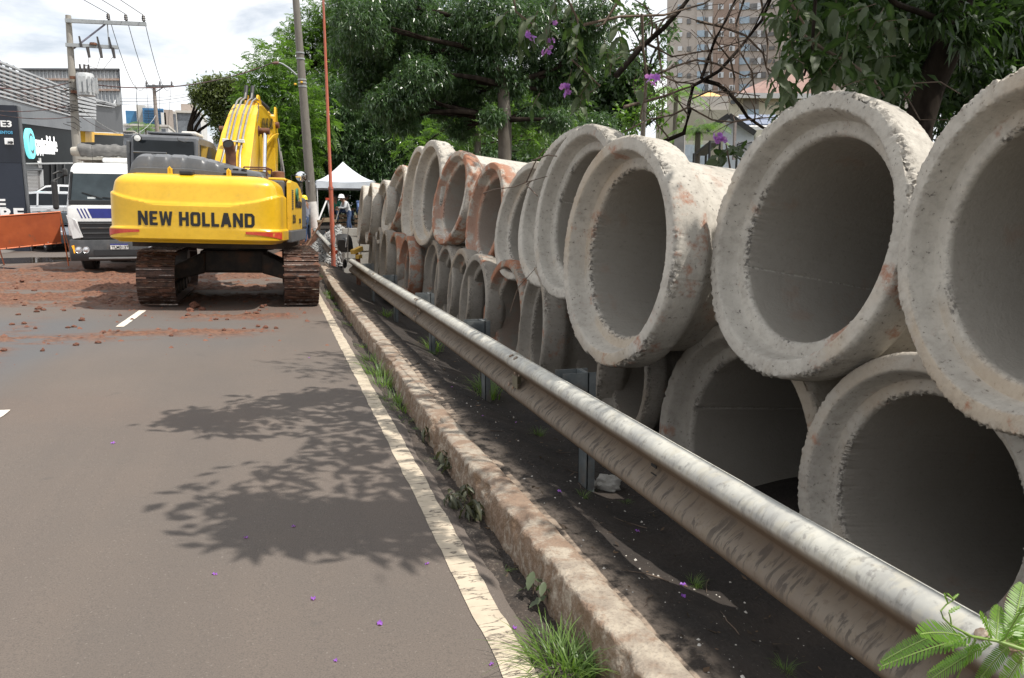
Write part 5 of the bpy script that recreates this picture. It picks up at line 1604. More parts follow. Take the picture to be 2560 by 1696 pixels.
# ------------------------------------------------------------------ poles and wires
CONC = MAT('pole_concrete', (0.30, 0.28, 0.25), (0.38, 0.355, 0.31), rough=0.85, scale=3, bmp=0.2, dirt=(0.2, 0.17, 0.14), dirt_lo=0.5, dirt_hi=0.72, stretch=(3, 3, 0.6))
CONCD = MAT('pole_concrete_dark', (0.165, 0.148, 0.128), (0.22, 0.20, 0.175), rough=0.85, scale=3, bmp=0.2, dirt=(0.11, 0.095, 0.085), dirt_lo=0.5, dirt_hi=0.7, stretch=(3, 3, 0.5))
LIME = MAT('limewash', (0.60, 0.58, 0.55), (0.70, 0.68, 0.65), rough=0.9, scale=4, dirt=(0.35, 0.32, 0.28), dirt_lo=0.5, dirt_hi=0.7)
ARMM = MAT('crossarm_grey', (0.30, 0.32, 0.33), (0.38, 0.40, 0.41), rough=0.6, scale=6)
INS = MAT('insulator_brown', (0.03, 0.026, 0.026), (0.06, 0.05, 0.045), rough=0.3, scale=6)
WIRE = MAT('wire_grey', (0.07, 0.07, 0.075), rough=0.6)


def insulator(par, p, h=0.3):
    mb = MB(); p = Vector(p)
    mb.tube([p, p + Vector((0, 0, h * .25)), p + Vector((0, 0, h * .3)), p + Vector((0, 0, h * .5)), p + Vector((0, 0, h * .55)), p + Vector((0, 0, h * .75)), p + Vector((0, 0, h * .8)), p + Vector((0, 0, h))],
            [.03, .03, .075, .05, .075, .05, .065, .03], 10); mb.obj('insulator', INS, par)


Y1 = 33.0
pb = pt(196, 480, Y1); ptop = pt(170.5, 39, Y1)
pole1 = thing('utility_pole', (pb.x, Y1, gzf(pb.x, Y1)), 'concrete utility pole with crossarms and a grey transformer left of the excavator', 'pole', 'utility poles')
x0_ = pb.x
mb = MB(); mb.tube([(x0_, Y1, gzf(pb.x, Y1) - .3), (x0_ + (ptop.x - x0_) * .5, Y1, ptop.z * .5), (ptop.x, Y1, ptop.z)], [.19, .15, .095], 14); mb.obj('shaft', CONC, pole1, smooth=50)
a, b_ = pt(163, 52, Y1 - .15), pt(366, 61, Y1 - .15)
mb = MB(); mb.bar(a, b_, .10, .13); mb.obj('crossarm', ARMM, pole1)
a2, b2_ = pt(164, 112.5, Y1 - .15), pt(295, 119, Y1 - .15)
mb = MB(); mb.bar(a2, b2_, .10, .12); mb.obj('crossarm', ARMM, pole1)
mb = MB(); mb.bar(pt(184, 122, Y1 - .05), pt(263, 61, Y1 - .05), .05, .05); mb.obj('brace', MAT('brace_steel', (0.2, 0.19, 0.24), rough=0.5), pole1)
mb = MB(); mb.bar(pt(268.5, 62, Y1 - .1), pt(272, 112, Y1 - .1), .035, .035); mb.obj('tie_rod', ARMM, pole1)
tops = []
for x, y in ((271.5, 54), (315.5, 56), (359.5, 58)):
    q = pt(x, y, Y1 - .15); insulator(pole1, q, .28); tops.append(q + Vector((0, 0, .28)))
for x, y in ((220, 120), (251, 121), (283, 122)):
    q = pt(x, y, Y1 - .2)
    mb = MB(); mb.tube([q + Vector((-.02, 0, .02)), q + Vector((.03, -.05, -.34))], [.06, .045], 8); mb.obj('fuse_cutout', INS, pole1)
for x, y in ((202, 115), (247, 116), (276, 117)):
    q = pt(x, y, Y1 - .2); mb = MB(); mb.tube([q + Vector((0.02, 0, -.05)), q + Vector((-.03, 0, .33))], [.045, .03], 8); mb.obj('arrester', INS, pole1)
q = pt(233.5, 112, Y1 - .15); mb = MB(); mb.lathe([(0, .07), (.12, .06), (.14, 0), (.14, -.03)], 14, Matrix.Translation(q)); mb.obj('bird_nest', BROWN, pole1)
# transformer
tq = pt(214, 210, Y1 - .2)
mb = MB(); mb.tube([tq + Vector((0, 0, -.42)), tq + Vector((0, 0, .30)), tq + Vector((0, 0, .36))], [.30, .30, .26], 18); tf = mb.obj('transformer', MAT('transformer_grey', (0.42, 0.44, 0.45), (0.5, 0.51, 0.52), rough=0.5, dirt=(0.4, 0.25, 0.15), dirt_lo=.6, dirt_hi=.75), pole1, smooth=40)
for k in range(7):
    an = R(-40 + k * 25)
    mb = MB(); mb.box((tq.x + .36 * math.cos(an), tq.y - .36 * math.sin(an) , tq.z - .06), (.09, .03, .55), None); mb.obj('cooling_fin', MATS['transformer_grey'], tf)
for dx_ in (-.12, 0.0, .12):
    mb = MB(); mb.tube([tq + Vector((dx_, 0, .34)), tq + Vector((dx_ * 1.2, 0, .68))], [.05, .03], 8); mb.obj('bushing', INS, tf)
for dz_ in (-.3, .2): mb = MB(); mb.bar(tq + Vector((-.5, 0, dz_)), tq + Vector((0, 0, dz_)), .06, .1); mb.obj('hanger', BROWN, tf)


def wire_pts(a, b, sag, n=14):
    a, b = Vector(a), Vector(b)
    return [a.lerp(b, i / n) - Vector((0, 0, sag * 4 * (i / n) * (1 - i / n))) for i in range(n + 1)]


def wire(label, a, b, sag, r=.012, grp='overhead wires', mat=None, cat='wire'):
    mb = MB(); mb.tube(wire_pts(a, b, sag), r, 5, cap=False)
    o = mb.obj('overhead_wire', mat or WIRE, None); return tag(o, label, cat, grp)


mb = MB()
for x, y in ((220, 142), (251, 142), (283, 142)):
    a = pt(x, y, Y1 - .2)
    mb.tube([a, a.lerp(tq + Vector((0, 0, .7)), .5) + Vector((.1, 0, -.35)), tq + Vector((0, 0, .68))], .008, 4)
mb.obj('jumper_wire', WIRE, pole1)
# cable bundle where the services meet the pole
mb = MB(); rnd = random.Random(3)
zc = pt(188, 265, Y1).z
for k in range(14):
    c0 = Vector((x0_ + (ptop.x - x0_) * .4 + rnd.uniform(-.1, .1), Y1 - .17, zc + rnd.uniform(-.75, .6)))
    mb.tube([c0 + Vector((-.25, 0, rnd.uniform(-.1, .1))), c0 + Vector((0, -.06, rnd.uniform(-.06, .12))), c0 + Vector((.22, 0, rnd.uniform(-.25, .15)))], .011, 4)
o = mb.obj('cable_clutter', BLK, pole1)

Y2 = 62.0
pb2, pt2 = pt(398, 380, Y2), pt(384.5, 212, Y2)
pole2 = thing('utility_pole', (pb2.x, Y2, gzf(pb2.x, Y2)), 'distant utility pole with one dark crossarm above the excavator cab', 'pole', 'utility poles')
mb = MB(); mb.tube([(pb2.x, Y2, gzf(pb2.x, Y2)), (pt2.x, Y2, pt2.z)], [.2, .11], 10); mb.obj('shaft', MAT('pole_weathered', (0.26, 0.21, 0.18), (0.32, 0.28, 0.25), rough=.85), pole2, smooth=50)
mb = MB(); mb.bar(pt(364, 216, Y2 - .2), pt(434, 216, Y2 - .2), .12, .14); mb.obj('crossarm', MAT('arm_dark', (0.08, 0.085, 0.09), rough=.6), pole2)
mb = MB(); mb.bar(pt(389, 231, Y2 - .15), pt(411, 217, Y2 - .15), .06, .06); mb.obj('brace', MATS['arm_dark'], pole2)
t2 = []
for x in (366.5, 400, 429.5):
    q = pt(x, 215, Y2 - .2); insulator(pole2, q, .32); t2.append(q + Vector((0, 0, .32)))
for k, nm in enumerate(('left', 'middle', 'right')):
    wire('%s of the three thin power lines running down the street between the two utility poles' % nm, tops[k], t2[k], 1.5, .013)
    far = Vector((tops[k].x - 5.2 + k * .3, 2.0, tops[k].z + 0.6))
    wire('%s of the three thin power lines leaving the near utility pole towards the viewer' % nm, tops[k], far, .5, .013)
    mb = MB(); q = t2[k]; mb.tube(wire_pts(q, Vector((q.x - .2 - k * .4, Y2 + 1, q.z - 6.5)), -.1), .011, 4, cap=False)
    mb.obj('drop_wire', WIRE, pole2)
CAB = MAT('cable_dark', (0.05, 0.045, 0.045), (0.12, 0.05, 0.045), rough=.6, scale=3)
wire('thick twisted cable sloping up across the sky from the near utility pole to the trees', pt(-40, 214, 30), pt(184, 203, Y1), .2, .022, None, CAB, 'cable')
wire('thick twisted cable rising from the transformer pole across the sky to the street lamp', pt(184, 204, Y1), pt(690, 154, 33.5), .55, .022, None, CAB, 'cable')
for k, (y0, y1) in enumerate(((246, 232), (254, 238.5), (262, 247))):
    wire(('upper', 'middle', 'lower')[k] + ' of three parallel thin lines crossing the low sky behind the far utility pole', pt(300, y0, 58), pt(486, y1, 58), .15, .015 if k == 1 else .010)
for k, (a, b_) in enumerate((((-30, 190, 26), (176, 272, Y1)), ((-30, 206, 26), (178, 280, Y1)), ((-30, 276, 28), (182, 262, Y1)), ((-30, 283, 27), (182, 292, Y1)))):
    wire(('first', 'second', 'third', 'fourth')[k] + ' service cable from the top running across the louvres to the utility pole', pt(*a), pt(*b_), .12, .014, None, CAB, 'cable')
wire('pale cable drooping from the near utility pole to the far one', pt(192, 262, Y1), pt(390, 288, Y2), 1.2, .012, None, MAT('cable_pale', (0.45, 0.45, 0.45), rough=.6), 'cable')
wire('dark cable drooping low from the near utility pole past the dark wall', pt(192, 285, Y1), pt(318, 332, 60), .3, .012, None, CAB, 'cable')

# leaning concrete pole by the tent
Y3 = 30.5
g3 = gzf(1.4, Y3)
pbs, pts3 = pt(792, 585, Y3), pt(735, -60, Y3)
bp_ = thing('concrete_pole', (pbs.x, Y3, g3), 'tall leaning concrete pole with whitewashed foot beside the white tent', 'pole')
wl_ = pt(779, 505, Y3)
mb = MB(); mb.tube([(wl_.x, Y3, wl_.z), (pts3.x, Y3, pts3.z)], [.178, .115], 20); mb.obj('shaft', CONCD, bp_, smooth=50)
mb = MB(); mb.tube([(pbs.x, Y3, g3 - .3), (wl_.x, Y3, wl_.z)], [.205, .179], 20); mb.obj('whitewashed_foot', LIME, bp_, smooth=50)
for y in (133, 148, 200, 208, 217):
    c0 = pt(735 + (779 - 735) * (y + 60) / 565, y, Y3); mb = MB(); mb.tube([c0 + Vector((0, 0, -.025)), c0 + Vector((0, 0, .025))], .158, 18); mb.obj('steel_band', ARMM, bp_)
for x, y in ((738, 211), (754, 206)):
    q = pt(x, y, Y3 - .2); mb = MB(); mb.box(q, (.09, .06, .07)); mb.obj('yellow_clip', YELF, bp_, bevel=.02)
mb = MB(); mb.tube([pt(772, 452, Y3 - .16), pt(772, 455, Y3 - .16)], .03, 6); mb.obj('tag_plate', ARMM, bp_)
# street lamp arm caught in the trees
la = thing('street_lamp', tuple(pt(700, 158, 33.2)), 'small street lamp head on a curved arm at the edge of the trees', 'lamp')
mb = MB(); mb.tube([pt(742, 188, 33.2), pt(722, 170, 33.2), pt(706, 160, 33.2), pt(696, 157, 33.2)], .03, 8); mb.obj('arm', ARMM, la, smooth=40)
mb = MB(); mb.loft([[(q.x, q.y + o_, q.z) for o_ in (-.1,) for q in (pt(697, 154, 33.2), pt(680, 157, 33.2), pt(680, 160, 33.2), pt(697, 161, 33.2))], [(q.x, q.y + .1, q.z) for q in (pt(697, 154, 33.2), pt(680, 157, 33.2), pt(680, 160, 33.2), pt(697, 161, 33.2))]]); mb.obj('head', MAT('lamp_brown', (0.2, 0.11, 0.09), rough=.6), la, bevel=.03)

# slim orange pole
Y4 = 21.3
OP = MAT('orange_pole', (0.46, 0.115, 0.06), (0.38, 0.10, 0.06), rough=.55, scale=5, dirt=(0.20, 0.16, 0.16), dirt_lo=.54, dirt_hi=.7, dirt_scale=3, stretch=(6, 6, .8))
a, b_ = pt(834, 661, Y4), pt(807, -30, Y4)
o4 = thing('orange_pole', (a.x, Y4, gzf(a.x, Y4)), 'slim rusty orange steel pole at the end of the guardrail', 'pole')
jn = pt(827, 470, Y4)
mb = MB(); mb.tube([(a.x, Y4, gzf(a.x, Y4) - .05), jn], [.062, .056], 14); mb.obj('lower_tube', OP, o4, smooth=50)
mb = MB(); mb.tube([jn + Vector((0, 0, -.05)), jn, b_], [.060, .045, .028], 14); mb.obj('upper_tube', OP, o4, smooth=50)
mb = MB(); mb.tube([jn + Vector((0, 0, -.04)), jn + Vector((0, 0, .03))], .066, 14); mb.obj('collar', OP, o4)

# ------------------------------------------------------------------ far buildings on the left
FAC = MAT('far_white_wall', (0.62, 0.61, 0.60), (0.68, 0.67, 0.66), rough=.8, scale=.3)  # far walls kept pale in place of haze
FBE = MAT('far_beige_wall', (0.50, 0.47, 0.43), (0.56, 0.53, 0.49), rough=.8, scale=.3)
FBR = MAT('far_brown_wall', (0.36, 0.30, 0.26), (0.42, 0.36, 0.32), rough=.8, scale=.3)
FGL = MAT('far_blue_glass', (0.03, 0.14, 0.30), (0.06, 0.22, 0.42), rough=.2, scale=.6)
FWN = MAT('far_window', (0.12, 0.13, 0.15), (0.2, 0.22, 0.25), rough=.3, scale=1)


def face_box(par, name, mat, x0, y0, x1, y1, Y, depth=14):
    a, b_ = pt(x0, y1, Y), pt(x1, y0, Y)
    if Y > 80 and y1 > 330: a.z = gzf(a.x, Y) - 1.0
    mb = MB(); mb.b2((a.x, Y, a.z), (b_.x, Y + depth, b_.z)); return mb.obj(name, mat, par), a, b_


def windows(par, x0, y0, x1, y1, nx, ny, Y, w, h, mat, name='window'):
    a, b_ = pt(x0, y1, Y), pt(x1, y0, Y)
    me = None
    for i in range(nx):
        for j in range(ny):
            cx, cz = a.x + (b_.x - a.x) * (i + .5) / nx, a.z + (b_.z - a.z) * (j + .5) / ny
            o = None
            if me is None:
                mb = MB(); mb.b2((-w / 2, -.08, -h / 2), (w / 2, .1, h / 2)); o = mb.obj(name, mat, par, local=True); me = o.data
            else:
                o = bpy.data.objects.new(name, me); COL.objects.link(o); o.parent = par
            o.location = Vector((cx, Y - .02, cz)) - WL[par.name]


YB = 170
g = thing('office_block', (pt(365, 330, YB).x, YB, 2), 'distant office block with blue mirrored glass beside a beige stair tower', 'building')
face_box(g, 'stair_tower', FBE, 346, 264, 362, 345, YB)
face_box(g, 'glass_wing', FGL, 318.5, 278, 346, 345, YB + 1)
face_box(g, 'glass_wing', FGL, 361, 272, 408, 345, YB - 1)
for k in range(7):
    a, b_ = pt(361, 277 + 6.2 * k, YB - 1.05), pt(408, 277 + 6.2 * k, YB - 1.05)
    mb = MB(); mb.bar(a, b_, .25, .18); mb.obj('glazing_bar', MAT('far_bar', (0.02, 0.08, 0.16), rough=.4), g)
face_box(g, 'roof_wall', FAC, 352, 264, 378, 275, YB + 3)
YA = 150
g = thing('apartment_block', (pt(450, 330, YA).x, YA, 2), 'distant white apartment block with small square windows left of the thin-trunked tree', 'building')
face_box(g, 'wall', FAC, 440, 281, 500, 345, YA)
face_box(g, 'side_bay', FBE, 431, 279, 440, 345, YA - 1)
face_box(g, 'brown_bay', FBR, 414, 275, 430, 345, YA - 2)
face_box(g, 'balcony_bay', FAC, 406, 282, 414, 345, YA - 2)
face_box(g, 'water_tower', FBR, 453, 261, 482, 279, YA + 4)
face_box(g, 'parapet', FBE, 438, 278, 501, 281.5, YA - .5)
windows(g, 440, 287, 500, 335, 6, 6, YA, .75, .75, FWN)
windows(g, 432, 287, 439, 335, 1, 6, YA - 1, .7, .7, FWN)
YW = 95
for lab, (x0, y0, x1, y1), Y in (('low white house with two dark windows beside the dark building wall', (309, 329, 334, 368), 92), ('long low white building under the blue glass office', (310, 314, 420, 345), 120), ('small white block showing between the digger cab and boom', (535, 345, 556, 400), 110)):
    a = pt(x0, y1, Y)
    g = thing('white_house', (a.x, Y, a.z), lab, 'house')
    face_box(g, 'wall', FAC, x0, y0, x1, y1, Y, 8)
    mb = MB(); p0, p1 = pt(x0 - 1, y0, Y - .3), pt(x1 + 1, y0 - 1.5, Y - .3); mb.b2((p0.x, Y - .3, p0.z), (p1.x, Y + 8, p1.z)); mb.obj('roof', FBE, g)
    windows(g, x0 + 3, y0 + 4, x1 - 3, y1 - 6, 2 if x1 - x0 < 60 else 6, 2 if Y != 120 else 1, Y, .5, .7, FWN)
# ------------------------------------------------------------------ buildings on the right, beyond the pipes
AZ = R(33.5)
NRM = Vector((math.sin(AZ), math.cos(AZ), 0)); RGT = Vector((math.cos(AZ), -math.sin(AZ), 0))


def ptN(x, y, D):
    r = sight(x, y); return Vector((0, 0, CAM_H)) + r * (D / r.dot(NRM))


def nbox(par, name, mat, x0, y0, x1, y1, D, depth=8, down=False):
    a, b_, c_, d_ = ptN(x0, y0, D), ptN(x1, y0, D), ptN(x1, y1, D), ptN(x0, y1, D)
    if down: c_.z = d_.z = gzf(a.x, a.y) - 1
    mb = MB(); mb.loft([[a, b_, c_, d_], [q + NRM * depth for q in (a, b_, c_, d_)]]); return mb.obj(name, mat, par)


TBE = MAT('tower_beige', (0.50, 0.44, 0.40), (0.55, 0.49, 0.45), rough=.85, scale=.3)
TBR = MAT('tower_brown', (0.36, 0.265, 0.22), (0.40, 0.30, 0.25), rough=.85, scale=.3)  # tower brown and blue glass paled to stand in for distance haze
TBL = MAT('tower_blue_glass', (0.30, 0.40, 0.50), (0.40, 0.5, 0.6), rough=.15, scale=1)
TDK = MAT('tower_dark_window', (0.14, 0.135, 0.135), (0.2, 0.195, 0.195), rough=.25, scale=1)
TFR = MAT('tower_white_frame', (0.66, 0.68, 0.72), rough=.4)
D0 = 165.0
q = ptN(1850, 300, D0)
tw = thing('apartment_tower', (q.x, q.y, gzf(q.x, q.y)), 'tall beige and brown apartment tower rising behind the bare branches', 'building')
nbox(tw, 'wall', TBE, 1668, -60, 1966, 470, D0, 14, True)
nbox(tw, 'brown_band', TBR, 1784, -60, 1848, 470, D0 - .4, 1, True)
nbox(tw, 'side_fin', TBE, 1742, -60, 1760, 470, D0 - .5, 1, True)
nbox(tw, 'corner_fin', MAT('tower_pale', (0.6, 0.56, 0.52), rough=.8), 1954, -60, 1967, 470, D0 - .6, 1, True)
rows = [-53, -18, 16, 51, 85, 120, 153, 187, 219]
WCACHE = {}


def nwin(par, cx, cy, w, h, D, mat, name='window'):
    c0 = ptN(cx, cy, D)
    k = (w, h, mat.name)
    sc = D / 1953 * 1.12
    if k not in WCACHE:
        mb = MB(); ww, hh = w * sc / 2, h * sc / 2
        mb.add([RGT * (sx * ww) + Vector((0, 0, sz * hh)) + NRM * dd for dd in (-.12, .1) for sx, sz in ((-1, -1), (1, -1), (1, 1), (-1, 1))], [(0, 1, 2, 3), (4, 7, 6, 5), (0, 4, 5, 1), (1, 5, 6, 2), (2, 6, 7, 3), (3, 7, 4, 0)])
        o = mb.obj(name, mat, par, local=True); WCACHE[k] = o.data
    else:
        o = bpy.data.objects.new(name, WCACHE[k]); COL.objects.link(o); o.parent = par
    o.location = c0 - WL[par.name]
    WL[o.name] = c0
    return o


rnd = random.Random(9)
for ry_ in rows:
    nwin(tw, 1752, ry_, 15, 13, D0 - .55, TBL); nwin(tw, 1764, ry_ + 1, 12, 12, D0 - .1, TDK, 'balcony'); nwin(tw, 1776, ry_ - .5, 8, 13, D0 - .12, TFR, 'balcony_screen')
    for cx in (1802, 1830):
        f_ = nwin(tw, cx, ry_ + 1, 11, 11, D0 - .45, TFR); nwin(tw, cx - 2.4, ry_ + 1.5, 4, 8, D0 - .6, TDK, 'pane')
    nwin(tw, 1861, ry_, 20, 13, D0 - .1, TBL); nwin(tw, 1885, ry_ + 1, 14, 12, D0 - .12, TDK, 'balcony'); nwin(tw, 1898, ry_, 7, 13, D0 - .14, TFR, 'balcony_screen')
    nwin(tw, 1908, ry_ + 1, 10, 12, D0 - .12, TDK); nwin(tw, 1928, ry_ + 1, 13, 7, D0 - .1, TDK)
    nwin(tw, 1700, ry_ + 2, 9, 9, D0 - .1, rnd.choice((TFR, TBL))); nwin(tw, 1722, ry_ + 3, 8, 10, D0 - .1, TDK)
q = ptN(2060, 300, 150)
tw2 = thing('apartment_tower', (q.x, q.y, gzf(q.x, q.y)), 'second beige tower with a brown corner strip seen through the big dark leaves', 'building')
nbox(tw2, 'wall', TBE, 1990, -80, 2330, 480, 150, 12, True)
nbox(tw2, 'brown_corner', TBR, 1968, -80, 2012, 480, 149, 12, True)
nbox(tw2, 'brown_band', TBR, 2060, -80, 2092, 480, 149.4, 1, True)
for ry_ in (-40, 0, 38, 77, 115, 153, 190):
    for cx in (1979, 1996, 2036, 2120, 2160, 2215, 2260, 2300): nwin(tw2, cx, ry_, 9, 14, 149 - .15, TDK if cx != 2160 else TBL)

CRM = MAT('house_cream', (0.62, 0.58, 0.47), (0.68, 0.64, 0.54), rough=.85, scale=.6)
TIL = MAT('roof_tile_brown', (0.24, 0.15, 0.13), (0.31, 0.20, 0.17), rough=.85, scale=2, bmp=.5, bscale=10)
q = ptN(1880, 400, 62)
hs = thing('cream_house', (q.x, q.y, gzf(q.x, q.y)), 'cream house with a brown hipped tile roof and recessed balcony', 'house')
nbox(hs, 'wall', CRM, 1822, 238, 2010, 420, 62, 6, True)
a, b_, c_, d_ = ptN(1822, 241, 61.3), ptN(2030, 243, 61.3), ptN(2030, 160, 66), ptN(1905, 204, 66)
mb = MB(); mb.loft([[a, b_, c_, d_], [q + Vector((0, 0, -.12)) for q in (a, b_, c_, d_)]]); mb.obj('roof', TIL, hs)
mb = MB(); mb.bar(ptN(1820, 239, 61.1), ptN(2032, 241, 61.1), .25, .35); mb.obj('fascia', FAC, hs)
nbox(hs, 'balcony_recess', MAT('recess_grey', (0.27, 0.25, 0.23), rough=.9), 1858, 247, 1897, 275, 61.95, .3)
nbox(hs, 'balcony_glass', TBL, 1868, 274, 1897, 287, 61.85, .05)
nbox(hs, 'window', FWN, 1826, 251, 1838, 260, 61.9, .1)
nbox(hs, 'window', FWN, 1984, 245, 1992, 262, 61.9, .1)
q = ptN(1760, 400, 75)
wl2 = thing('boundary_wall', (q.x, q.y, gzf(q.x, q.y)), 'long plain beige wall below the orange parasol', 'wall')
nbox(wl2, 'wall', MAT('wall_beige', (0.50, 0.46, 0.42), (0.55, 0.51, 0.47), rough=.9, scale=.4), 1715, 241, 1830, 276, 75, .4)
nbox(wl2, 'lower_wall', MAT('wall_khaki', (0.36, 0.33, 0.26), (0.42, 0.39, 0.31), rough=.9, scale=.4), 1640, 275, 1835, 420, 74.5, .4, True)
q = ptN(1775, 300, 78)
um = thing('parasol', (q.x, q.y, gzf(q.x, q.y)), 'orange parasol top showing above the beige wall', 'parasol')
c0 = ptN(1776, 230.5, 78); ex_ = [ptN(x, y, D) for x, y, D in ((1728, 242, 78), (1752, 244, 76), (1788, 243, 76), (1804, 240, 78), (1790, 238, 80), (1752, 238, 80))]
mb = MB(); mb.add([c0] + ex_, [(0, i + 1, (i + 1) % 6 + 1) for i in range(6)]); mb.obj('canopy', MAT('parasol_orange', (0.72, 0.42, 0.15), rough=.7), um)
mb = MB(); mb.tube([(c0.x, c0.y, gzf(c0.x, c0.y)), c0], .05, 6); mb.obj('pole', FAC, um)
q = ptN(1860, 420, 36)
sh = thing('gabled_shed', (q.x, q.y, gzf(q.x, q.y)), 'small white gabled shed with dark barge boards beside a solar roof', 'shed')
a, b_, c_, d_, e_ = ptN(1808, 330, 36), ptN(1823, 290, 36), ptN(1885, 330, 36), ptN(1885, 420, 36), ptN(1808, 420, 36)
d_.z = e_.z = gzf(q.x, q.y) - .5
mb = MB(); mb.loft([[a, b_, c_, d_, e_], [p_ + NRM * 4 for p_ in (a, b_, c_, d_, e_)]]); mb.obj('wall', MAT('shed_pale', (0.50, 0.55, 0.60), (0.56, 0.6, 0.65), rough=.8), sh)
mb = MB(); mb.bar(ptN(1766, 327, 35.6), ptN(1823, 289, 35.6), .10, .22); mb.bar(ptN(1823, 289, 35.6), ptN(1888, 334, 35.6), .10, .22); mb.obj('barge_board', BLK, sh)
r0, r1 = ptN(1823, 288, 35.6), ptN(1890, 331, 35.6)
mb = MB(); mb.add([r0, r1, r1 + NRM * 5, r0 + NRM * 5, r0 + Vector((0, 0, .08)), r1 + Vector((0, 0, .08)), r1 + NRM * 5 + Vector((0, 0, .08)), r0 + NRM * 5 + Vector((0, 0, .08))], [(0, 1, 2, 3), (7, 6, 5, 4), (0, 4, 5, 1), (1, 5, 6, 2), (2, 6, 7, 3), (3, 7, 4, 0)]); mb.obj('roof', MAT('sheet_cream', (0.62, 0.60, 0.55), rough=.6), sh)
mb = MB(); mb.bar(ptN(1838, 306, 35.5), ptN(1834, 400, 35.5), .10, .10); mb.obj('post', MAT('post_brown', (0.2, 0.17, 0.16), rough=.8), sh)
q = ptN(1900, 420, 44)
so_ = thing('solar_roof', (q.x, q.y, gzf(q.x, q.y)), 'bluish solar panel roof just behind the gabled shed', 'roof')
for i in range(4):
    for j in range(2):
        P = [ptN(1846 + i * 24 + dx_ * 22 + (j + dy_) * 6, 287 + (j + dy_ * .92) * 12, 44 - (j + dy_) * .9) for dx_, dy_ in ((0, 0), (1, 0), (1, 1), (0, 1))]
        mb = MB(); mb.loft([P, [p_ + Vector((0, 0, -.05)) for p_ in P]]); mb.obj('solar_panel', MAT('solar_blue', (0.16, 0.19, 0.27), (0.22, 0.25, 0.33), rough=.25), so_)
mb = MB(); P = [ptN(1842, 286, 44.2), ptN(1950, 286, 44.2), ptN(1960, 312, 42)]; P.append(ptN(1852, 312, 42)); mb.loft([[p_ + Vector((0, 0, -.09)) for p_ in P], [p_ + Vector((0, 0, -.25)) for p_ in P]]); mb.obj('roof_sheet', FAC, so_)
for x in (1850, 1950): mb = MB(); p_ = ptN(x, 310, 43); mb.tube([p_, (p_.x, p_.y, gzf(p_.x, p_.y))], .08, 6); mb.obj('post', FAC, so_)
q = ptN(1858, 420, 30)
sg = thing('shop_sign', (q.x, q.y, gzf(q.x, q.y)), 'small pale sign with the dark letters SATC under a curled line, behind the flower', 'sign')
nbox(sg, 'panel', MAT('sign_pale', (0.42, 0.42, 0.43), rough=.7), 1838, 353, 1885, 384, 30, .1)
p0, p1 = ptN(1841, 374, 29.9), ptN(1866, 374, 29.9)
text_mesh('lettering', 'SATC', .28, BLACKP, frame(p0, p1 - p0, (0, 0, 1)), sg, width=(p1 - p0).length, bold=.012, depth=.01)
mb = MB(); mb.tube([ptN(1845 + k * 5, 357 + 1.5 * math.sin(k * 1.5), 29.9) for k in range(8)], .025, 5); mb.obj('flourish', BLACKP, sg)
for x in (1842, 1880): mb = MB(); p_ = ptN(x, 384, 30.05); mb.tube([p_, (p_.x, p_.y, gzf(p_.x, p_.y))], .04, 6); mb.obj('post', BLK, sg)
q = ptN(1760, 420, 27)
aw = thing('dark_awning', (q.x, q.y, gzf(q.x, q.y)), 'dark sloping awning roof low behind the pipes, left of the purple flower', 'awning')
P = [ptN(1735, 384, 27), ptN(1775, 352, 27), ptN(1800, 352, 29), ptN(1765, 384, 29)]
mb = MB(); mb.loft([P, [p_ + Vector((0, 0, -.08)) for p_ in P]]); mb.obj('roof', MAT('awning_black', (0.03, 0.03, 0.03), (0.06, 0.055, 0.05), rough=.7), aw)
mb = MB()
for p_ in P: mb.tube([p_, (p_.x, p_.y, gzf(p_.x, p_.y))], .04, 6)
mb.obj('frame', BLK, aw)
q = ptN(1700, 420, 40)
pw = thing('pool_wall', (q.x, q.y, gzf(q.x, q.y)), 'low cream and pale blue wall showing in the gap between the pipes', 'wall')
nbox(pw, 'cream_band', CRM, 1705, 352, 1775, 362, 40, .3)
nbox(pw, 'blue_band', MAT('pale_blue_wall', (0.5, 0.56, 0.62), rough=.7), 1705, 362, 1775, 430, 40, .3, True)
q = ptN(1690, 420, 22)
gp = thing('gate_post', (q.x, q.y, gzf(q.x, q.y)), 'square grey concrete post behind the pipe tops near the palm', 'post')
nbox(gp, 'shaft', MAT('post_grey', (0.24, 0.23, 0.22), (0.3, 0.29, 0.27), rough=.9), 1686, 336, 1711, 440, 22, .3, True)

# ------------------------------------------------------------------ foliage
LF_BRIGHT = LEAF('leaf_bright', (0.040, 0.085, 0.016), (0.105, 0.185, 0.032), trans=.38)
LF_DARK = LEAF('leaf_dark', (0.024, 0.056, 0.021), (0.070, 0.125, 0.046), trans=.25, rough=.33, spec=.6)
LF_OLIVE = LEAF('leaf_olive', (0.055, 0.080, 0.025), (0.120, 0.145, 0.045), trans=.3)
LF_DEEP = LEAF('leaf_deep', (0.014, 0.030, 0.010), (0.045, 0.085, 0.022), trans=.25)
LF_BIG = LEAF('leaf_large', (0.018, 0.042, 0.015), (0.056, 0.096, 0.028), trans=.22, rough=.5, spec=.3, back=(0.085, 0.105, 0.058))
LF_FERN = LEAF('leaf_fern', (0.055, 0.135, 0.016), (0.14, 0.26, 0.03), trans=.4)
LF_GRASS = LEAF('leaf_grass', (0.055, 0.11, 0.02), (0.15, 0.23, 0.05), trans=.35)
LF_DRY = LEAF('leaf_wilted', (0.030, 0.038, 0.022), (0.085, 0.085, 0.045), trans=.15)
LF_PUR = LEAF('petal_purple', (0.24, 0.07, 0.50), (0.42, 0.16, 0.68), trans=.4)
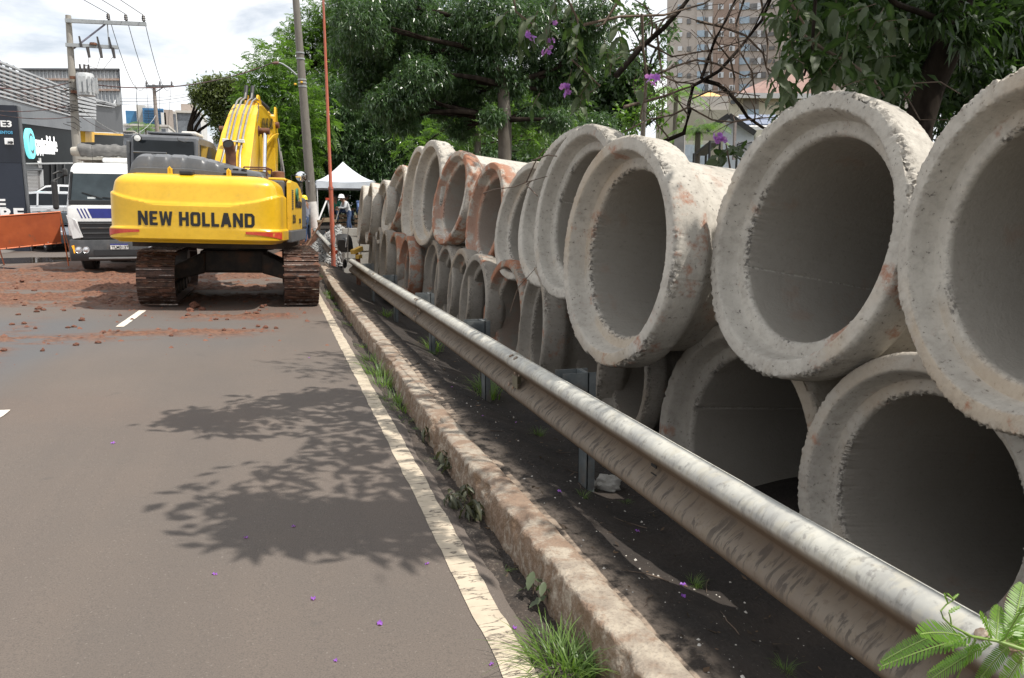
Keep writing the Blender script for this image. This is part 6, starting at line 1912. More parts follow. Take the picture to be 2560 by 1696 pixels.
BARK = MAT('bark_grey', (0.10, 0.085, 0.068), (0.16, 0.14, 0.115), rough=.95, scale=4, bmp=.8, bscale=18, stretch=(1, 1, .3))
BARKD = MAT('bark_dark', (0.014, 0.010, 0.008), (0.034, 0.026, 0.02), rough=.95, spec=.1, scale=5, bmp=.9, bscale=14, stretch=(1, 1, .35))
TWIG = MAT('twig_brown', (0.085, 0.06, 0.045), (0.16, 0.115, 0.085), rough=.9, scale=8)


def leaves_at(base, d, n, ln, wd, droop=0.0):
    """arrays of kites: base point, direction, normal, length, width -> V (N*4,3)."""
    s = np.cross(d, n); s /= np.linalg.norm(s, axis=1, keepdims=True) + 1e-9
    mid = base + d * (ln * .45)[:, None]
    tip = base + d * ln[:, None] + np.array([0, 0, -1.0]) * (droop * ln)[:, None]
    V = np.stack([base, mid + s * (wd * .5)[:, None], tip, mid - s * (wd * .5)[:, None]], 1)
    return V.reshape(-1, 3)


def crown(name, par, mat, blobs, per, ln, wd, seed, spread=.55, droop=.25, up=.5, shell=.5, hang=0.2, whorl=9, base=None):
    """blobs: (centre, radius(x,y,z)); whorls of leaves through each blob's volume."""
    g = np.random.default_rng(seed)
    Vs, T = [], []
    for (c0, rr) in blobs:
        nC = int(per * (rr[0] * rr[2]) + 1)
        u = g.normal(size=(nC, 3)); u /= np.linalg.norm(u, axis=1, keepdims=True)
        rad = g.random(nC) ** shell
        lump = .78 + .5 * fbm(u[:, 0] * 2.2 + c0[0], u[:, 2] * 2.2 + u[:, 1] + c0[2], 3)
        P = np.array(c0) + u * (rad * lump)[:, None] * np.array(rr)
        outd = u
        k = whorl
        Pb = np.repeat(P, k, 0) + g.normal(size=(nC * k, 3)) * spread * ln * .6
        dd = g.normal(size=(nC * k, 3)); dd += np.repeat(outd, k, 0) * .6; dd[:, 2] -= hang
        dd /= np.linalg.norm(dd, axis=1, keepdims=True)
        nn = g.normal(size=(nC * k, 3)) * .55; nn[:, 2] += up
        nn += np.repeat(outd, k, 0) * .35
        L_ = ln * (.65 + .7 * g.random(nC * k)); W_ = wd * (.7 + .6 * g.random(nC * k))
        Vs.append(leaves_at(Pb, dd, nn, L_, W_, droop))
        t = np.clip(np.repeat(.15 + .6 * g.random(nC), k) + .3 * g.random(nC * k), 0, 1)
        T.append(np.repeat(t, 4))
    V = np.concatenate(Vs)
    F = np.arange(len(V)).reshape(-1, 4)
    return np_mesh(name, V, F, mat, parent=par, attrs={'tint': np.concatenate(T)}, base=base)


def fronds(name, par, mat, blobs, per, ln, seed, base=None):
    """feathery compound leaves: a rib with paired narrow leaflets."""
    g = np.random.default_rng(seed)
    Vs, T = [], []
    for (c0, rr) in blobs:
        nC = int(per * (rr[0] * rr[2]) + 1)
        u = g.normal(size=(nC, 3)); u /= np.linalg.norm(u, axis=1, keepdims=True)
        lump = .75 + .55 * fbm(u[:, 0] * 2.2 + c0[0], u[:, 2] * 2.2 + u[:, 1] + c0[2], 3)
        P = np.array(c0) + u * (g.random(nC) ** .45 * lump)[:, None] * np.array(rr)
        d = u * .8 + g.normal(size=(nC, 3)) * .6; d[:, 2] -= .15; d /= np.linalg.norm(d, axis=1, keepdims=True)
        n = g.normal(size=(nC, 3)) * .4; n[:, 2] += 1; n -= d * (n * d).sum(1)[:, None]; n /= np.linalg.norm(n, axis=1, keepdims=True)
        s = np.cross(d, n)
        LL = ln * (.6 + .8 * g.random(nC))
        tc = .1 + .6 * g.random(nC)
        for j in range(7):
            t = (j + 1) / 7.5
            for sg_ in (-1, 1):
                b0 = P + d * (LL * t)[:, None] - np.array([0, 0, 1.]) * (LL * .28 * t * t)[:, None]
                dd = s * sg_ * .85 + d * .5 + g.normal(size=(nC, 3)) * .12
                dd /= np.linalg.norm(dd, axis=1, keepdims=True)
                w = LL * .42 * (1 - .55 * abs(t - .45))
                Vs.append(leaves_at(b0, dd, n + g.normal(size=(nC, 3)) * .2, w, LL * .10, .25))
                T.append(np.repeat(np.clip(tc + .3 * g.random(nC), 0, 1), 4))
    V = np.concatenate(Vs); F = np.arange(len(V)).reshape(-1, 4)
    return np_mesh(name, V, F, mat, parent=par, attrs={'tint': np.concatenate(T)}, base=base)


def sun_gap(X, Y, h):
    """true where a canopy clump would shade the two bright pipe shoulders of the photograph."""
    a, b = X - .44 * (h - 1.9), Y - -.30 * (h - 1.9)
    return (1.7 < a < 3.6 and 3.3 < b < 4.6) or (2.0 < a < 3.3 and 2.2 < b < 2.9)


def limb_pts(a, b, rnd, bend=.12, n=6):
    a, b = Vector(a), Vector(b); L_ = (b - a).length
    o1 = Vector((rnd.uniform(-1, 1), rnd.uniform(-1, 1), rnd.uniform(-.3, .6))) * L_ * bend
    return [a.lerp(b, i / n) + o1 * math.sin(math.pi * i / n) + Vector((rnd.uniform(-1, 1), rnd.uniform(-1, 1), 0)) * L_ * .015 for i in range(n + 1)]


def blob(x, y, Y, rpx, dz=1.0, dy=1.0):
    c0 = pt(x, y, Y); r = rpx / 1953 * Y * 1.05
    return (tuple(c0), (r, r * dy, r * dz))


def tree(name, label, cat_, Y, trunk, blobs, mat, kind, per, ln, wd, seed, r0=.18, bark=None, grp='trees behind the pipe stack', **kw):
    rnd = random.Random(seed)
    bx = trunk[0]
    g = gzf(bx[0], bx[1])
    t = thing(name, (bx[0], bx[1], g), label, cat_, grp)
    mb = MB(); mb.tube([Vector(p) for p in trunk], [r0 * (1 - .55 * i / (len(trunk) - 1)) for i in range(len(trunk))], 10); mb.obj('trunk', bark or BARK, t, smooth=60)
    top = Vector(trunk[-1])
    for (c0, rr) in blobs:
        c0 = Vector(c0)
        s0 = min((Vector(p) for p in trunk[1:]), key=lambda p: (p - c0).length + max(0, p.z - c0.z) * 2)
        mb = MB(); pts_ = limb_pts(s0, c0, rnd)
        mb.tube(pts_, [r0 * (.42 - .30 * i / (len(pts_) - 1)) for i in range(len(pts_))], 6)
        for k in range(4):
            e = c0 + Vector((rnd.uniform(-1, 1) * rr[0], rnd.uniform(-1, 1) * rr[1], rnd.uniform(-.6, .9) * rr[2])) * .8
            q_ = pts_[rnd.randint(3, 6)]
            mb.tube(limb_pts(q_, e, rnd, .1, 4), [r0 * .14, r0 * .11, r0 * .08, r0 * .05, r0 * .03], 5)
        mb.obj('limb', BARKD, t, smooth=60)
    if kind == 'frond': fronds('crown', t, mat, blobs, per, ln, seed)
    else: crown('crown', t, mat, blobs, per, ln, wd, seed, **kw)
    return t


# umbrella-topped tree with thin fanning stems, over the cab
Yt = 50
tr0 = pt(470, 345, Yt); g0 = gzf(tr0.x, Yt)
t = thing('umbrella_tree', (tr0.x, Yt, g0), 'olive umbrella-crowned tree on thin leaning stems above the excavator cab', 'tree')
for pts_ in (((468, 350), (476, 310), (492, 275), (515, 245)), ((478, 350), (480, 310), (500, 280), (530, 250)), ((482, 350), (490, 318), (508, 290), (545, 262)), ((476, 352), (500, 325), (530, 305), (570, 285)), ((470, 350), (472, 318), (486, 268), (488, 250))):
    P = [pt(x, y, Yt + i * .3) for i, (x, y) in enumerate(pts_)]; P = [Vector((P[0].x - .3, P[0].y, g0 - .2))] + P
    mb = MB(); mb.tube(P, [.16, .11, .09, .07, .04], 7); mb.obj('stem', BARKD, t, smooth=60)
bl = [blob(515, 228, Yt, 34, .7), blob(548, 212, Yt, 36, .6), blob(590, 218, Yt, 36, .65), blob(505, 250, Yt, 24, .7), blob(560, 245, Yt, 38, .6), blob(535, 275, Yt, 24, .6), blob(578, 292, Yt, 34, .55), blob(612, 250, Yt, 36), blob(545, 305, Yt, 20, .6), blob(600, 330, Yt, 30, .6), blob(560, 340, Yt, 22, .6)]
crown('crown', t, LF_OLIVE, bl, 420, .20, .085, 3, spread=.9, droop=.1, up=.8, shell=.6)

# feathery pale green trees at the edge of the sky
for k, (lab, Y, tx, bl) in enumerate((
    ('feathery bright green tree leaning over the excavator boom', 40, (745, 480), [(650, 205, 48), (690, 160, 52), (720, 240, 62), (655, 300, 58), (700, 340, 60), (760, 300, 70), (640, 255, 40), (745, 400, 50), (690, 410, 50)]),
    ('feathery green tree behind the leaning concrete pole, reaching the top of the frame', 44, (830, 480), [(735, 100, 42), (785, 70, 50), (830, 30, 60), (780, 170, 70), (860, 110, 72), (885, 20, 62), (850, 220, 80), (720, 160, 44), (930, -30, 70), (810, 330, 70)]),
    ('sunlit feathery tree glowing through the dark crown in the middle', 33, (1190, 470), [(1180, 260, 62), (1240, 300, 52), (1130, 330, 62), (1210, 210, 50), (1330, 330, 58), (1400, 280, 50), (1290, 260, 50), (1050, 370, 56), (1330, 200, 55)]))):
    B = [blob(x, y, Y, r) for x, y, r in bl]
    p0 = pt(tx[0], tx[1], Y); g0 = gzf(p0.x, Y)
    mid = pt(tx[0] + 4, bl[3][1] + 60, Y); tp = pt(bl[3][0], bl[3][1], Y)
    tree('feathery_tree', lab, 'tree', Y, [(p0.x, Y, g0), tuple(mid), tuple(tp)], B, LF_BRIGHT, 'frond', 170 if k < 2 else 130, .46 if k < 2 else .40, 0, 21 + k, r0=.2)

# dark tree with drooping narrow leaves, trunk in view
Yd = 24.0
tp0 = pt(1263, 400, Yd)
bl = [(905, 60, 84), (1000, 20, 96), (1000, 130, 88), (1105, 70, 100), (1215, 40, 98), (1215, 140, 80), (1120, 180, 80), (930, 170, 74), (1020, 235, 66), (1310, 70, 88), (1350, 170, 66), (1110, 265, 46), (960, 260, 50), (1420, 90, 72), (1440, 200, 52), (890, 235, 44), (1390, 300, 44), (1320, 280, 38), (1500, 130, 55), (1180, 240, 56), (1060, 190, 70), (1270, 210, 56), (1390, 230, 56), (1340, 20, 70), (1480, 40, 66), (1010, 300, 50), (1150, 320, 40), (880, 120, 60), (1230, 290, 36), (1450, 150, 56)]
B = [blob(x, y, Yd + (i % 4) * .7 - .5, r * .93, .8) for i, (x, y, r) in enumerate(bl)]
tree('dark_leaf_tree', 'big dark tree with drooping narrow leaves and a straight grey trunk behind the pipes', 'tree', Yd,
     [(tp0.x, Yd, gzf(tp0.x, Yd) - .1), tuple(pt(1262, 300, Yd)), tuple(pt(1258, 215, Yd)), tuple(pt(1235, 130, Yd)), tuple(pt(1200, 60, Yd))], B, LF_DARK, 'whorl', 900, .135, .038, 41, r0=.24, droop=.35, hang=.55, up=.5, whorl=9, shell=.42, spread=.35)
# second, further dark tree closing the wood above the tent
bl = [(840, 300, 60), (900, 330, 66), (960, 300, 60), (1000, 350, 60), (780, 330, 52), (820, 400, 60), (900, 420, 66), (990, 430, 60), (1080, 420, 66), (1170, 400, 60), (1420, 370, 60), (1500, 330, 52), (1330, 400, 60)]
B = [blob(x, y, 45, r, .9) for x, y, r in bl]
p0 = pt(900, 480, 46)
tree('dark_leaf_tree', 'dense shaded tree just above and behind the white tent', 'tree', 46, [(p0.x, 46, gzf(p0.x, 46)), tuple(pt(905, 400, 46)), tuple(pt(910, 330, 46))], B, LF_DARK, 'whorl', 330, .19, .06, 43, r0=.22, droop=.3, hang=.4)

bl = [(830, 250, 58), (900, 285, 60), (980, 270, 58), (1050, 285, 56), (850, 345, 58), (930, 360, 60), (1010, 345, 56), (1085, 340, 50), (1150, 385, 50), (1100, 400, 50), (1225, 385, 40), (880, 420, 50), (960, 425, 50), (1380, 385, 50), (1450, 350, 46)]
B = [blob(x, y, 42, r, .9) for x, y, r in bl]
p0 = pt(985, 480, 43)
tree('dark_leaf_tree', 'mid-green leafy tree filling the wall of foliage between the white tent and the grey trunk', 'tree', 43, [(p0.x, 43, gzf(p0.x, 43)), tuple(pt(985, 400, 43)), tuple(pt(985, 320, 43))], B, LF_DARK, 'whorl', 300, .19, .06, 44, r0=.2, droop=.3, hang=.4)
# the wood behind: one dark mass nobody could count
g_ = np.random.default_rng(77); B = []
for k in range(52):
    x = g_.uniform(660, 1560); y = g_.uniform(max(150, 330 - (x - 640) * .45), 500) if x < 1250 else g_.uniform(190, 470)
    B.append(blob(x, y, g_.uniform(46, 56), g_.uniform(45, 75)))
w_ = crown('woodland', None, LF_DEEP, B, 70, .50, .22, 78, spread=.8, droop=.2, whorl=6, base=(0, 50, 2)); w_.location = (0, 50, 2); tag(w_, 'dark wood filling the gaps behind the trees', 'woodland', None, 'stuff')
# undergrowth along the back of the pipes
B = [blob(x, y, Y, r, .8) for x, y, Y, r in ((740, 480, 43, 40), (800, 500, 44, 46), (860, 500, 44, 46), (930, 480, 44, 46), (690, 470, 40, 40), (650, 480, 42, 40), (640, 420, 44, 40), (720, 440, 42, 40), (1000, 470, 42, 46), (1180, 430, 28, 46), (1330, 420, 22, 48), (1450, 400, 20, 44), (1540, 380, 18, 34))]
u_ = crown('undergrowth', None, LF_DEEP, B, 200, .24, .09, 80, spread=.8, droop=.25, whorl=7, base=(1, 34, 1)); u_.location = (1, 34, 1); tag(u_, 'dark undergrowth along the back of the site', 'undergrowth', None, 'stuff')

# loose shrubs and palms right of the middle
for k, (lab, Y, bl, mt, pr_, ln_, wd_) in enumerate((
    ('airy small-leaved shrub against the apartment tower, left of the bare branches', 13, [(1610, 60, 60), (1650, 130, 55), (1590, 150, 50), (1560, 40, 60), (1680, 70, 40)], LF_DARK, 100, .12, .045),
    ('light green shrub below the airy one, beside the bare stems', 14, [(1630, 230, 44), (1600, 290, 50), (1660, 290, 40), (1560, 300, 40), (1640, 180, 34)], LF_BRIGHT, 150, .12, .05))):
    B = [blob(x, y, Y, r) for x, y, r in bl]; p0 = pt(1600, 430, Y)
    tree('leafy_shrub', lab, 'shrub', Y, [(p0.x, Y, 0.1), tuple(pt(1608, 320, Y)), tuple(pt(1615, 200, Y))], B, mt, 'whorl', pr_, ln_, wd_, 50 + k, r0=.06, droop=.2, grp=None, shell=.7)


def palm(label, x, y, Y, n, ln, seed):
    rnd = random.Random(seed); c0 = pt(x, y, Y)
    t = thing('palm', (c0.x, Y, gzf(c0.x, Y)), label, 'palm', 'small palms behind the pipes')
    mb = MB(); mb.tube([(c0.x, Y, gzf(c0.x, Y)), c0], [.14, .09], 9); mb.obj('trunk', BARK, t, smooth=60)
    for k in range(n):
        a = 2 * math.pi * k / n + rnd.uniform(-.2, .2); el = rnd.uniform(.2, 1.2); L_ = ln * rnd.uniform(.8, 1.15)
        pts_ = []; dirh = Vector((math.cos(a), math.sin(a), 0))
        for i in range(8):
            s_ = i / 7; pts_.append(c0 + dirh * (L_ * s_ * math.cos(el * (1 - .3 * s_))) + Vector((0, 0, L_ * (math.sin(el) * s_ - .75 * s_ * s_))))
        V, T = [], []
        for i in range(1, 8):
            for j in range(3):
                p = pts_[i - 1].lerp(pts_[i], j / 3); d = (pts_[i] - pts_[i - 1]).normalized(); sd_ = d.cross(Vector((0, 0, 1))).normalized()
                for sg_ in (-1, 1):
                    dd = (sd_ * sg_ + d * .7 + Vector((0, 0, -.35))).normalized(); w = ln * .22 * (1 - .5 * abs(i / 7 - .5))
                    V.append(leaves_at(np.array([p]), np.array([dd]), np.array([[0, 0, 1.]]), np.array([w]), np.array([ln * .022]), .3)); T += [rnd.uniform(.2, 1)] * 4
        V = np.concatenate(V); np_mesh('palm_frond', V, np.arange(len(V)).reshape(-1, 4), LF_FERN if seed % 2 else LF_BRIGHT, parent=t, attrs={'tint': T})
    return t


palm('small feathery palm in front of the tower foot, left of the parasol', 1690, 235, 32, 15, 1.5, 1)
palm('wide palm with arching pale fronds below the beige wall', 1745, 330, 24, 17, 1.3, 2)
palm('distant palm beside the blue glass office', 364, 322, 100, 13, 2.6, 4)

# ------------------------------------------------------------------ near right: dark tree, big leaves, bare branches, flowers
def leaf_mesh(name, L_, Wd, mat, fold=.18, droop=.3, n=7, veins=True):
    V, F, T = [], [], []
    for i in range(n + 1):
        t = i / n
        w = Wd * .5 * (math.sin(math.pi * min(1, t * .96 + .02)) ** .75) * (1 - .25 * t)
        if i in (0, n): w = .001
        z = -droop * L_ * t * t
        for s in (-1, -.5, 0, .5, 1): V.append((L_ * t, w * s, z + fold * w * abs(s) ** 1.3 + .006 * math.sin(i * 2.6) * abs(s)))
        T += [.15, .5, .95, .5, .15]
    for i in range(n):
        for k in range(4):
            a = i * 5 + k; F.append((a, a + 1, a + 6, a + 5))
    o = np_mesh(name, np.array(V), np.array(F), mat, attrs={'tint': T}, smooth=True); me = o.data; bpy.data.objects.remove(o); return me


BIGL = [leaf_mesh('leaf', .15, .062, LF_BIG, .2, .30), leaf_mesh('leaf', .13, .056, LF_BIG, .3, .55), leaf_mesh('leaf', .11, .052, LF_BIG, .15, .1)]
WILT = [leaf_mesh('leaf', .13, .05, LF_DRY, .5, .7), leaf_mesh('leaf', .10, .04, LF_DRY, .6, .9)]


def put_leaf(par, me, p, d, roll, s, name='leaf'):
    o = bpy.data.objects.new(name, me); COL.objects.link(o); o.parent = par
    d = Vector(d).normalized()
    q_ = d.to_track_quat('X', 'Z') @ Quaternion((1, 0, 0), roll)
    o.rotation_mode = 'QUATERNION'; o.rotation_quaternion = q_; o.scale = (s, s, s)
    o.location = Vector(p) - WL.get(par.name, Vector())
    return o




def flower_mesh():
    V, F, T = [], [], []
    for k in range(5):
        a = 2 * math.pi * k / 5; d = Vector((math.cos(a), math.sin(a), .25)); s = Vector((-math.sin(a), math.cos(a), 0))
        o_ = len(V)
        for t, w in ((.1, .2), (.5, .75), (.85, .8), (1.0, .35)):
            for sg_ in (-1, 1): V.append(tuple((d * t + s * w * .5 * sg_) * .026 + Vector((0, 0, -.006 * t * t)))); T.append(.3 + .6 * t)
        for i in range(3): F.append((o_ + i * 2, o_ + i * 2 + 1, o_ + i * 2 + 3, o_ + i * 2 + 2))
    o = np_mesh('flower', np.array(V), np.array(F), LF_PUR, attrs={'tint': T}); me = o.data; bpy.data.objects.remove(o); return me


FLW = flower_mesh()


def sprig(par, p, d, n, rnd, size=1.0, spread=.9, flowers=0, mats=None, hang=.35, L_=.16):
    """a stem tip carrying paired leaves, optionally a head of flowers."""
    p, d = Vector(p), Vector(d).normalized()
    pts_ = [p + d * (L_ * i / 4) * size + Vector((0, 0, -hang * L_ * .3 * (i / 4) ** 2)) for i in range(5)]
    mb = MB(); mb.tube(pts_, [.0035, .003, .003, .0025, .002], 5); mb.obj('twig', TWIG, par)
    for i in range(n):
        a = 2.4 * i + rnd.uniform(-.3, .3); q_ = pts_[min(4, 1 + int(4 * i / n))]
        perp = d.orthogonal(); perp.rotate(Quaternion(d, a))
        dd = (d * rnd.uniform(.2, .7) + perp * spread + Vector((0, 0, -hang * rnd.uniform(.5, 1.6))))
        put_leaf(par, rnd.choice(mats or BIGL), q_, dd, rnd.uniform(-.6, .6), size * rnd.uniform(.75, 1.15))
    for k in range(flowers):
        q_ = pts_[4] + Vector((rnd.uniform(-1, 1), rnd.uniform(-1, 1), rnd.uniform(-.7, 1))) * .04 * size
        o = put_leaf(par, FLW, q_, Vector((rnd.uniform(-1, 1), rnd.uniform(-1, .2), rnd.uniform(-.3, 1))), rnd.uniform(0, 6), size * rnd.uniform(.7, 1.1), 'flower')


rnd = random.Random(31)
Yf = 5.4
p0 = pt(2375, 430, 6.2)
ft = thing('flowering_tree', (p0.x, p0.y, 0.1), 'flowering tree over the pipes, thick dark leaning trunk, large leaves and purple flowers', 'tree')
tk_ = [Vector((p0.x - .15, 6.2, -.1)), pt(2290, 330, 6.2), pt(2325, 220, 6.2), pt(2370, 110, 6.1), pt(2400, -20, 6.0), pt(2420, -260, 5.6)]
mb = MB(); mb.tube(tk_, [.17, .14, .13, .14, .12, .10], 14); mb.obj('trunk', BARKD, ft, smooth=60)
# hanging leafy branches along the top of the picture
br_ = [([(1330, -260, 5.2), (1390, -60, 5.3), (1440, 40, 5.4), (1446, 60, 5.4)], .012), ([(1700, -200, 5.2), (1560, -20, 5.4), (1510, 60, 5.4), (1490, 66, 5.4)], .012),
       ([(1250, -240, 5.4), (1275, -60, 5.5), (1290, 30, 5.5), (1330, 60, 5.5)], .010), ([(1460, 62, 5.4), (1550, 42, 5.5), (1660, 38, 5.6), (1760, 10, 5.7), (1860, -60, 5.8)], .012),
       ([(1605, 36, 5.5), (1608, 120, 5.5), (1618, 200, 5.5), (1600, 300, 5.6)], .011), ([(1430, 150, 5.4), (1500, 215, 5.5), (1470, 235, 5.5), (1455, 250, 5.5)], .007), ([(1880, -150, 4.9), (1960, -20, 4.9), (2010, 60, 4.9)], .014),
       ([(2010, 90, 4.9), (2060, 125, 4.9), (2130, 160, 4.9), (2185, 200, 4.95), (2210, 240, 5)], .013), ([(2060, -150, 5), (2040, -20, 5), (2030, 120, 5), (2010, 190, 5)], .016), ([(2380, 60, 5.8), (2240, 10, 5.4), (2160, -60, 5.2)], .03),
       ([(2260, 250, 5.6), (2290, 208, 5.4), (2350, 205, 5.3), (2400, 235, 5.3)], .008), ([(2260, 230, 5.6), (2300, 300, 5.4), (2370, 300, 5.3)], .007)]
for pts_, r in br_:
    mb = MB(); mb.tube([pt(x, y, Y) for x, y, Y in pts_], [r * (1 - .5 * i / (len(pts_) - 1)) for i in range(len(pts_))], 6); mb.obj('branch', TWIG if r < .015 else BARKD, ft, smooth=60)
for x, y, n, fls, d, s in ((1446, 58, 9, 0, (-.2, -.2, -1), 1.15), (1440, 120, 8, 0, (.1, 0, -1), 1.1), (1345, 40, 8, 0, (-.4, 0, -.8), 1.0), (1310, 70, 6, 0, (-.2, .2, -1), .95), (1290, 15, 3, 8, (.0, -.3, .6), 1), (1300, 50, 2, 6, (.2, 0, -.3), 1),
                           (1385, 5, 5, 1, (.2, 0, -1), .9), (1500, 30, 5, 9, (.1, -.2, .2), 1), (1535, 60, 6, 0, (.4, 0, -.9), 1.0), (1430, 185, 3, 9, (-.3, -.2, -.7), 1), (1525, 200, 8, 0, (.1, 0, 1), 1.0), (1480, 210, 6, 0, (-.3, .2, -.4), .9),
                           (1585, 245, 2, 9, (.2, -.3, .2), 1), (1455, 250, 5, 0, (-.2, 0, -.9), .8), (1350, 245, 5, 0, (-.4, 0, -.6), .7), (1375, 60, 6, 2, (0, 0, -1), .9), (1430, 10, 8, 0, (0, 0, -1), 1.1), (1270, 40, 5, 0, (-.6, 0, -.6), .9), (1365, 85, 2, 4, (0, -.2, -.5), .9), (1455, 165, 7, 0, (.2, 0, -1), .9), (1510, 110, 6, 0, (.3, 0, -1), .85)):
    sprig(ft, pt(x, y - 12, Yf + rnd.uniform(-.15, .15)), d, n, rnd, s, flowers=fls)
for x, y in ((2000, 30), (2040, 60), (1975, 90), (2030, 120), (2010, 170), (1960, 200), (1950, 140), (2080, 70), (2060, 180), (2110, 140), (2130, 210), (2180, 190), (2150, 60), (2200, 110), (2210, 30), (2240, 150), (2090, 10), (2100, 230), (2170, 250), (2230, 240), (2030, 215), (1940, 60), (1990, 60), (2050, 90), (2120, 90), (2160, 130), (2075, 205), (1985, 225), (2240, 80), (2280, 60), (2190, 20), (2140, 10)):
    sprig(ft, pt(x, y - 10, 4.9 + rnd.uniform(-.3, .5)), (rnd.uniform(-.8, .6), rnd.uniform(-.5, .5), rnd.uniform(-1, .2)), 9, rnd, rnd.uniform(1.1, 1.55))
# the overhead canopy, out of frame, that dapples the road and the pipes
for spots_, per_, sd_ in ((((470, 1062, .24), (540, 1050, .24), (620, 1028, .22), (700, 1000, .22), (780, 992, .24), (850, 985, .24), (930, 1000, .26), (560, 1075, .16), (680, 1032, .16), (600, 1258, .20), (650, 1285, .26), (720, 1298, .28), (790, 1300, .28), (870, 1290, .28), (950, 1300, .26), (1010, 1280, .26), (700, 1335, .2), (830, 1335, .22), (1040, 1350, .2)), 300, 91),
                          (((860, 1050, .3), (930, 1060, .3), (800, 1085, .3), (880, 1110, .3), (960, 1120, .3), (850, 1150, .28), (930, 1170, .28), (655, 1182, .13), (690, 1190, .13), (1000, 1190, .25)), 95, 90)):
    B = []
    for x, y, r in spots_:
        h = 4.3; g0 = ptZ(x, y, 0.0); c0 = g0 + Vector((.44 * h, -.30 * h, h)); B.append((tuple(c0), (r * .82, r * .72, .34)))
    crown('crown', ft, LF_BIG, B, per_, .19, .080, sd_, spread=1.0, droop=.3, up=.7, shell=.6, whorl=5, hang=.4)
g_ = np.random.default_rng(5); B = []
for k in range(62):
    X_, Y_, h = g_.uniform(1.75, 6.6), g_.uniform(-2.2, 4.4), g_.uniform(4.0, 5.4); r_ = (g_.uniform(.35, .7), g_.uniform(.35, .7), .4)
    # the sun finds a gap over the near rail and kerb
    if X_ - .44 * h < .72 or .55 < X_ - .44 * (h - .4) < 2.15 and .3 < Y_ + .30 * (h - .4) < 3.6 or sun_gap(X_, Y_, h): continue
    B.append(((X_, Y_, h), r_))
crown('crown', ft, LF_BIG, B, 62, .15, .052, 92, spread=1.0, droop=.3, up=.7, shell=.6, whorl=5, hang=.4)
B = [blob(x, y, Y, r) for x, y, Y, r in ((2080, -60, 6.5, 90), (2240, -40, 6.8, 110), (2400, 0, 7, 120), (2540, 40, 7, 120), (2180, 60, 7.2, 60), (2460, 120, 7.4, 90), (2560, 180, 7.6, 100), (2300, 40, 7.6, 70), (2210, 150, 7.5, 45), (2130, 40, 7.4, 60), (2030, 40, 7.6, 45), (2350, 110, 7.7, 70), (2180, 210, 7.8, 60), (2100, 150, 7.9, 40), (2470, 240, 7.8, 90), (2380, 200, 8, 80), (2560, 250, 7.4, 90), (2000, 20, 5.6, 40), (2010, 80, 5.7, 36), (2080, 90, 5.8, 44), (2130, 130, 5.8, 40), (2190, 90, 6, 50), (2250, 170, 6, 46), (2060, 20, 6, 50), (2150, 10, 6, 50), (2230, 230, 6.5, 46), (2290, 120, 6.3, 50), (2340, 30, 5.7, 60), (2420, 60, 5.8, 60), (2330, 250, 7, 50), (2520, 60, 6, 70), (2500, 200, 6.4, 60), (2420, 180, 6.5, 50))]
crown('crown', ft, LF_DEEP, B, 760, .15, .045, 93, droop=.35, hang=.6, whorl=7)
for k in range(14):
    x = 1990 + k * 42; a = pt(x, -120, 6.5); b_ = pt(x + rnd.uniform(-160, 160), rnd.uniform(40, 240), 6.4)
    mb = MB(); mb.tube(limb_pts(a, b_, rnd, .12), [.016, .014, .012, .01, .008, .006, .004], 5); mb.obj('branch', BARKD, ft, smooth=60)

g_ = np.random.default_rng(15); B = []  # unseen clumps added overhead to shade the leaves in view
for k in range(46):
    Y_ = g_.uniform(4.6, 10.5); X_ = g_.uniform(3.4, 9.5); h = 1.9 + .30 * math.hypot(X_ * .5, Y_) * 1.1 + g_.uniform(.7, 3.0)
    if not sun_gap(X_, Y_, h): B.append(((X_, Y_, h), (g_.uniform(.5, .9), g_.uniform(.5, .9), .45)))
crown('crown', ft, LF_DEEP, B, 110, .17, .055, 97, spread=1.0, droop=.3, up=.7, shell=.6, whorl=6, hang=.4)
B = []  # more added clumps, set so their shade lands on those leaves
for k in range(44):
    xs_, ys_, h = g_.uniform(2.9, 6.0), g_.uniform(4.0, 7.0), g_.uniform(4.7, 6.4); c0 = (xs_ + .44 * (h - 3), ys_ - .30 * (h - 3), h)
    if not sun_gap(*c0): B.append((c0, (g_.uniform(.4, .7), g_.uniform(.4, .7), .4)))
crown('crown', ft, LF_DEEP, B, 170, .17, .055, 98, spread=1.0, droop=.3, up=.7, shell=.6, whorl=6, hang=.4)
# bamboo-like dark thicket under the trunk
B = [blob(x, y, Y, r) for x, y, Y, r in ((2440, 230, 8, 80), (2360, 300, 8.4, 70), (2520, 160, 8.6, 90), (2420, 120, 9, 80), (2260, 330, 9, 60), (2200, 290, 9.4, 44), (2560, 300, 8, 80), (2320, 220, 9.4, 60), (2480, 330, 8.4, 80), (2560, 80, 9, 80), (2170, 330, 9, 40), (2300, 400, 8.6, 60), (2420, 400, 8.2, 70))]
t = thing('thicket', (pt(2400, 400, 8.5).x, 8.5, .3), 'dark narrow-leaved thicket between the leaning trunk and the nearest pipe', 'thicket')
crown('foliage', t, LF_DEEP, B, 420, .17, .034, 95, droop=.5, hang=.7, whorl=7, shell=.6)
for k in range(16):
    x = 2160 + k * 28; mb = MB(); a = pt(x, 470, 8.6); mb.tube([(a.x, a.y, .1), a, pt(x + rnd.uniform(-40, 60), 200, 8.6), pt(x + rnd.uniform(-60, 90), 40, 8.4)], [.018, .016, .012, .006], 6); mb.obj('stem', BARKD if k % 3 else TWIG, t, smooth=60)

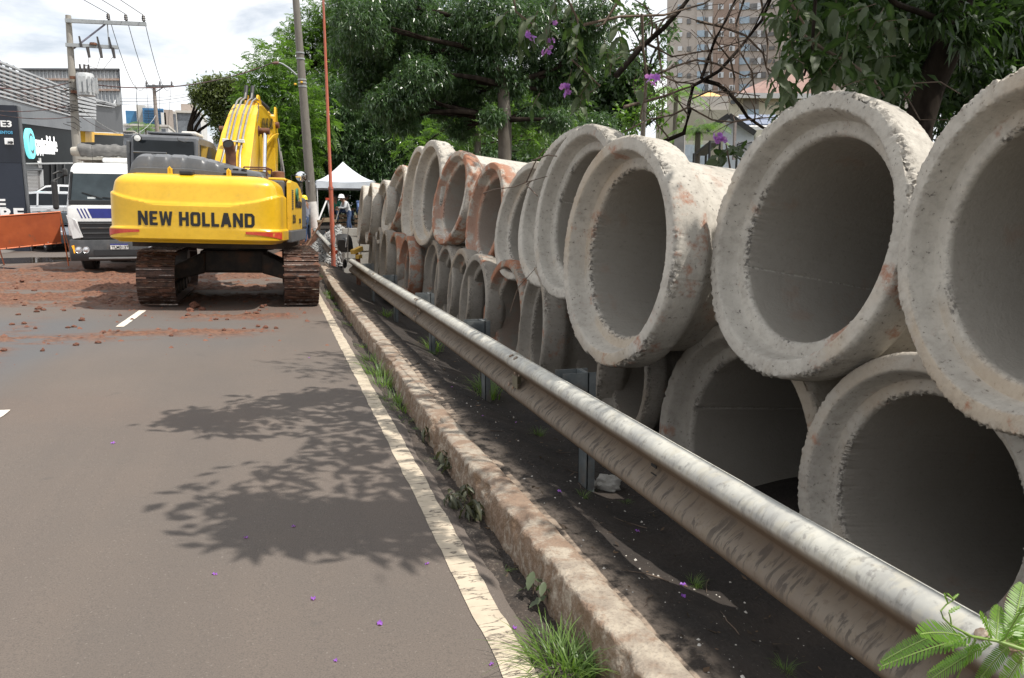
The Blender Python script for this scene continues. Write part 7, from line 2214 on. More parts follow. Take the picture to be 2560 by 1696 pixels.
# leafless straggling shrub in front of the tower
bs = thing('bare_shrub', tuple(Vector((pt(1660, 380, 7.4).x, 7.4, -.05))), 'leafless tangle of brown branches above the pipes in front of the apartment tower', 'shrub')
W_ = [([(1600, 440), (1663, 353), (1710, 333), (1724, 278), (1721, 266), (1733, 215), (1758, 201), (1798, 178), (1850, 120), (1905, 50), (1935, -20)], 7.4, .026), ([(1560, 268), (1660, 241), (1704, 224), (1733, 215)], 7.4, .016), ([(1758, 201), (1795, 211), (1828, 238), (1851, 266), (1868, 293), (1905, 318), (1990, 360)], 7.3, .024), ([(1833, 238), (1836, 195), (1826, 150), (1787, 101), (1760, 60)], 7.4, .013),
      ([(1540, 190), (1604, 118), (1660, 70), (1701, 24), (1734, -20)], 7.0, .030), ([(1754, 195), (1770, 150), (1787, 101), (1815, 50), (1843, -10)], 7.2, .020), ([(1742, 53), (1800, 66), (1864, 89), (1908, 134), (1916, 170), (1965, 203)], 7.2, .014), ([(1620, 110), (1680, 142), (1795, 122), (1864, 100)], 7.3, .011), ([(1900, -20), (1920, 114), (1916, 170), (1940, 230)], 7.2, .012), ([(1722, 268), (1680, 288), (1620, 300), (1560, 330)], 7.4, .012), ([(1722, 268), (1780, 300), (1830, 306), (1900, 296), (1960, 292)], 7.3, .010), ([(1724, 250), (1770, 230), (1830, 232), (1900, 240)], 7.3, .009),
      ([(1640, 60), (1650, 150), (1655, 190), (1690, 205), (1740, 210)], 7.3, .013), ([(1610, 200), (1690, 165), (1740, 150), (1790, 160), (1860, 190), (1905, 180)], 7.2, .012), ([(1860, 0), (1840, 60), (1850, 130), (1880, 180), (1890, 260)], 7.3, .013)]
for pts_, Y, r in W_:
    P = [pt(x, y, Y + .15 * math.sin(i * 1.7)) for i, (x, y) in enumerate(pts_)]
    mb = MB(); mb.tube(P, [r * (1 - .45 * i / (len(P) - 1)) for i in range(len(P))], 7); mb.obj('branch', TWIG if r < .02 else BARKD, bs, smooth=60)
    for k in range(5):
        i = rnd.randrange(len(P) - 1); a = P[i].lerp(P[i + 1], rnd.random()); e = a + Vector((rnd.uniform(-.5, .5), rnd.uniform(-.3, .3), rnd.uniform(-.35, .45)))
        q_ = limb_pts(a, e, rnd, .18, 5); mb = MB(); mb.tube(q_, [r * .38, r * .34, r * .28, r * .22, r * .16, r * .1], 5)
        for j in range(2):
            a2 = q_[rnd.randint(2, 4)]; mb.tube(limb_pts(a2, a2 + Vector((rnd.uniform(-.25, .25), rnd.uniform(-.15, .15), rnd.uniform(-.2, .25))), rnd, .15, 3), [r * .2, r * .16, r * .1, r * .06], 4)
        mb.obj('twig', TWIG, bs, smooth=60)

# flower head and leaves poking up between the second and third pipes
pf = thing('flower_plant', tuple(Vector((pt(1820, 400, 6.6).x, 6.6, .1))), 'purple flower head over dark round leaves in the gap between two big pipes', 'plant')
mb = MB(); b0 = pt(1825, 420, 6.6); mb.tube([(b0.x, 6.6, .1), b0, pt(1815, 360, 6.6)], [.012, .010, .006], 6); mb.obj('stem', TWIG, pf)
for k in range(22): put_leaf(pf, FLW, pt(1800 + rnd.uniform(-16, 17), 343 + rnd.uniform(-14, 14), 6.5 + rnd.uniform(-.06, .06)), (rnd.uniform(-1, 1), -1, rnd.uniform(-.3, 1)), rnd.uniform(0, 6), rnd.uniform(.8, 1.15), 'flower')
for k in range(26): put_leaf(pf, rnd.choice(BIGL), pt(1820 + rnd.uniform(-38, 42), 385 + rnd.uniform(-22, 26), 6.6 + rnd.uniform(-.2, .3)), (rnd.uniform(-1, 1), rnd.uniform(-1, .3), rnd.uniform(-.7, .2)), rnd.uniform(-.8, .8), rnd.uniform(1.0, 1.5))
for k in range(3): put_leaf(pf, WILT[0], pt(1838 + k * 6, 392 + k * 5, 6.3), (.6, -.4, -.3), .3, 1.0, 'dead_leaf')
# ------------------------------------------------------------------ works area beyond the digger
# pop-up canopy
Yc = 36.0
gc = gzf(1.5, Yc)
lx, rx = pt(791, 470, Yc), pt(936, 470, Yc)
pk = pt(857, 405, Yc + 1.4)
TENT = MAT('tent_white', (0.60, 0.64, 0.70), (0.68, 0.72, 0.77), rough=.55, scale=2, bmp=.15, bscale=8)
tn = thing('canopy_tent', ((lx.x + rx.x) / 2, Yc + 1.4, gc), 'white pop-up canopy tent with peaked roof beside the leaning pole', 'tent')
ez, vz_ = pt(860, 452, Yc).z, pt(860, 471, Yc).z
c_ = [Vector((lx.x, Yc, ez)), Vector((rx.x, Yc, ez)), Vector((rx.x, Yc + 2.9, ez)), Vector((lx.x, Yc + 2.9, ez))]
V, F = [], []
n_ = 8
for s in range(4):
    a, b_ = c_[s], c_[(s + 1) % 4]; o_ = len(V)
    for i in range(n_ + 1):
        t = i / n_
        for j in range(n_ + 1):
            u = j / n_; e = a.lerp(b_, u); p = e.lerp(pk, t); p.z = e.z + (pk.z - e.z) * (t ** 1.45) - .07 * math.sin(math.pi * u) * (1 - t) ** 2
            V.append(tuple(p))
    for i in range(n_):
        for j in range(n_): k = o_ + i * (n_ + 1) + j; F.append((k, k + 1, k + n_ + 2, k + n_ + 1))
np_mesh('roof', np.array(V), np.array(F), TENT, parent=tn, smooth=True)
for s in range(4):
    a, b_ = c_[s], c_[(s + 1) % 4]; mb = MB()
    P = [a.lerp(b_, j / 10) for j in range(11)]; out = (b_ - a).cross(Vector((0, 0, 1))).normalized()
    top = [p + out * .02 - Vector((0, 0, .07 * math.sin(math.pi * j / 10))) for j, p in enumerate(P)]; bot = [Vector((p.x, p.y, vz_)) + out * (.02 + .03 * math.sin(j * 2.1)) for j, p in enumerate(P)]
    mb.add(top + bot, [(j, j + 1, j + 12, j + 11) for j in range(10)]); mb.obj('valance', TENT, tn, smooth=40)
for c0 in c_:
    mb = MB(); mb.b2((c0.x - .022 + .03, c0.y - .022 + .03, gc - .05), (c0.x + .022 + .03, c0.y + .022 + .03, ez)); mb.obj('leg', FAC, tn)

# people ------------------------------------------------------------
SKIN = MAT('skin_brown', (0.20, 0.105, 0.065), rough=.6, scale=20)
JEAN = MAT('denim', (0.035, 0.06, 0.13), (0.06, 0.095, 0.18), rough=.85, scale=14)
SHG = MAT('shirt_grey', (0.17, 0.18, 0.23), (0.23, 0.24, 0.29), rough=.85, scale=10)
SHL = MAT('shirt_pale', (0.42, 0.43, 0.44), (0.52, 0.53, 0.54), rough=.85, scale=10)
SHGR = MAT('shirt_green', (0.025, 0.15, 0.10), (0.04, 0.2, 0.13), rough=.85, scale=10)
SHB = MAT('shirt_blue', (0.12, 0.2, 0.42), (0.2, 0.28, 0.5), rough=.85, scale=10)
BOOT = MAT('boot_black', (0.02, 0.018, 0.016), rough=.7)
HYEL = MAT('helmet_yellow', (0.72, 0.55, 0.02), rough=.3)
HWHT = MAT('helmet_white', (0.78, 0.78, 0.76), rough=.3)


def person(label, loc, rot, J, shirt, trousers, helmet=None, group=None, bare=()):
    """J: joint -> (x, y, z) in metres; x right, y forward of the figure."""
    t = thing('person', tuple(loc), label, 'person', group)
    M = Matrix.Translation(Vector(loc)) @ Matrix.Rotation(rot, 4, 'Z')
    V, E, Rd, tagv = [], [], [], []

    def add(p, r, parent_i, tg):
        V.append(M @ Vector(p) - Vector(loc)); Rd.append(r); tagv.append(tg)
        if parent_i is not None: E.append((parent_i, len(V) - 1))
        return len(V) - 1

    pel = add(J['pelvis'], .125, None, 2)
    wa = add(Vector(J['pelvis']).lerp(Vector(J['chest']), .45), .115, pel, 1)
    ch = add(J['chest'], .14, wa, 1)
    nk = add(J['neck'], .058, ch, 0)
    hd = Vector(J['head'])
    h1 = add(hd - Vector((0, 0, .03)), .082, nk, 0); add(hd + Vector((0, 0, .075)), .085, h1, 0)
    fx = Vector(J.get('face', (0, 1, 0))).normalized()
    add(hd + fx * .095 - Vector((0, 0, .015)), .028, h1, 0)
    for s, k in ((-1, 'l'), (1, 'r')):
        sh_ = add(J['sh' + k], .072, ch, 1); el = add(J['el' + k], .052, sh_, 1); wr = add(J['wr' + k], .036, el, 1)
        w0 = Vector(J['wr' + k]); dr = (w0 - Vector(J['el' + k])).normalized()
        pm = add(w0 + dr * .06, .036, wr, 0)
        sd_ = dr.orthogonal().normalized()
        for f_, ln_ in ((-.030, .07), (-.010, .085), (.010, .080), (.030, .062)):
            a = add(w0 + dr * .10 + sd_ * f_, .0105, pm, 0); b_ = add(w0 + dr * (.10 + ln_ * .5) + sd_ * f_ * 1.1 + Vector((0, 0, -.012)), .0095, a, 0); add(w0 + dr * (.10 + ln_ * .75) + sd_ * f_ + Vector((0, 0, -.035)), .008, b_, 0)
        tb = add(w0 + dr * .05 + sd_ * .045, .012, pm, 0); add(w0 + dr * .09 + sd_ * .06, .009, tb, 0)
        hp = add(J['hip' + k], .098, pel, 2); kn = add(J['kn' + k], .068, hp, 2); an = add(J['an' + k], .05, kn, 2)
        ft_ = Vector(J['an' + k]); add(ft_ + Vector((0, .06, -.045)), .048, an, 3); add(ft_ + Vector((0, .17, -.055)), .040, len(V) - 1, 3)
    me = bpy.data.meshes.new('body'); me.from_pydata(V, E, [])
    o = bpy.data.objects.new('tmp_body', me); COL.objects.link(o)
    sk = o.modifiers.new('skin', 'SKIN'); sk.use_smooth_shade = True
    for i, sv in enumerate(me.skin_vertices[0].data):
        sv.radius = (Rd[i], Rd[i]); sv.use_root = (i == pel)
    for i in (wa, ch): me.skin_vertices[0].data[i].radius = (Rd[i] * 1.2, Rd[i] * .85)
    sb = o.modifiers.new('sub', 'SUBSURF'); sb.levels = 1; sb.render_levels = 1
    dg = bpy.context.evaluated_depsgraph_get()
    nm = bpy.data.meshes.new_from_object(o.evaluated_get(dg))
    bpy.data.objects.remove(o)
    nm.name = 'body'
    for m_ in (SKIN, shirt, trousers, BOOT): nm.materials.append(m_)
    # colour each face by the bone it sits on
    segs = [(V[a], V[b_], tagv[b_] if tagv[a] != 1 or tagv[b_] != 2 else 2) for a, b_ in E]
    for p in nm.polygons:
        c0 = p.center; best = None
        for a, b_, tg in segs:
            d = b_ - a; L2 = d.length_squared or 1e-9; u = max(0, min(1, (c0 - a).dot(d) / L2)); q_ = (c0 - (a + d * u)).length
            if best is None or q_ < best[0]: best = (q_, tg)
        p.material_index = best[1]
    nm.shade_smooth()
    bo = bpy.data.objects.new('body', nm); COL.objects.link(bo); bo.parent = t; WL[bo.name] = Vector(loc)
    hw = M @ hd
    Rm = M.to_3x3()
    f_w = (Rm @ fx).normalized(); side_ = f_w.cross(Vector((0, 0, 1))).normalized()
    mb = MB()
    for s in (-1, 1): mb.lathe([(0, .008), (.010, 0), (0, -.008)], 6, Matrix.Translation(hw + f_w * .086 + side_ * s * .032 + Vector((0, 0, .02))))
    mb.obj('eyes', BLK, bo)
    if helmet is not None:
        up_ = Vector((0, 0, 1)); Mh = Matrix.Translation(hw + Vector((0, 0, .045)))
        mb = MB(); mb.lathe([(.150, -.005), (.140, .0), (.128, .012), (.124, .06), (.105, .11), (.065, .145), (0, .155)], 20, Mh)
        mb.loft([[hw + Vector((0, 0, .042)) + f_w * .10 + side_ * s_ * .08 + f_w * (0 if e == 0 else .085) * (1 - .4 * abs(s_)) for s_ in (-1, -.5, 0, .5, 1)] + [hw + Vector((0, 0, .052)) + f_w * .10 + side_ * s_ * .08 + f_w * (0 if e == 0 else .085) * (1 - .4 * abs(s_)) for s_ in (1, .5, 0, -.5, -1)] for e in (0, 1)])
        mb.obj('hard_hat', helmet, t, smooth=50)
    else:
        mb = MB(); mb.lathe([(.098, -.01), (.102, .04), (.085, .09), (.05, .118), (0, .125)], 16, Matrix.Translation(hw + Vector((0, 0, .01)) - f_w * .015)); mb.obj('hair', BLK, t, smooth=50)
    return t


def stand(**kw):
    J = dict(pelvis=(0, 0, .95), chest=(0, .02, 1.28), neck=(0, .03, 1.47), head=(0, .05, 1.58), face=(0, 1, -.15),
             shl=(-.19, .02, 1.38), shr=(.19, .02, 1.38), ell=(-.26, -.02, 1.10), elr=(.26, -.02, 1.10), wrl=(-.24, .10, .88), wrr=(.24, .10, .88),
             hipl=(-.10, 0, .90), hipr=(.10, 0, .90), knl=(-.12, .03, .50), knr=(.12, .02, .50), anl=(-.13, 0, .10), anr=(.13, -.02, .10))
    J.update(kw); return J


Yw = 28.6; p0 = pt(770, 604, Yw); gw = gzf(p0.x, Yw)
person('person in yellow hard hat, grey long-sleeved shirt and jeans standing beside the leaning pole', (p0.x, Yw, gw + .02), R(62),
       stand(wrl=(-.16, .24, 1.02), ell=(-.26, .02, 1.12), wrr=(.15, .26, 1.02), elr=(.26, .03, 1.12), head=(0, .09, 1.57), face=(0, 1, -.35)), SHG, JEAN, HYEL)
Yw = 33.6; p0 = pt(874, 560, Yw); gw = gzf(p0.x, Yw)
wk = person('person in white hard hat and pale shirt stooping over a long-handled tool under the tent', (p0.x, Yw, gw + .02), R(105),
            stand(chest=(0, .14, 1.26), neck=(0, .24, 1.42), head=(0, .32, 1.50), face=(0, 1, -.8), shl=(-.19, .18, 1.36), shr=(.19, .18, 1.36), ell=(-.30, .28, 1.12), elr=(.30, .26, 1.12), wrl=(-.04, .46, 1.14), wrr=(.06, .44, 1.08), knl=(-.13, .12, .5), knr=(.14, -.05, .5), anl=(-.14, .12, .1), anr=(.15, -.16, .1)), SHL, JEAN, HWHT)
t = thing('hoe', (p0.x - .45, Yw + .05, gw), 'long-handled hoe held by the person in the white hard hat', 'tool')
mb = MB(); mb.tube([(p0.x - .36, Yw + .0, gw + 1.22), (p0.x - .62, Yw + .02, gw + .42)], .02, 6); mb.obj('handle', BEI, t)
mb = MB(); mb.box((p0.x - .63, Yw + .02, gw + .40), (.24, .06, .10)); mb.obj('blade', ARMM, t)


def sit(**kw):
    J = dict(pelvis=(0, 0, .48), chest=(0, .10, .82), neck=(0, .16, 1.0), head=(0, .22, 1.10), face=(0, 1, -.2), shl=(-.19, .12, .92), shr=(.19, .12, .92), ell=(-.27, .22, .68), elr=(.27, .22, .68), wrl=(-.16, .44, .60), wrr=(.16, .44, .60),
             hipl=(-.11, .03, .46), hipr=(.11, .03, .46), knl=(-.16, .44, .50), knr=(.16, .44, .50), anl=(-.15, .40, .10), anr=(.15, .42, .10))
    J.update(kw); return J


CRATE = MAT('crate_wood', (0.22, 0.14, 0.08), (0.3, 0.2, 0.12), rough=.85, scale=6)
for k, (x, Y, rot, sh_, lab) in enumerate(((843, 37.0, -20, SHGR, 'person in a green shirt sitting in the shade under the tent, left of the other'), (857, 37.3, 60, SHGR, 'second person in a green shirt leaning forward in the shade under the tent'), (899, 36.5, 40, SHB, 'person in a blue shirt sitting in the shade at the right edge of the tent'))):
    p0 = pt(x, 560, Y); gw = gzf(p0.x, Y)
    person(lab, (p0.x, Y, gw + .38), R(180 + rot), sit(), sh_, JEAN, None)
    c0 = thing('crate', (p0.x, Y, gw), 'low wooden crate under ' + ('the left person in green', 'the second person in green', 'the person in blue')[k], 'crate', 'crates used as seats')
    for dz in (.05, .25, .45, .65): mb = MB(); mb.box((p0.x, Y, gw + dz), (.44, .40, .13)); mb.obj('board', CRATE, c0)

# gravel heap
GRV = MAT('gravel_grey', (0.30, 0.30, 0.295), (0.42, 0.42, 0.41), rough=.9, scale=9, lo=.3, hi=.7)
gp0 = pt(850, 612, 23.6); gg = gzf(gp0.x, 23.6)
g_ = np.random.default_rng(3)
n_ = 5200
rr = np.sqrt(g_.random(n_)); th = g_.random(n_) * 6.283
gx, gy = rr * np.cos(th) * 1.1, rr * np.sin(th) * 2.6
hz = (1 - rr) ** .8 * 1.02 + .05 * g_.random(n_)
P = np.stack([gp0.x + gx, 23.9 + gy, gg + hz], 1)
tet = np.array([(1, 0, -.5), (-.5, .87, -.5), (-.5, -.87, -.5), (0.1, 0, .8)])
sz = .022 + .03 * g_.random(n_)
A = g_.random((n_, 3)) * 6.28
ca, sa, cb, sb_ = np.cos(A[:, 0]), np.sin(A[:, 0]), np.cos(A[:, 1]), np.sin(A[:, 1])
Rz = np.zeros((n_, 3, 3)); Rz[:, 0, 0] = ca; Rz[:, 0, 1] = -sa; Rz[:, 1, 0] = sa; Rz[:, 1, 1] = ca; Rz[:, 2, 2] = 1
Rx = np.zeros((n_, 3, 3)); Rx[:, 1, 1] = cb; Rx[:, 1, 2] = -sb_; Rx[:, 2, 1] = sb_; Rx[:, 2, 2] = cb; Rx[:, 0, 0] = 1
V = np.einsum('nij,kj->nki', Rz @ Rx, tet) * sz[:, None, None] + P[:, None]
F = (np.arange(n_)[:, None, None] * 4 + np.array([(0, 1, 3), (1, 2, 3), (2, 0, 3), (0, 2, 1)])[None]).reshape(-1, 3)
gv = thing('gravel_heap', (gp0.x, 23.9, gg), 'heap of grey crushed stone behind the orange pole', 'gravel')
o = np_mesh('stones', V.reshape(-1, 3), F, GRV, parent=gv); o['kind'] = 'stuff'
mb = MB(); rings = []
for t in (1.0, .8, .6, .4, .2, .02): rings.append([(gp0.x + 1.1 * t * math.cos(a) , 23.9 + 2.6 * t * math.sin(a), gg + (1 - t) ** .8 * 1.0 - .02) for a in [k * 6.283 / 24 for k in range(24)]])
mb.loft(rings); mb.obj('core', GRV, gv, smooth=60)

# stacked concrete blocks
BLKM = MAT('block_concrete', (0.40, 0.38, 0.345), (0.48, 0.46, 0.42), rough=.92, scale=6, bmp=.4, bscale=60)
mb = MB(); mb.b2((-.195, -.095, 0), (.195, .095, .188)); bo = mb.obj('concrete_block', BLKM, None, bevel=.008); bme = bo.data; bpy.data.objects.remove(bo)
bx0 = pt(889, 660, 20.6).x; gb = gzf(bx0, 20.6)
rnd = random.Random(8)
for lv in range(6):
    for r_ in range(3):
        for cc_ in range(2):
            if lv == 5 and (r_ == 2): continue
            o = bpy.data.objects.new('concrete_block', bme); COL.objects.link(o)
            rot = 90 if lv % 2 and cc_ == 9 else 0
            o.location = (bx0 - .10 + cc_ * .40 + rnd.uniform(-.02, .02), 20.5 + r_ * .20 + rnd.uniform(-.012, .012), gb + lv * .19); o.rotation_euler = (0, 0, R(rot + rnd.uniform(-3, 3)))
            tag(o, 'concrete block of the stack, %s course, %s column, %s row' % (('bottom', 'second', 'third', 'fourth', 'fifth', 'top')[lv], ('left', 'right')[cc_], ('front', 'middle', 'back')[r_]), 'block', 'stacked concrete blocks')

# displaced rail lengths further on
for lab, a, b_ in (('short displaced length of guardrail behind the orange pole, in front of the gravel', pt(829, 626, 20.8), pt(789, 582, 26.3)), ('far displaced length of guardrail running behind the person in the yellow hard hat', pt(768, 560, 26.8), pt(742, 523, 34))):
    t = thing('guardrail_length', (a.x, a.y, gzf(a.x, a.y)), lab, 'guardrail')
    rail_beam(t, a, b_, n=10)
    for u in (.25, .8):
        q_ = Vector(a).lerp(Vector(b_), u); post_parts(t, q_.x + .17, q_.y, q_.z + .17, gzf(q_.x, q_.y), True)

# tipped wheelbarrow
TRAY = MAT('tray_black', (0.03, 0.031, 0.034), (0.05, 0.05, 0.052), rough=.45, scale=5, dirt=(0.25, 0.2, 0.16), dirt_lo=.6, dirt_hi=.75)
TUBE = MAT('barrow_tube', (0.42, 0.40, 0.38), (0.5, 0.49, 0.47), rough=.35, metal=.6)
wb0 = pt(862, 628, 18.9); gb = gzf(wb0.x, 18.9)
wb = thing('wheelbarrow', (wb0.x, 18.9, gb), 'black wheelbarrow tipped up on its nose beside the orange pole', 'wheelbarrow')
M_ = Matrix.Translation(pt(860, 609, 18.9)) @ Matrix.Rotation(R(-22), 4, 'Z') @ Matrix.Rotation(R(-68), 4, 'X') @ Matrix.Scale(0.68, 4)
mb = MB(); mb.X = M_
out_, in_ = [], []
for k in range(20):
    a = 2 * math.pi * k / 20; out_.append((math.cos(a), math.sin(a)))
ring = lambda sx, sy, z: [(sx * math.copysign(abs(c) ** .6, c), sy * math.copysign(abs(s) ** .6, s), z) for c, s in out_]
mb.loft([ring(.16, .20, -.16), ring(.26, .30, -.03), ring(.29, .34, .03), ring(.30, .35, .03), ring(.27, .31, -.03), ring(.17, .21, -.18)], cap=True); mb.obj('tray', TRAY, wb, smooth=40)
mb = MB(); mb.X = M_
for s in (-1, 1): mb.tube([(s * .10, .62, -.22), (s * .17, .2, -.22), (s * .22, -.35, -.12), (s * .25, -.62, -.02)], .018, 8); mb.tube([(s * .17, .0, -.22), (s * .19, -.06, -.45), (s * .19, -.3, -.2)], .015, 8)
mb.obj('frame', TUBE, wb, smooth=50)
mb = MB(); mb.X = M_; mb.lathe([(.05, -.03), (.13, -.04), (.17, 0), (.13, .04), (.05, .03)], 20, Matrix.Translation((0, .66, -.24)) @ Matrix.Rotation(R(90), 4, 'Y')); mb.obj('wheel', TYR, wb, smooth=50)
mb = MB(); mb.X = M_; mb.box((-.30, .30, -.05), (.09, .12, .10)); mb.obj('grip', MAT('red_plastic', (0.5, 0.07, 0.03), rough=.5), wb, bevel=.02)
# timber: yellow offcuts, leaning pole, trestle, plank on mounds
TIM = MAT('timber_yellow', (0.62, 0.38, 0.06), (0.70, 0.46, 0.12), rough=.7, scale=8, stretch=(1, 6, 6))
TIMP = MAT('timber_pale', (0.52, 0.38, 0.22), (0.60, 0.46, 0.3), rough=.8, scale=8, stretch=(1, 6, 6))
for lab, a, b_, w in (('upper yellow timber offcut beside the wheelbarrow', pt(881, 631, 18.2), pt(903, 621, 18.4), .12), ('lower yellow timber block under the offcut', pt(893, 643, 18.1), pt(901, 641, 18.2), .10)):
    t = thing('timber_offcut', tuple((Vector(a) + Vector(b_)) / 2), lab, 'timber'); mb = MB(); mb.bar(a, b_, w, w * .8); mb.obj('board', TIM, t)
    mb = MB(); q_ = (Vector(a) + Vector(b_)) / 2; mb.bar(q_, (q_.x, q_.y, gzf(q_.x, q_.y)), .06, .06); mb.obj('prop', BROWN, t)
STK = MAT('stick_brown', (0.24, 0.13, 0.075), (0.3, 0.18, 0.11), rough=.8)
a, b_ = pt(810, 546, 24.5), pt(764, 620, 24.3)
t = thing('timber_pole', (b_.x, b_.y, gzf(b_.x, b_.y)), 'long brown handle leaning diagonally in front of the person in the yellow hard hat', 'pole')
mb = MB(); mb.tube([b_, a], .025, 8); mb.obj('shaft', STK, t)
t = thing('trestle', tuple(Vector((pt(817, 550, 29.5).x, 29.5, gzf(1.7, 29.5)))), 'white two-legged trestle with a red cap behind the orange pole', 'trestle')
for x, y in ((796, 552), (826, 535), (829, 560)):
    mb = MB(); mb.tube([pt(818, 498, 29.5), pt(x, y, 29.5 + (x - 818) * .02)], .03, 6); mb.obj('leg', FAC, t)
mb = MB(); mb.box(pt(819, 498, 29.5), (.14, .14, .08)); mb.obj('cap', MATS['red_plastic'], t)
t = thing('plank_table', tuple(Vector((pt(815, 570, 26).x, 26, gzf(1.7, 26)))), 'tan plank laid across brown earth mounds by the gravel', 'plank')
a, b_ = pt(793, 553.5, 26), pt(840, 552, 26); mb = MB(); mb.bar(a, b_, .5, .07); mb.obj('board', TIMP, t)
a, b_ = pt(806, 548, 26.2), pt(826, 547, 26.2); mb = MB(); mb.bar(a, b_, .4, .06); mb.obj('board', TIMP, t)
for x in (797, 836): q_ = pt(x, 556, 26); mb = MB(); mb.bar(q_, (q_.x, q_.y, gzf(q_.x, q_.y)), .08, .08); mb.obj('leg', CRATE, t)


def lump_mesh(name, seed, mat, sub=3, amp=.35):
    g = np.random.default_rng(seed); n1, n2 = 10 * sub // 2, 7 * sub // 2
    V = []
    for i in range(n2 + 1):
        ph = math.pi * i / n2
        for j in range(n1):
            a = 2 * math.pi * j / n1
            d = np.array([math.sin(ph) * math.cos(a), math.sin(ph) * math.sin(a), math.cos(ph)])
            r = 1 + amp * (float(fbm(d[0] * 1.6 + seed * 3 + 20, d[1] * 1.6 + d[2] * 1.9 + 20, 4, .6)) - .5) * 2.2
            V.append(d * r)
    F = []
    for i in range(n2):
        for j in range(n1): F.append((i * n1 + j, (i + 1) * n1 + j, (i + 1) * n1 + (j + 1) % n1, i * n1 + (j + 1) % n1))
    o = np_mesh(name, np.array(V), np.array(F), mat, smooth=True); me = o.data; bpy.data.objects.remove(o); me.set_sharp_from_angle(angle=R(35)); return me


SOIL = MAT('red_soil', (0.16, 0.072, 0.042), (0.24, 0.115, 0.068), rough=.95, scale=4, bmp=.8, bscale=18)
EM = [lump_mesh('earth_mound', s, SOIL, 5) for s in (1, 2)]
for k, (x, y, Y, sx, sy, sz_, lab) in enumerate(((800, 580, 25.5, .7, .8, .55, 'reddish earth mound under the tan plank'), (757, 612, 25.0, .9, .9, .32, 'red earth heap at the feet of the person in the yellow hard hat'), (738, 590, 30, 1.6, 1.2, .5, 'pale sunlit earth heap just right of the excavator body'), (822, 572, 25, .35, .4, .45, 'brown stony earth lump beside the gravel heap'), (705, 612, 21.5, .5, .6, .35, 'earth heap behind the right track of the excavator'))):
    p0 = pt(x, y, Y); o = bpy.data.objects.new('earth_mound', EM[k % 2]); COL.objects.link(o); o.location = (p0.x, Y, gzf(p0.x, Y) + .05); o.scale = (sx, sy, sz_); o.rotation_euler = (0, 0, k * 1.3); tag(o, lab, 'earth', 'earth heaps in the works')

# ------------------------------------------------------------------ small things on the road and verge
CLM = MAT('clod_soil', (0.135, 0.055, 0.036), (0.20, 0.088, 0.055), rough=.95, scale=9, bmp=.8, bscale=30)
CL = [lump_mesh('mud_clod', s, CLM, 4, .5) for s in (11, 12, 13, 14)]
rnd = random.Random(12)
big = [(487, 770, .17), (475, 778, .11), (505, 776, .10), (470, 790, .08), (540, 800, .07), (655, 770, .09), (664, 766, .07), (640, 785, .08), (648, 778, .06), (645, 818, .07), (664, 820, .075), (205, 802, .09), (185, 818, .06), (170, 820, .055), (160, 775, .06), (262, 836, .06), (190, 864, .065), (245, 858, .07), (428, 840, .06), (108, 764, .07), (97, 772, .09), (92, 780, .07), (46, 787, .06), (60, 760, .06), (107, 878, .05), (60, 810, .07), (30, 812, .06), (10, 878, .06), (95, 700, .09), (55, 705, .08), (40, 712, .07), (85, 725, .08), (150, 742, .05), (300, 790, .05), (330, 800, .05), (560, 826, .05), (610, 822, .045), (690, 822, .05), (568, 800, .05), (89, 822, .05)]
for k, (x, y, s) in enumerate(big):
    q_ = ptZ(x, y, .03); q_ = ptZ(x, y, float(roadz(np.array(q_.x), np.array(q_.y))))
    o = bpy.data.objects.new('mud_clod', CL[k % 4]); COL.objects.link(o); o.location = (q_.x, q_.y, float(roadz(np.array(q_.x), np.array(q_.y))) + s * .15); o.scale = (s * rnd.uniform(.4, .62), s * rnd.uniform(.4, .62), s * rnd.uniform(.26, .42)); o.rotation_euler = (0, 0, rnd.uniform(0, 6))
    tag(o, 'largest red mud clod, lying on the asphalt behind the excavator between its tracks' if k == 0 else 'red-brown mud clod dropped on the asphalt around the excavator', 'clod', 'mud clods on the road')
# crumbs too many to count
g_ = np.random.default_rng(14)
X_ = g_.uniform(-7.5, .6, 13000); Y_ = g_.uniform(8.5, 21, 13000)
keep = g_.random(13000) < np.clip(mudfield(X_, Y_) * .55 + .02 * (Y_ > 9.5), 0, 1)
X_, Y_ = X_[keep], Y_[keep]; n_ = len(X_)
Z_ = roadz(X_, Y_); s_ = .010 + .040 * g_.random(n_) ** 5
th = g_.random(n_) * 6.28
octa = np.array([(1, 0, 0), (0, 1, 0), (-1, 0, 0), (0, -1, 0), (0, 0, .8), (.3, .3, .6)])
V = np.zeros((n_, 6, 3)); c_, sn_ = np.cos(th), np.sin(th)
for i, (a, b_, z) in enumerate(octa):
    j = .7 + .6 * g_.random(n_); V[:, i] = np.stack([X_ + (a * c_ - b_ * sn_) * s_ * j, Y_ + (a * sn_ + b_ * c_) * s_ * j, Z_ + z * s_ * j * .8], 1)
F = (np.arange(n_)[:, None, None] * 6 + np.array([(0, 5, 4), (0, 1, 5), (1, 4, 5), (1, 2, 4), (2, 3, 4), (3, 0, 4)])[None]).reshape(-1, 3)
o = np_mesh('mud_crumbs', V.reshape(-1, 3), F, CLM, base=(-2, 13, 0)); o.location = (-2, 13, 0); tag(o, 'scattered red-brown mud crumbs on the asphalt', 'mud', None, 'stuff')

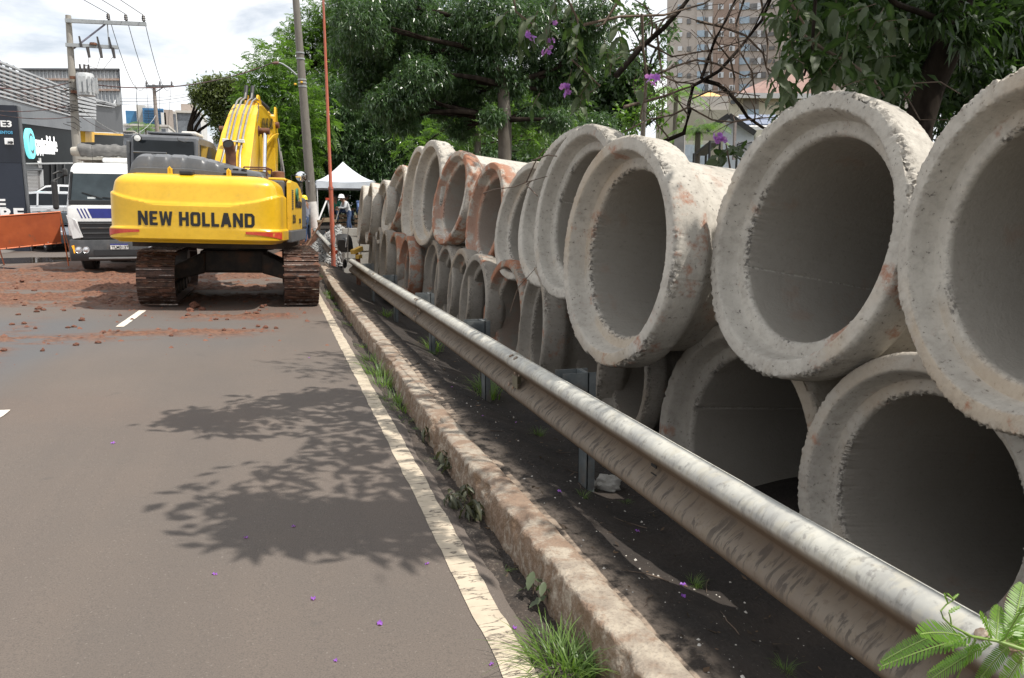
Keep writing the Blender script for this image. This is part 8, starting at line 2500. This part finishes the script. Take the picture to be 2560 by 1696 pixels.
# verge litter: pale grit, and broken concrete by the post
GR = MAT('grit_pale', (0.42, 0.39, 0.35), (0.55, 0.52, 0.47), rough=.9, scale=20)
n_ = 420
X_ = 1.27 + 1.3 * g_.random(n_) ** 1.3; Y_ = 1.6 + 7.5 * g_.random(n_) ** 1.4; Z_ = vergez(X_, Y_); s_ = .002 + .008 * g_.random(n_) ** 4
V = np.zeros((n_, 6, 3)); th = g_.random(n_) * 6.28; c_, sn_ = np.cos(th), np.sin(th)
for i, (a, b_, z) in enumerate(octa):
    j = .7 + .6 * g_.random(n_); V[:, i] = np.stack([X_ + (a * c_ - b_ * sn_) * s_ * j, Y_ + (a * sn_ + b_ * c_) * s_ * j, Z_ + z * s_ * j], 1)
F = (np.arange(n_)[:, None, None] * 6 + np.array([(0, 5, 4), (0, 1, 5), (1, 4, 5), (1, 2, 4), (2, 3, 4), (3, 0, 4)])[None]).reshape(-1, 3)
o = np_mesh('grit', V.reshape(-1, 3), F, GR, base=(1.8, 5, 0)); o.location = (1.8, 5, 0); tag(o, 'pale grit scattered over the dark verge soil', 'grit', None, 'stuff')
chm = lump_mesh('concrete_chunk', 23, BLKM, 6, .4)
for k, (x, y, s, lab) in enumerate(((1520, 1190, .085, 'rough pale concrete chunk at the foot of the guardrail post'), (1470, 1200, .06, 'small pale concrete lump stuck to the guardrail post foot'))):
    p0 = ptZ(x, y, -.02); o = bpy.data.objects.new('concrete_chunk', chm); COL.objects.link(o); o.location = (p0.x, p0.y, vz(p0.x, p0.y) + s * .35); o.scale = (s, s * .8, s * .8); o.rotation_euler = (.3, .2, k * 1.5); tag(o, lab, 'rubble', None)


# grass tufts
def tuft_mesh(n, h, seed, wd=.006, spread=.07, lean=.5):
    g = random.Random(seed); V, F, T = [], [], []
    for k in range(n):
        a = g.uniform(0, 6.28); r = spread * math.sqrt(g.random()); b0 = Vector((r * math.cos(a), r * math.sin(a), -.01)); L_ = h * g.uniform(.5, 1.1)
        dr = Vector((math.cos(a + g.uniform(-.8, .8)), math.sin(a + g.uniform(-.8, .8)), 0)); cv = lean * g.uniform(.4, 1.6); sd_ = Vector((-dr.y, dr.x, 0)); w = wd * g.uniform(.7, 1.3); o_ = len(V); tt = g.random()
        for i in range(6):
            t = i / 5; p = b0 + dr * (L_ * cv * t * t) + Vector((0, 0, L_ * (t - .42 * cv * t * t * t)))
            ww = w * (1 - t) ** .6 * .5 + .0004; V += [tuple(p - sd_ * ww), tuple(p + sd_ * ww)]; T += [tt * (.5 + .5 * t)] * 2
        for i in range(5): F.append((o_ + 2 * i, o_ + 2 * i + 1, o_ + 2 * i + 3, o_ + 2 * i + 2))
    o = np_mesh('grass_tuft', np.array(V), np.array(F), LF_GRASS, attrs={'tint': T}); me = o.data; bpy.data.objects.remove(o); return me


TF = [tuft_mesh(70, .22, 1, .006, .10, .8), tuft_mesh(60, .16, 2, .005, .09, .9), tuft_mesh(50, .10, 3, .005, .08, 1.0)]
rnd = random.Random(4)
tufts = [((948, 940), .30, 0), ((960, 965), .24, 0), ((985, 1000), .28, 1), ((1003, 1022), .24, 1), ((1012, 1050), .2, 2), ((838, 735), .5, 1), ((852, 760), .4, 2), ((822, 708), .6, 1), ((815, 690), .6, 1), ((868, 775), .4, 2), ((1385, 1655), .22, 0), ((1425, 1680), .22, 0), ((1365, 1610), .16, 1), ((1490, 1690), .20, 0), ((1455, 1650), .14, 2), ((1400, 1700), .25, 0), ((1030, 1075), .16, 2), ((910, 865), .26, 2), ((925, 900), .28, 1), ((880, 810), .4, 2), ((1080, 1150), .14, 2), ((1250, 1420), .12, 2), ((860, 745), .5, 1)]
NAMES = ['in the gutter about half way to the excavator, tallest of its clump', 'in the gutter half way along, just nearer than the tallest clump', 'broad and low in the gutter beside the white line', 'low and ragged at the near end of the middle gutter clump', 'thin and dark where the wilted weeds begin', 'small, in the far gutter left of the guardrail', 'tiny, beside the kerb two steps nearer than the right track', 'bright, beside the right track of the excavator', 'bright, touching the right track of the excavator', 'sparse, in the far gutter near the first rail joint', 'long-bladed at the bottom edge of the photo in the gutter', 'long-bladed against the kerb at the bottom edge', 'short and upright near the bottom of the gutter', 'against the kerb face at the bottom right of the gutter', 'short sprouts at the kerb foot near the bottom', 'cut off by the bottom edge of the photo', 'few blades between the wilted weeds', 'low, at the far start of the middle gutter clump', 'upright, second from the far start of the middle clump', 'single, in bare gutter before the middle clump', 'thin, beside the wilted leaves on the kerb', 'tiny, alone in dark silt below the wilted weeds', 'in the far gutter opposite the end of the white line']
for k, ((x, y), s, kd) in enumerate(tufts):
    q_ = ptZ(x, y, -.05); o = bpy.data.objects.new('grass_tuft', TF[kd]); COL.objects.link(o); sc = (1.0, .8, .55)[0] * s / .24
    o.location = (min(q_.x, 1.02) if k != 13 else 1.03, q_.y, gzf(.95, q_.y) - .05); o.scale = (sc,) * 3 if s < .35 else (1.1,) * 3; o.rotation_euler = (0, 0, rnd.uniform(0, 6)); tag(o, 'green grass tuft ' + NAMES[k], 'grass tuft', 'grass tufts along the gutter')
for k, (X, Y) in enumerate(((1.82, 6.9), (1.9, 7.3), (1.75, 9.2), (1.85, 9.6), (1.62, 4.0), (1.95, 4.1), (1.72, 2.9), (1.68, 2.2), (1.7, 1.75), (1.9, 5.6), (1.6, 12.4), (1.7, 12.9))):
    o = bpy.data.objects.new('grass_tuft', TF[k % 3]); COL.objects.link(o); o.location = (X, Y, vz(X, Y) - .005); s = rnd.uniform(.6, 1.1) * (1.2 if Y > 6 else .4); o.scale = (s,) * 3; o.rotation_euler = (0, 0, k); tag(o, 'grass tuft growing in the shade under the guardrail', 'grass tuft', 'grass under the guardrail')

# leaf litter: brown scraps lying in the gutter and on the verge
LIT = LEAF('leaf_litter', (0.030, 0.020, 0.013), (0.17, 0.105, 0.06), trans=.1, rough=.8)
n_ = 1500
gut = g_.random(n_) < .62
Y_ = np.where(gut, 1.8 + 12 * g_.random(n_) ** 1.5, 1.7 + 9 * g_.random(n_) ** 1.5)
X_ = np.where(gut, .90 + .16 * g_.random(n_), 1.28 + 1.2 * g_.random(n_))
Z_ = np.where(gut, gz(.9, Y_) - .05, vergez(X_, Y_)) + .006
a = g_.random(n_) * 6.28; el = g_.normal(size=n_) * .25
d = np.stack([np.cos(a) * np.cos(el), np.sin(a) * np.cos(el), np.sin(el)], 1)
nn = g_.normal(size=(n_, 3)) * .35; nn[:, 2] += 1
ln2 = .012 + .045 * g_.random(n_) ** 2
V = leaves_at(np.stack([X_, Y_, Z_], 1), d, nn, ln2, ln2 * (.08 + .45 * g_.random(n_)), -.1)
o = np_mesh('leaf_litter', V, np.arange(len(V)).reshape(-1, 4), LIT, attrs={'tint': np.repeat(g_.random(n_) ** 2, 4)}, base=(1.2, 5, 0)); o.location = (1.2, 5, 0); tag(o, 'brown leaf and twig litter in the gutter and on the verge', 'litter', None, 'stuff')
# wilted weeds hanging over the gutter
rnd = random.Random(19)
for k, (x, y, n, lab) in enumerate(((1100, 1150, 6, 'wilted dark weed against the kerb where two leaves hang over its top'), (1165, 1160, 5, 'pair of wilted hanging leaves on top of the kerb'), (1150, 1235, 10, 'dark wilted weed clump lower in the gutter'), (1190, 1280, 9, 'drooping wilted leaves over the silt by the kerb crack'), (1060, 1090, 6, 'small wilted sprig next to the last grass clump'), (1340, 1480, 5, 'green upright weed with seed head in the near gutter'))):
    q_ = ptZ(x, y, .0); X = min(q_.x, 1.03); t = thing('wilted_weed', (X, q_.y, -.06), lab, 'weed', 'weeds in the gutter')
    for j in range(2):
        sprig(t, (X + rnd.uniform(-.03, .05), q_.y + rnd.uniform(-.06, .06), -.04), (rnd.uniform(-.5, .4), rnd.uniform(-.5, .4), 1.0), n, rnd, .75, mats=WILT if k < 5 else BIGL[2:], hang=.9, L_=.20)

# fallen purple petals
pm = leaf_mesh('petal', .026, .020, LF_PUR, .3, .25, 4)
spots = [(278, 1122), (617, 1351), (730, 1320), (530, 1442), (784, 1501), (842, 1654), (1074, 1401), (1225, 1655), (1285, 1562), (1230, 1700), (1700, 1444), (1708, 1482), (1588, 1290), (1393, 1245), (1190, 1325), (1196, 1342), (1210, 1348), (1221, 1352), (1315, 1412), (1350, 1560), (1372, 1572), (1398, 1582), (1394, 1570), (1130, 978), (1290, 1021), (1208, 1048), (1185, 1310), (2120, 1690), (770, 894), (955, 1560), (1410, 1590), (1342, 1555)]
rnd = random.Random(2)
for k, (x, y) in enumerate(spots):
    q_ = ptZ(x, y, 0.0)
    if q_.x < .9: z = float(roadz(np.array(q_.x), np.array(q_.y))) + .004
    elif q_.x < 1.07: z = gzf(.95, q_.y) - .055; q_.x = min(q_.x, 1.03)
    else: q_ = ptZ(x, y, .05); z = vz(q_.x, q_.y) + .006
    o = bpy.data.objects.new('petal', pm); COL.objects.link(o); o.location = (q_.x, q_.y, z); s = rnd.uniform(.8, 1.25); o.scale = (s, s, s); o.rotation_euler = (rnd.uniform(-.3, .3), rnd.uniform(-.3, .1), rnd.uniform(0, 6))
    tag(o, 'small purple petal fallen on the ' + ('asphalt' if q_.x < .9 else ('gutter silt' if q_.x < 1.07 else 'dark verge soil')), 'petal', 'fallen purple petals')

# dry twigs
tw_ = [('dry forked twig lying across the top-row pipe mouths, its pale tip pointing left', 1.85, [[(1209, 484), (1236, 474), (1285, 468), (1316, 456), (1368, 441)], [(1316, 456), (1336, 410), (1352, 385), (1362, 372)], [(1343, 490), (1316, 462), (1330, 452)], [(1330, 402), (1370, 388), (1392, 391)]], .0055),
       ('thin dry twig dangling between the two rows of pipes', 1.60, [[(1276, 780), (1288, 740), (1296, 718), (1320, 692), (1338, 672)]], .0035)]
for lab, X, brs, r in tw_:
    p0 = ptX(*brs[0][0], X); t = thing('dry_twig', tuple(p0), lab, 'twig')
    for b_ in brs: mb = MB(); mb.tube([ptX(x, y, X + .02 * i) for i, (x, y) in enumerate(b_)], [r * (1 - .12 * i) for i in range(len(b_))], 6); mb.obj('stick', TWIG, t, smooth=60)
rnd = random.Random(6)
for k in range(9):
    X, Y = rnd.uniform(1.3, 2.0), rnd.uniform(2.0, 5.2); a = rnd.uniform(0, 6.3); L_ = rnd.uniform(.08, .22)
    mb = MB(); P = [Vector((X + math.cos(a) * L_ * i / 4, Y + math.sin(a) * L_ * i / 4, 0)) + Vector((rnd.uniform(-.01, .01), rnd.uniform(-.01, .01), 0)) for i in range(5)]
    for p in P: p.z = vz(p.x, p.y) + .006
    mb.tube(P, [.003, .003, .0025, .002, .001], 4); o = mb.obj('fallen_twig', TWIG); tag(o, 'thin dry twig lying on the dark soil under the guardrail', 'twig', 'twigs on the verge')

# feathery plant reaching in at the lower right corner
ln_ = thing('feathery_plant', (2.3, 1.25, .0), 'bright green feathery-leaved plant leaning over the guardrail at the lower right corner', 'plant')
rootp = Vector((2.25, .95, .35))


def pinna(par, p, d, L_, n, nrm_, rnd, droop=.35):
    """one pinna: rib with paired oblong leaflets."""
    p, d = Vector(p), Vector(d).normalized(); sd_ = d.cross(nrm_).normalized(); nn = sd_.cross(d)
    V, F, T = [], [], []
    rib = []
    tt = rnd.uniform(.2, .8)
    for i in range(n):
        t = (i + .6) / n; q_ = p + d * (L_ * t) - Vector((0, 0, droop * L_ * t * t)); rib.append(q_)
        dl = (d - Vector((0, 0, 2 * droop * t))).normalized()
        w = L_ * .17 * (math.sin(math.pi * min(.98, .18 + t * .78)) ** .6)
        for sg_ in (-1, 1):
            dd = (sd_ * sg_ + dl * .38 + nn * rnd.uniform(-.05, .22)).normalized(); lw = L_ / n * .40; o_ = len(V)
            for u, ww in ((0, .25), (.25, 1), (.7, 1), (1, .3)):
                c0 = q_ + dd * (w * u); V += [tuple(c0 - dl * lw * ww), tuple(c0 + dl * lw * ww)]; T += [min(1, max(0, tt + rnd.uniform(-.2, .2) + .25 * u))] * 2
            for i_ in range(3): F.append((o_ + 2 * i_, o_ + 2 * i_ + 1, o_ + 2 * i_ + 3, o_ + 2 * i_ + 2))
    o = np_mesh('leaf_pinna', np.array(V), np.array(F), LF_FERN, parent=par, attrs={'tint': T})
    mb = MB(); mb.tube([p] + rib, [.0016] * (len(rib)) + [.0008], 4); mb.obj('rib', MATS['stem_green'] if 'stem_green' in MATS else MAT('stem_green', (0.16, 0.24, 0.05), (0.2, 0.3, 0.07), rough=.5), o)


MAT('stem_green', (0.16, 0.24, 0.05), (0.2, 0.3, 0.07), rough=.5)
rnd = random.Random(23)
Yp = 1.12
K = lambda x, y, Y=Yp: pt(x, y, Y)
st1 = [K(2720, 1740, 1.0), K(2560, 1625, 1.08), K(2490, 1602), K(2430, 1592), K(2376, 1563), K(2364, 1552)]
mb = MB(); mb.tube([rootp] + st1, [.006, .005, .004, .0035, .003, .0022, .0015], 6); mb.obj('stem', MATS['stem_green'], ln_, smooth=60)
up_ = Vector((-.2, -.5, 1)).normalized()
for a, b_, Ld, n in (((2430, 1592), (2200, 1645), .0, 16), ((2330, 1592), (2206, 1640), 0, 18), ((2420, 1612), (2355, 1612), 0, 16), ((2480, 1610), (2320, 1665), 0, 18), ((2455, 1620), (2318, 1690), 0, 18), ((2520, 1616), (2440, 1700), 0, 16), ((2500, 1612), (2560, 1560), 0, 15), ((2490, 1600), (2500, 1500), 0, 16), ((2510, 1600), (2575, 1480), 0, 17), ((2480, 1596), (2450, 1520), 0, 12), ((2540, 1615), (2600, 1530), 0, 16), ((2560, 1640), (2500, 1720), 0, 16), ((2590, 1650), (2640, 1560), 0, 15), ((2545, 1600), (2620, 1600), 0, 15), ((2400, 1590), (2300, 1560), 0, 12), ((2440, 1600), (2385, 1700), 0, 15), ((2570, 1630), (2580, 1720), 0, 15), ((2530, 1590), (2560, 1440), 0, 16)):
    p, q_ = K(*a), K(*b_, Yp + rnd.uniform(-.06, .10)); pinna(ln_, p, q_ - p, (q_ - p).length * 1.0, int(n * 1.5), up_ + Vector((rnd.uniform(-.3, .3), rnd.uniform(-.3, .3), 0)), rnd, .12)
mb = MB(); mb.tube([K(2376, 1563), K(2358, 1545), K(2352, 1528), K(2366, 1512), K(2385, 1500)], [.002, .002, .0018, .0015, .001], 5); mb.tube([K(2378, 1562), K(2376, 1545), K(2372, 1532)], [.0018, .0015, .001], 5); mb.obj('tendril', MATS['stem_green'], ln_)
for a, b_, n in (((2385, 1500), (2370, 1484), 5), ((2372, 1532), (2396, 1516), 5), ((2370, 1510), (2362, 1485), 5), ((2380, 1500), (2394, 1486), 4)):
    p, q_ = K(*a), K(*b_); pinna(ln_, p, q_ - p, (q_ - p).length * 1.2, n, up_, rnd, .1)
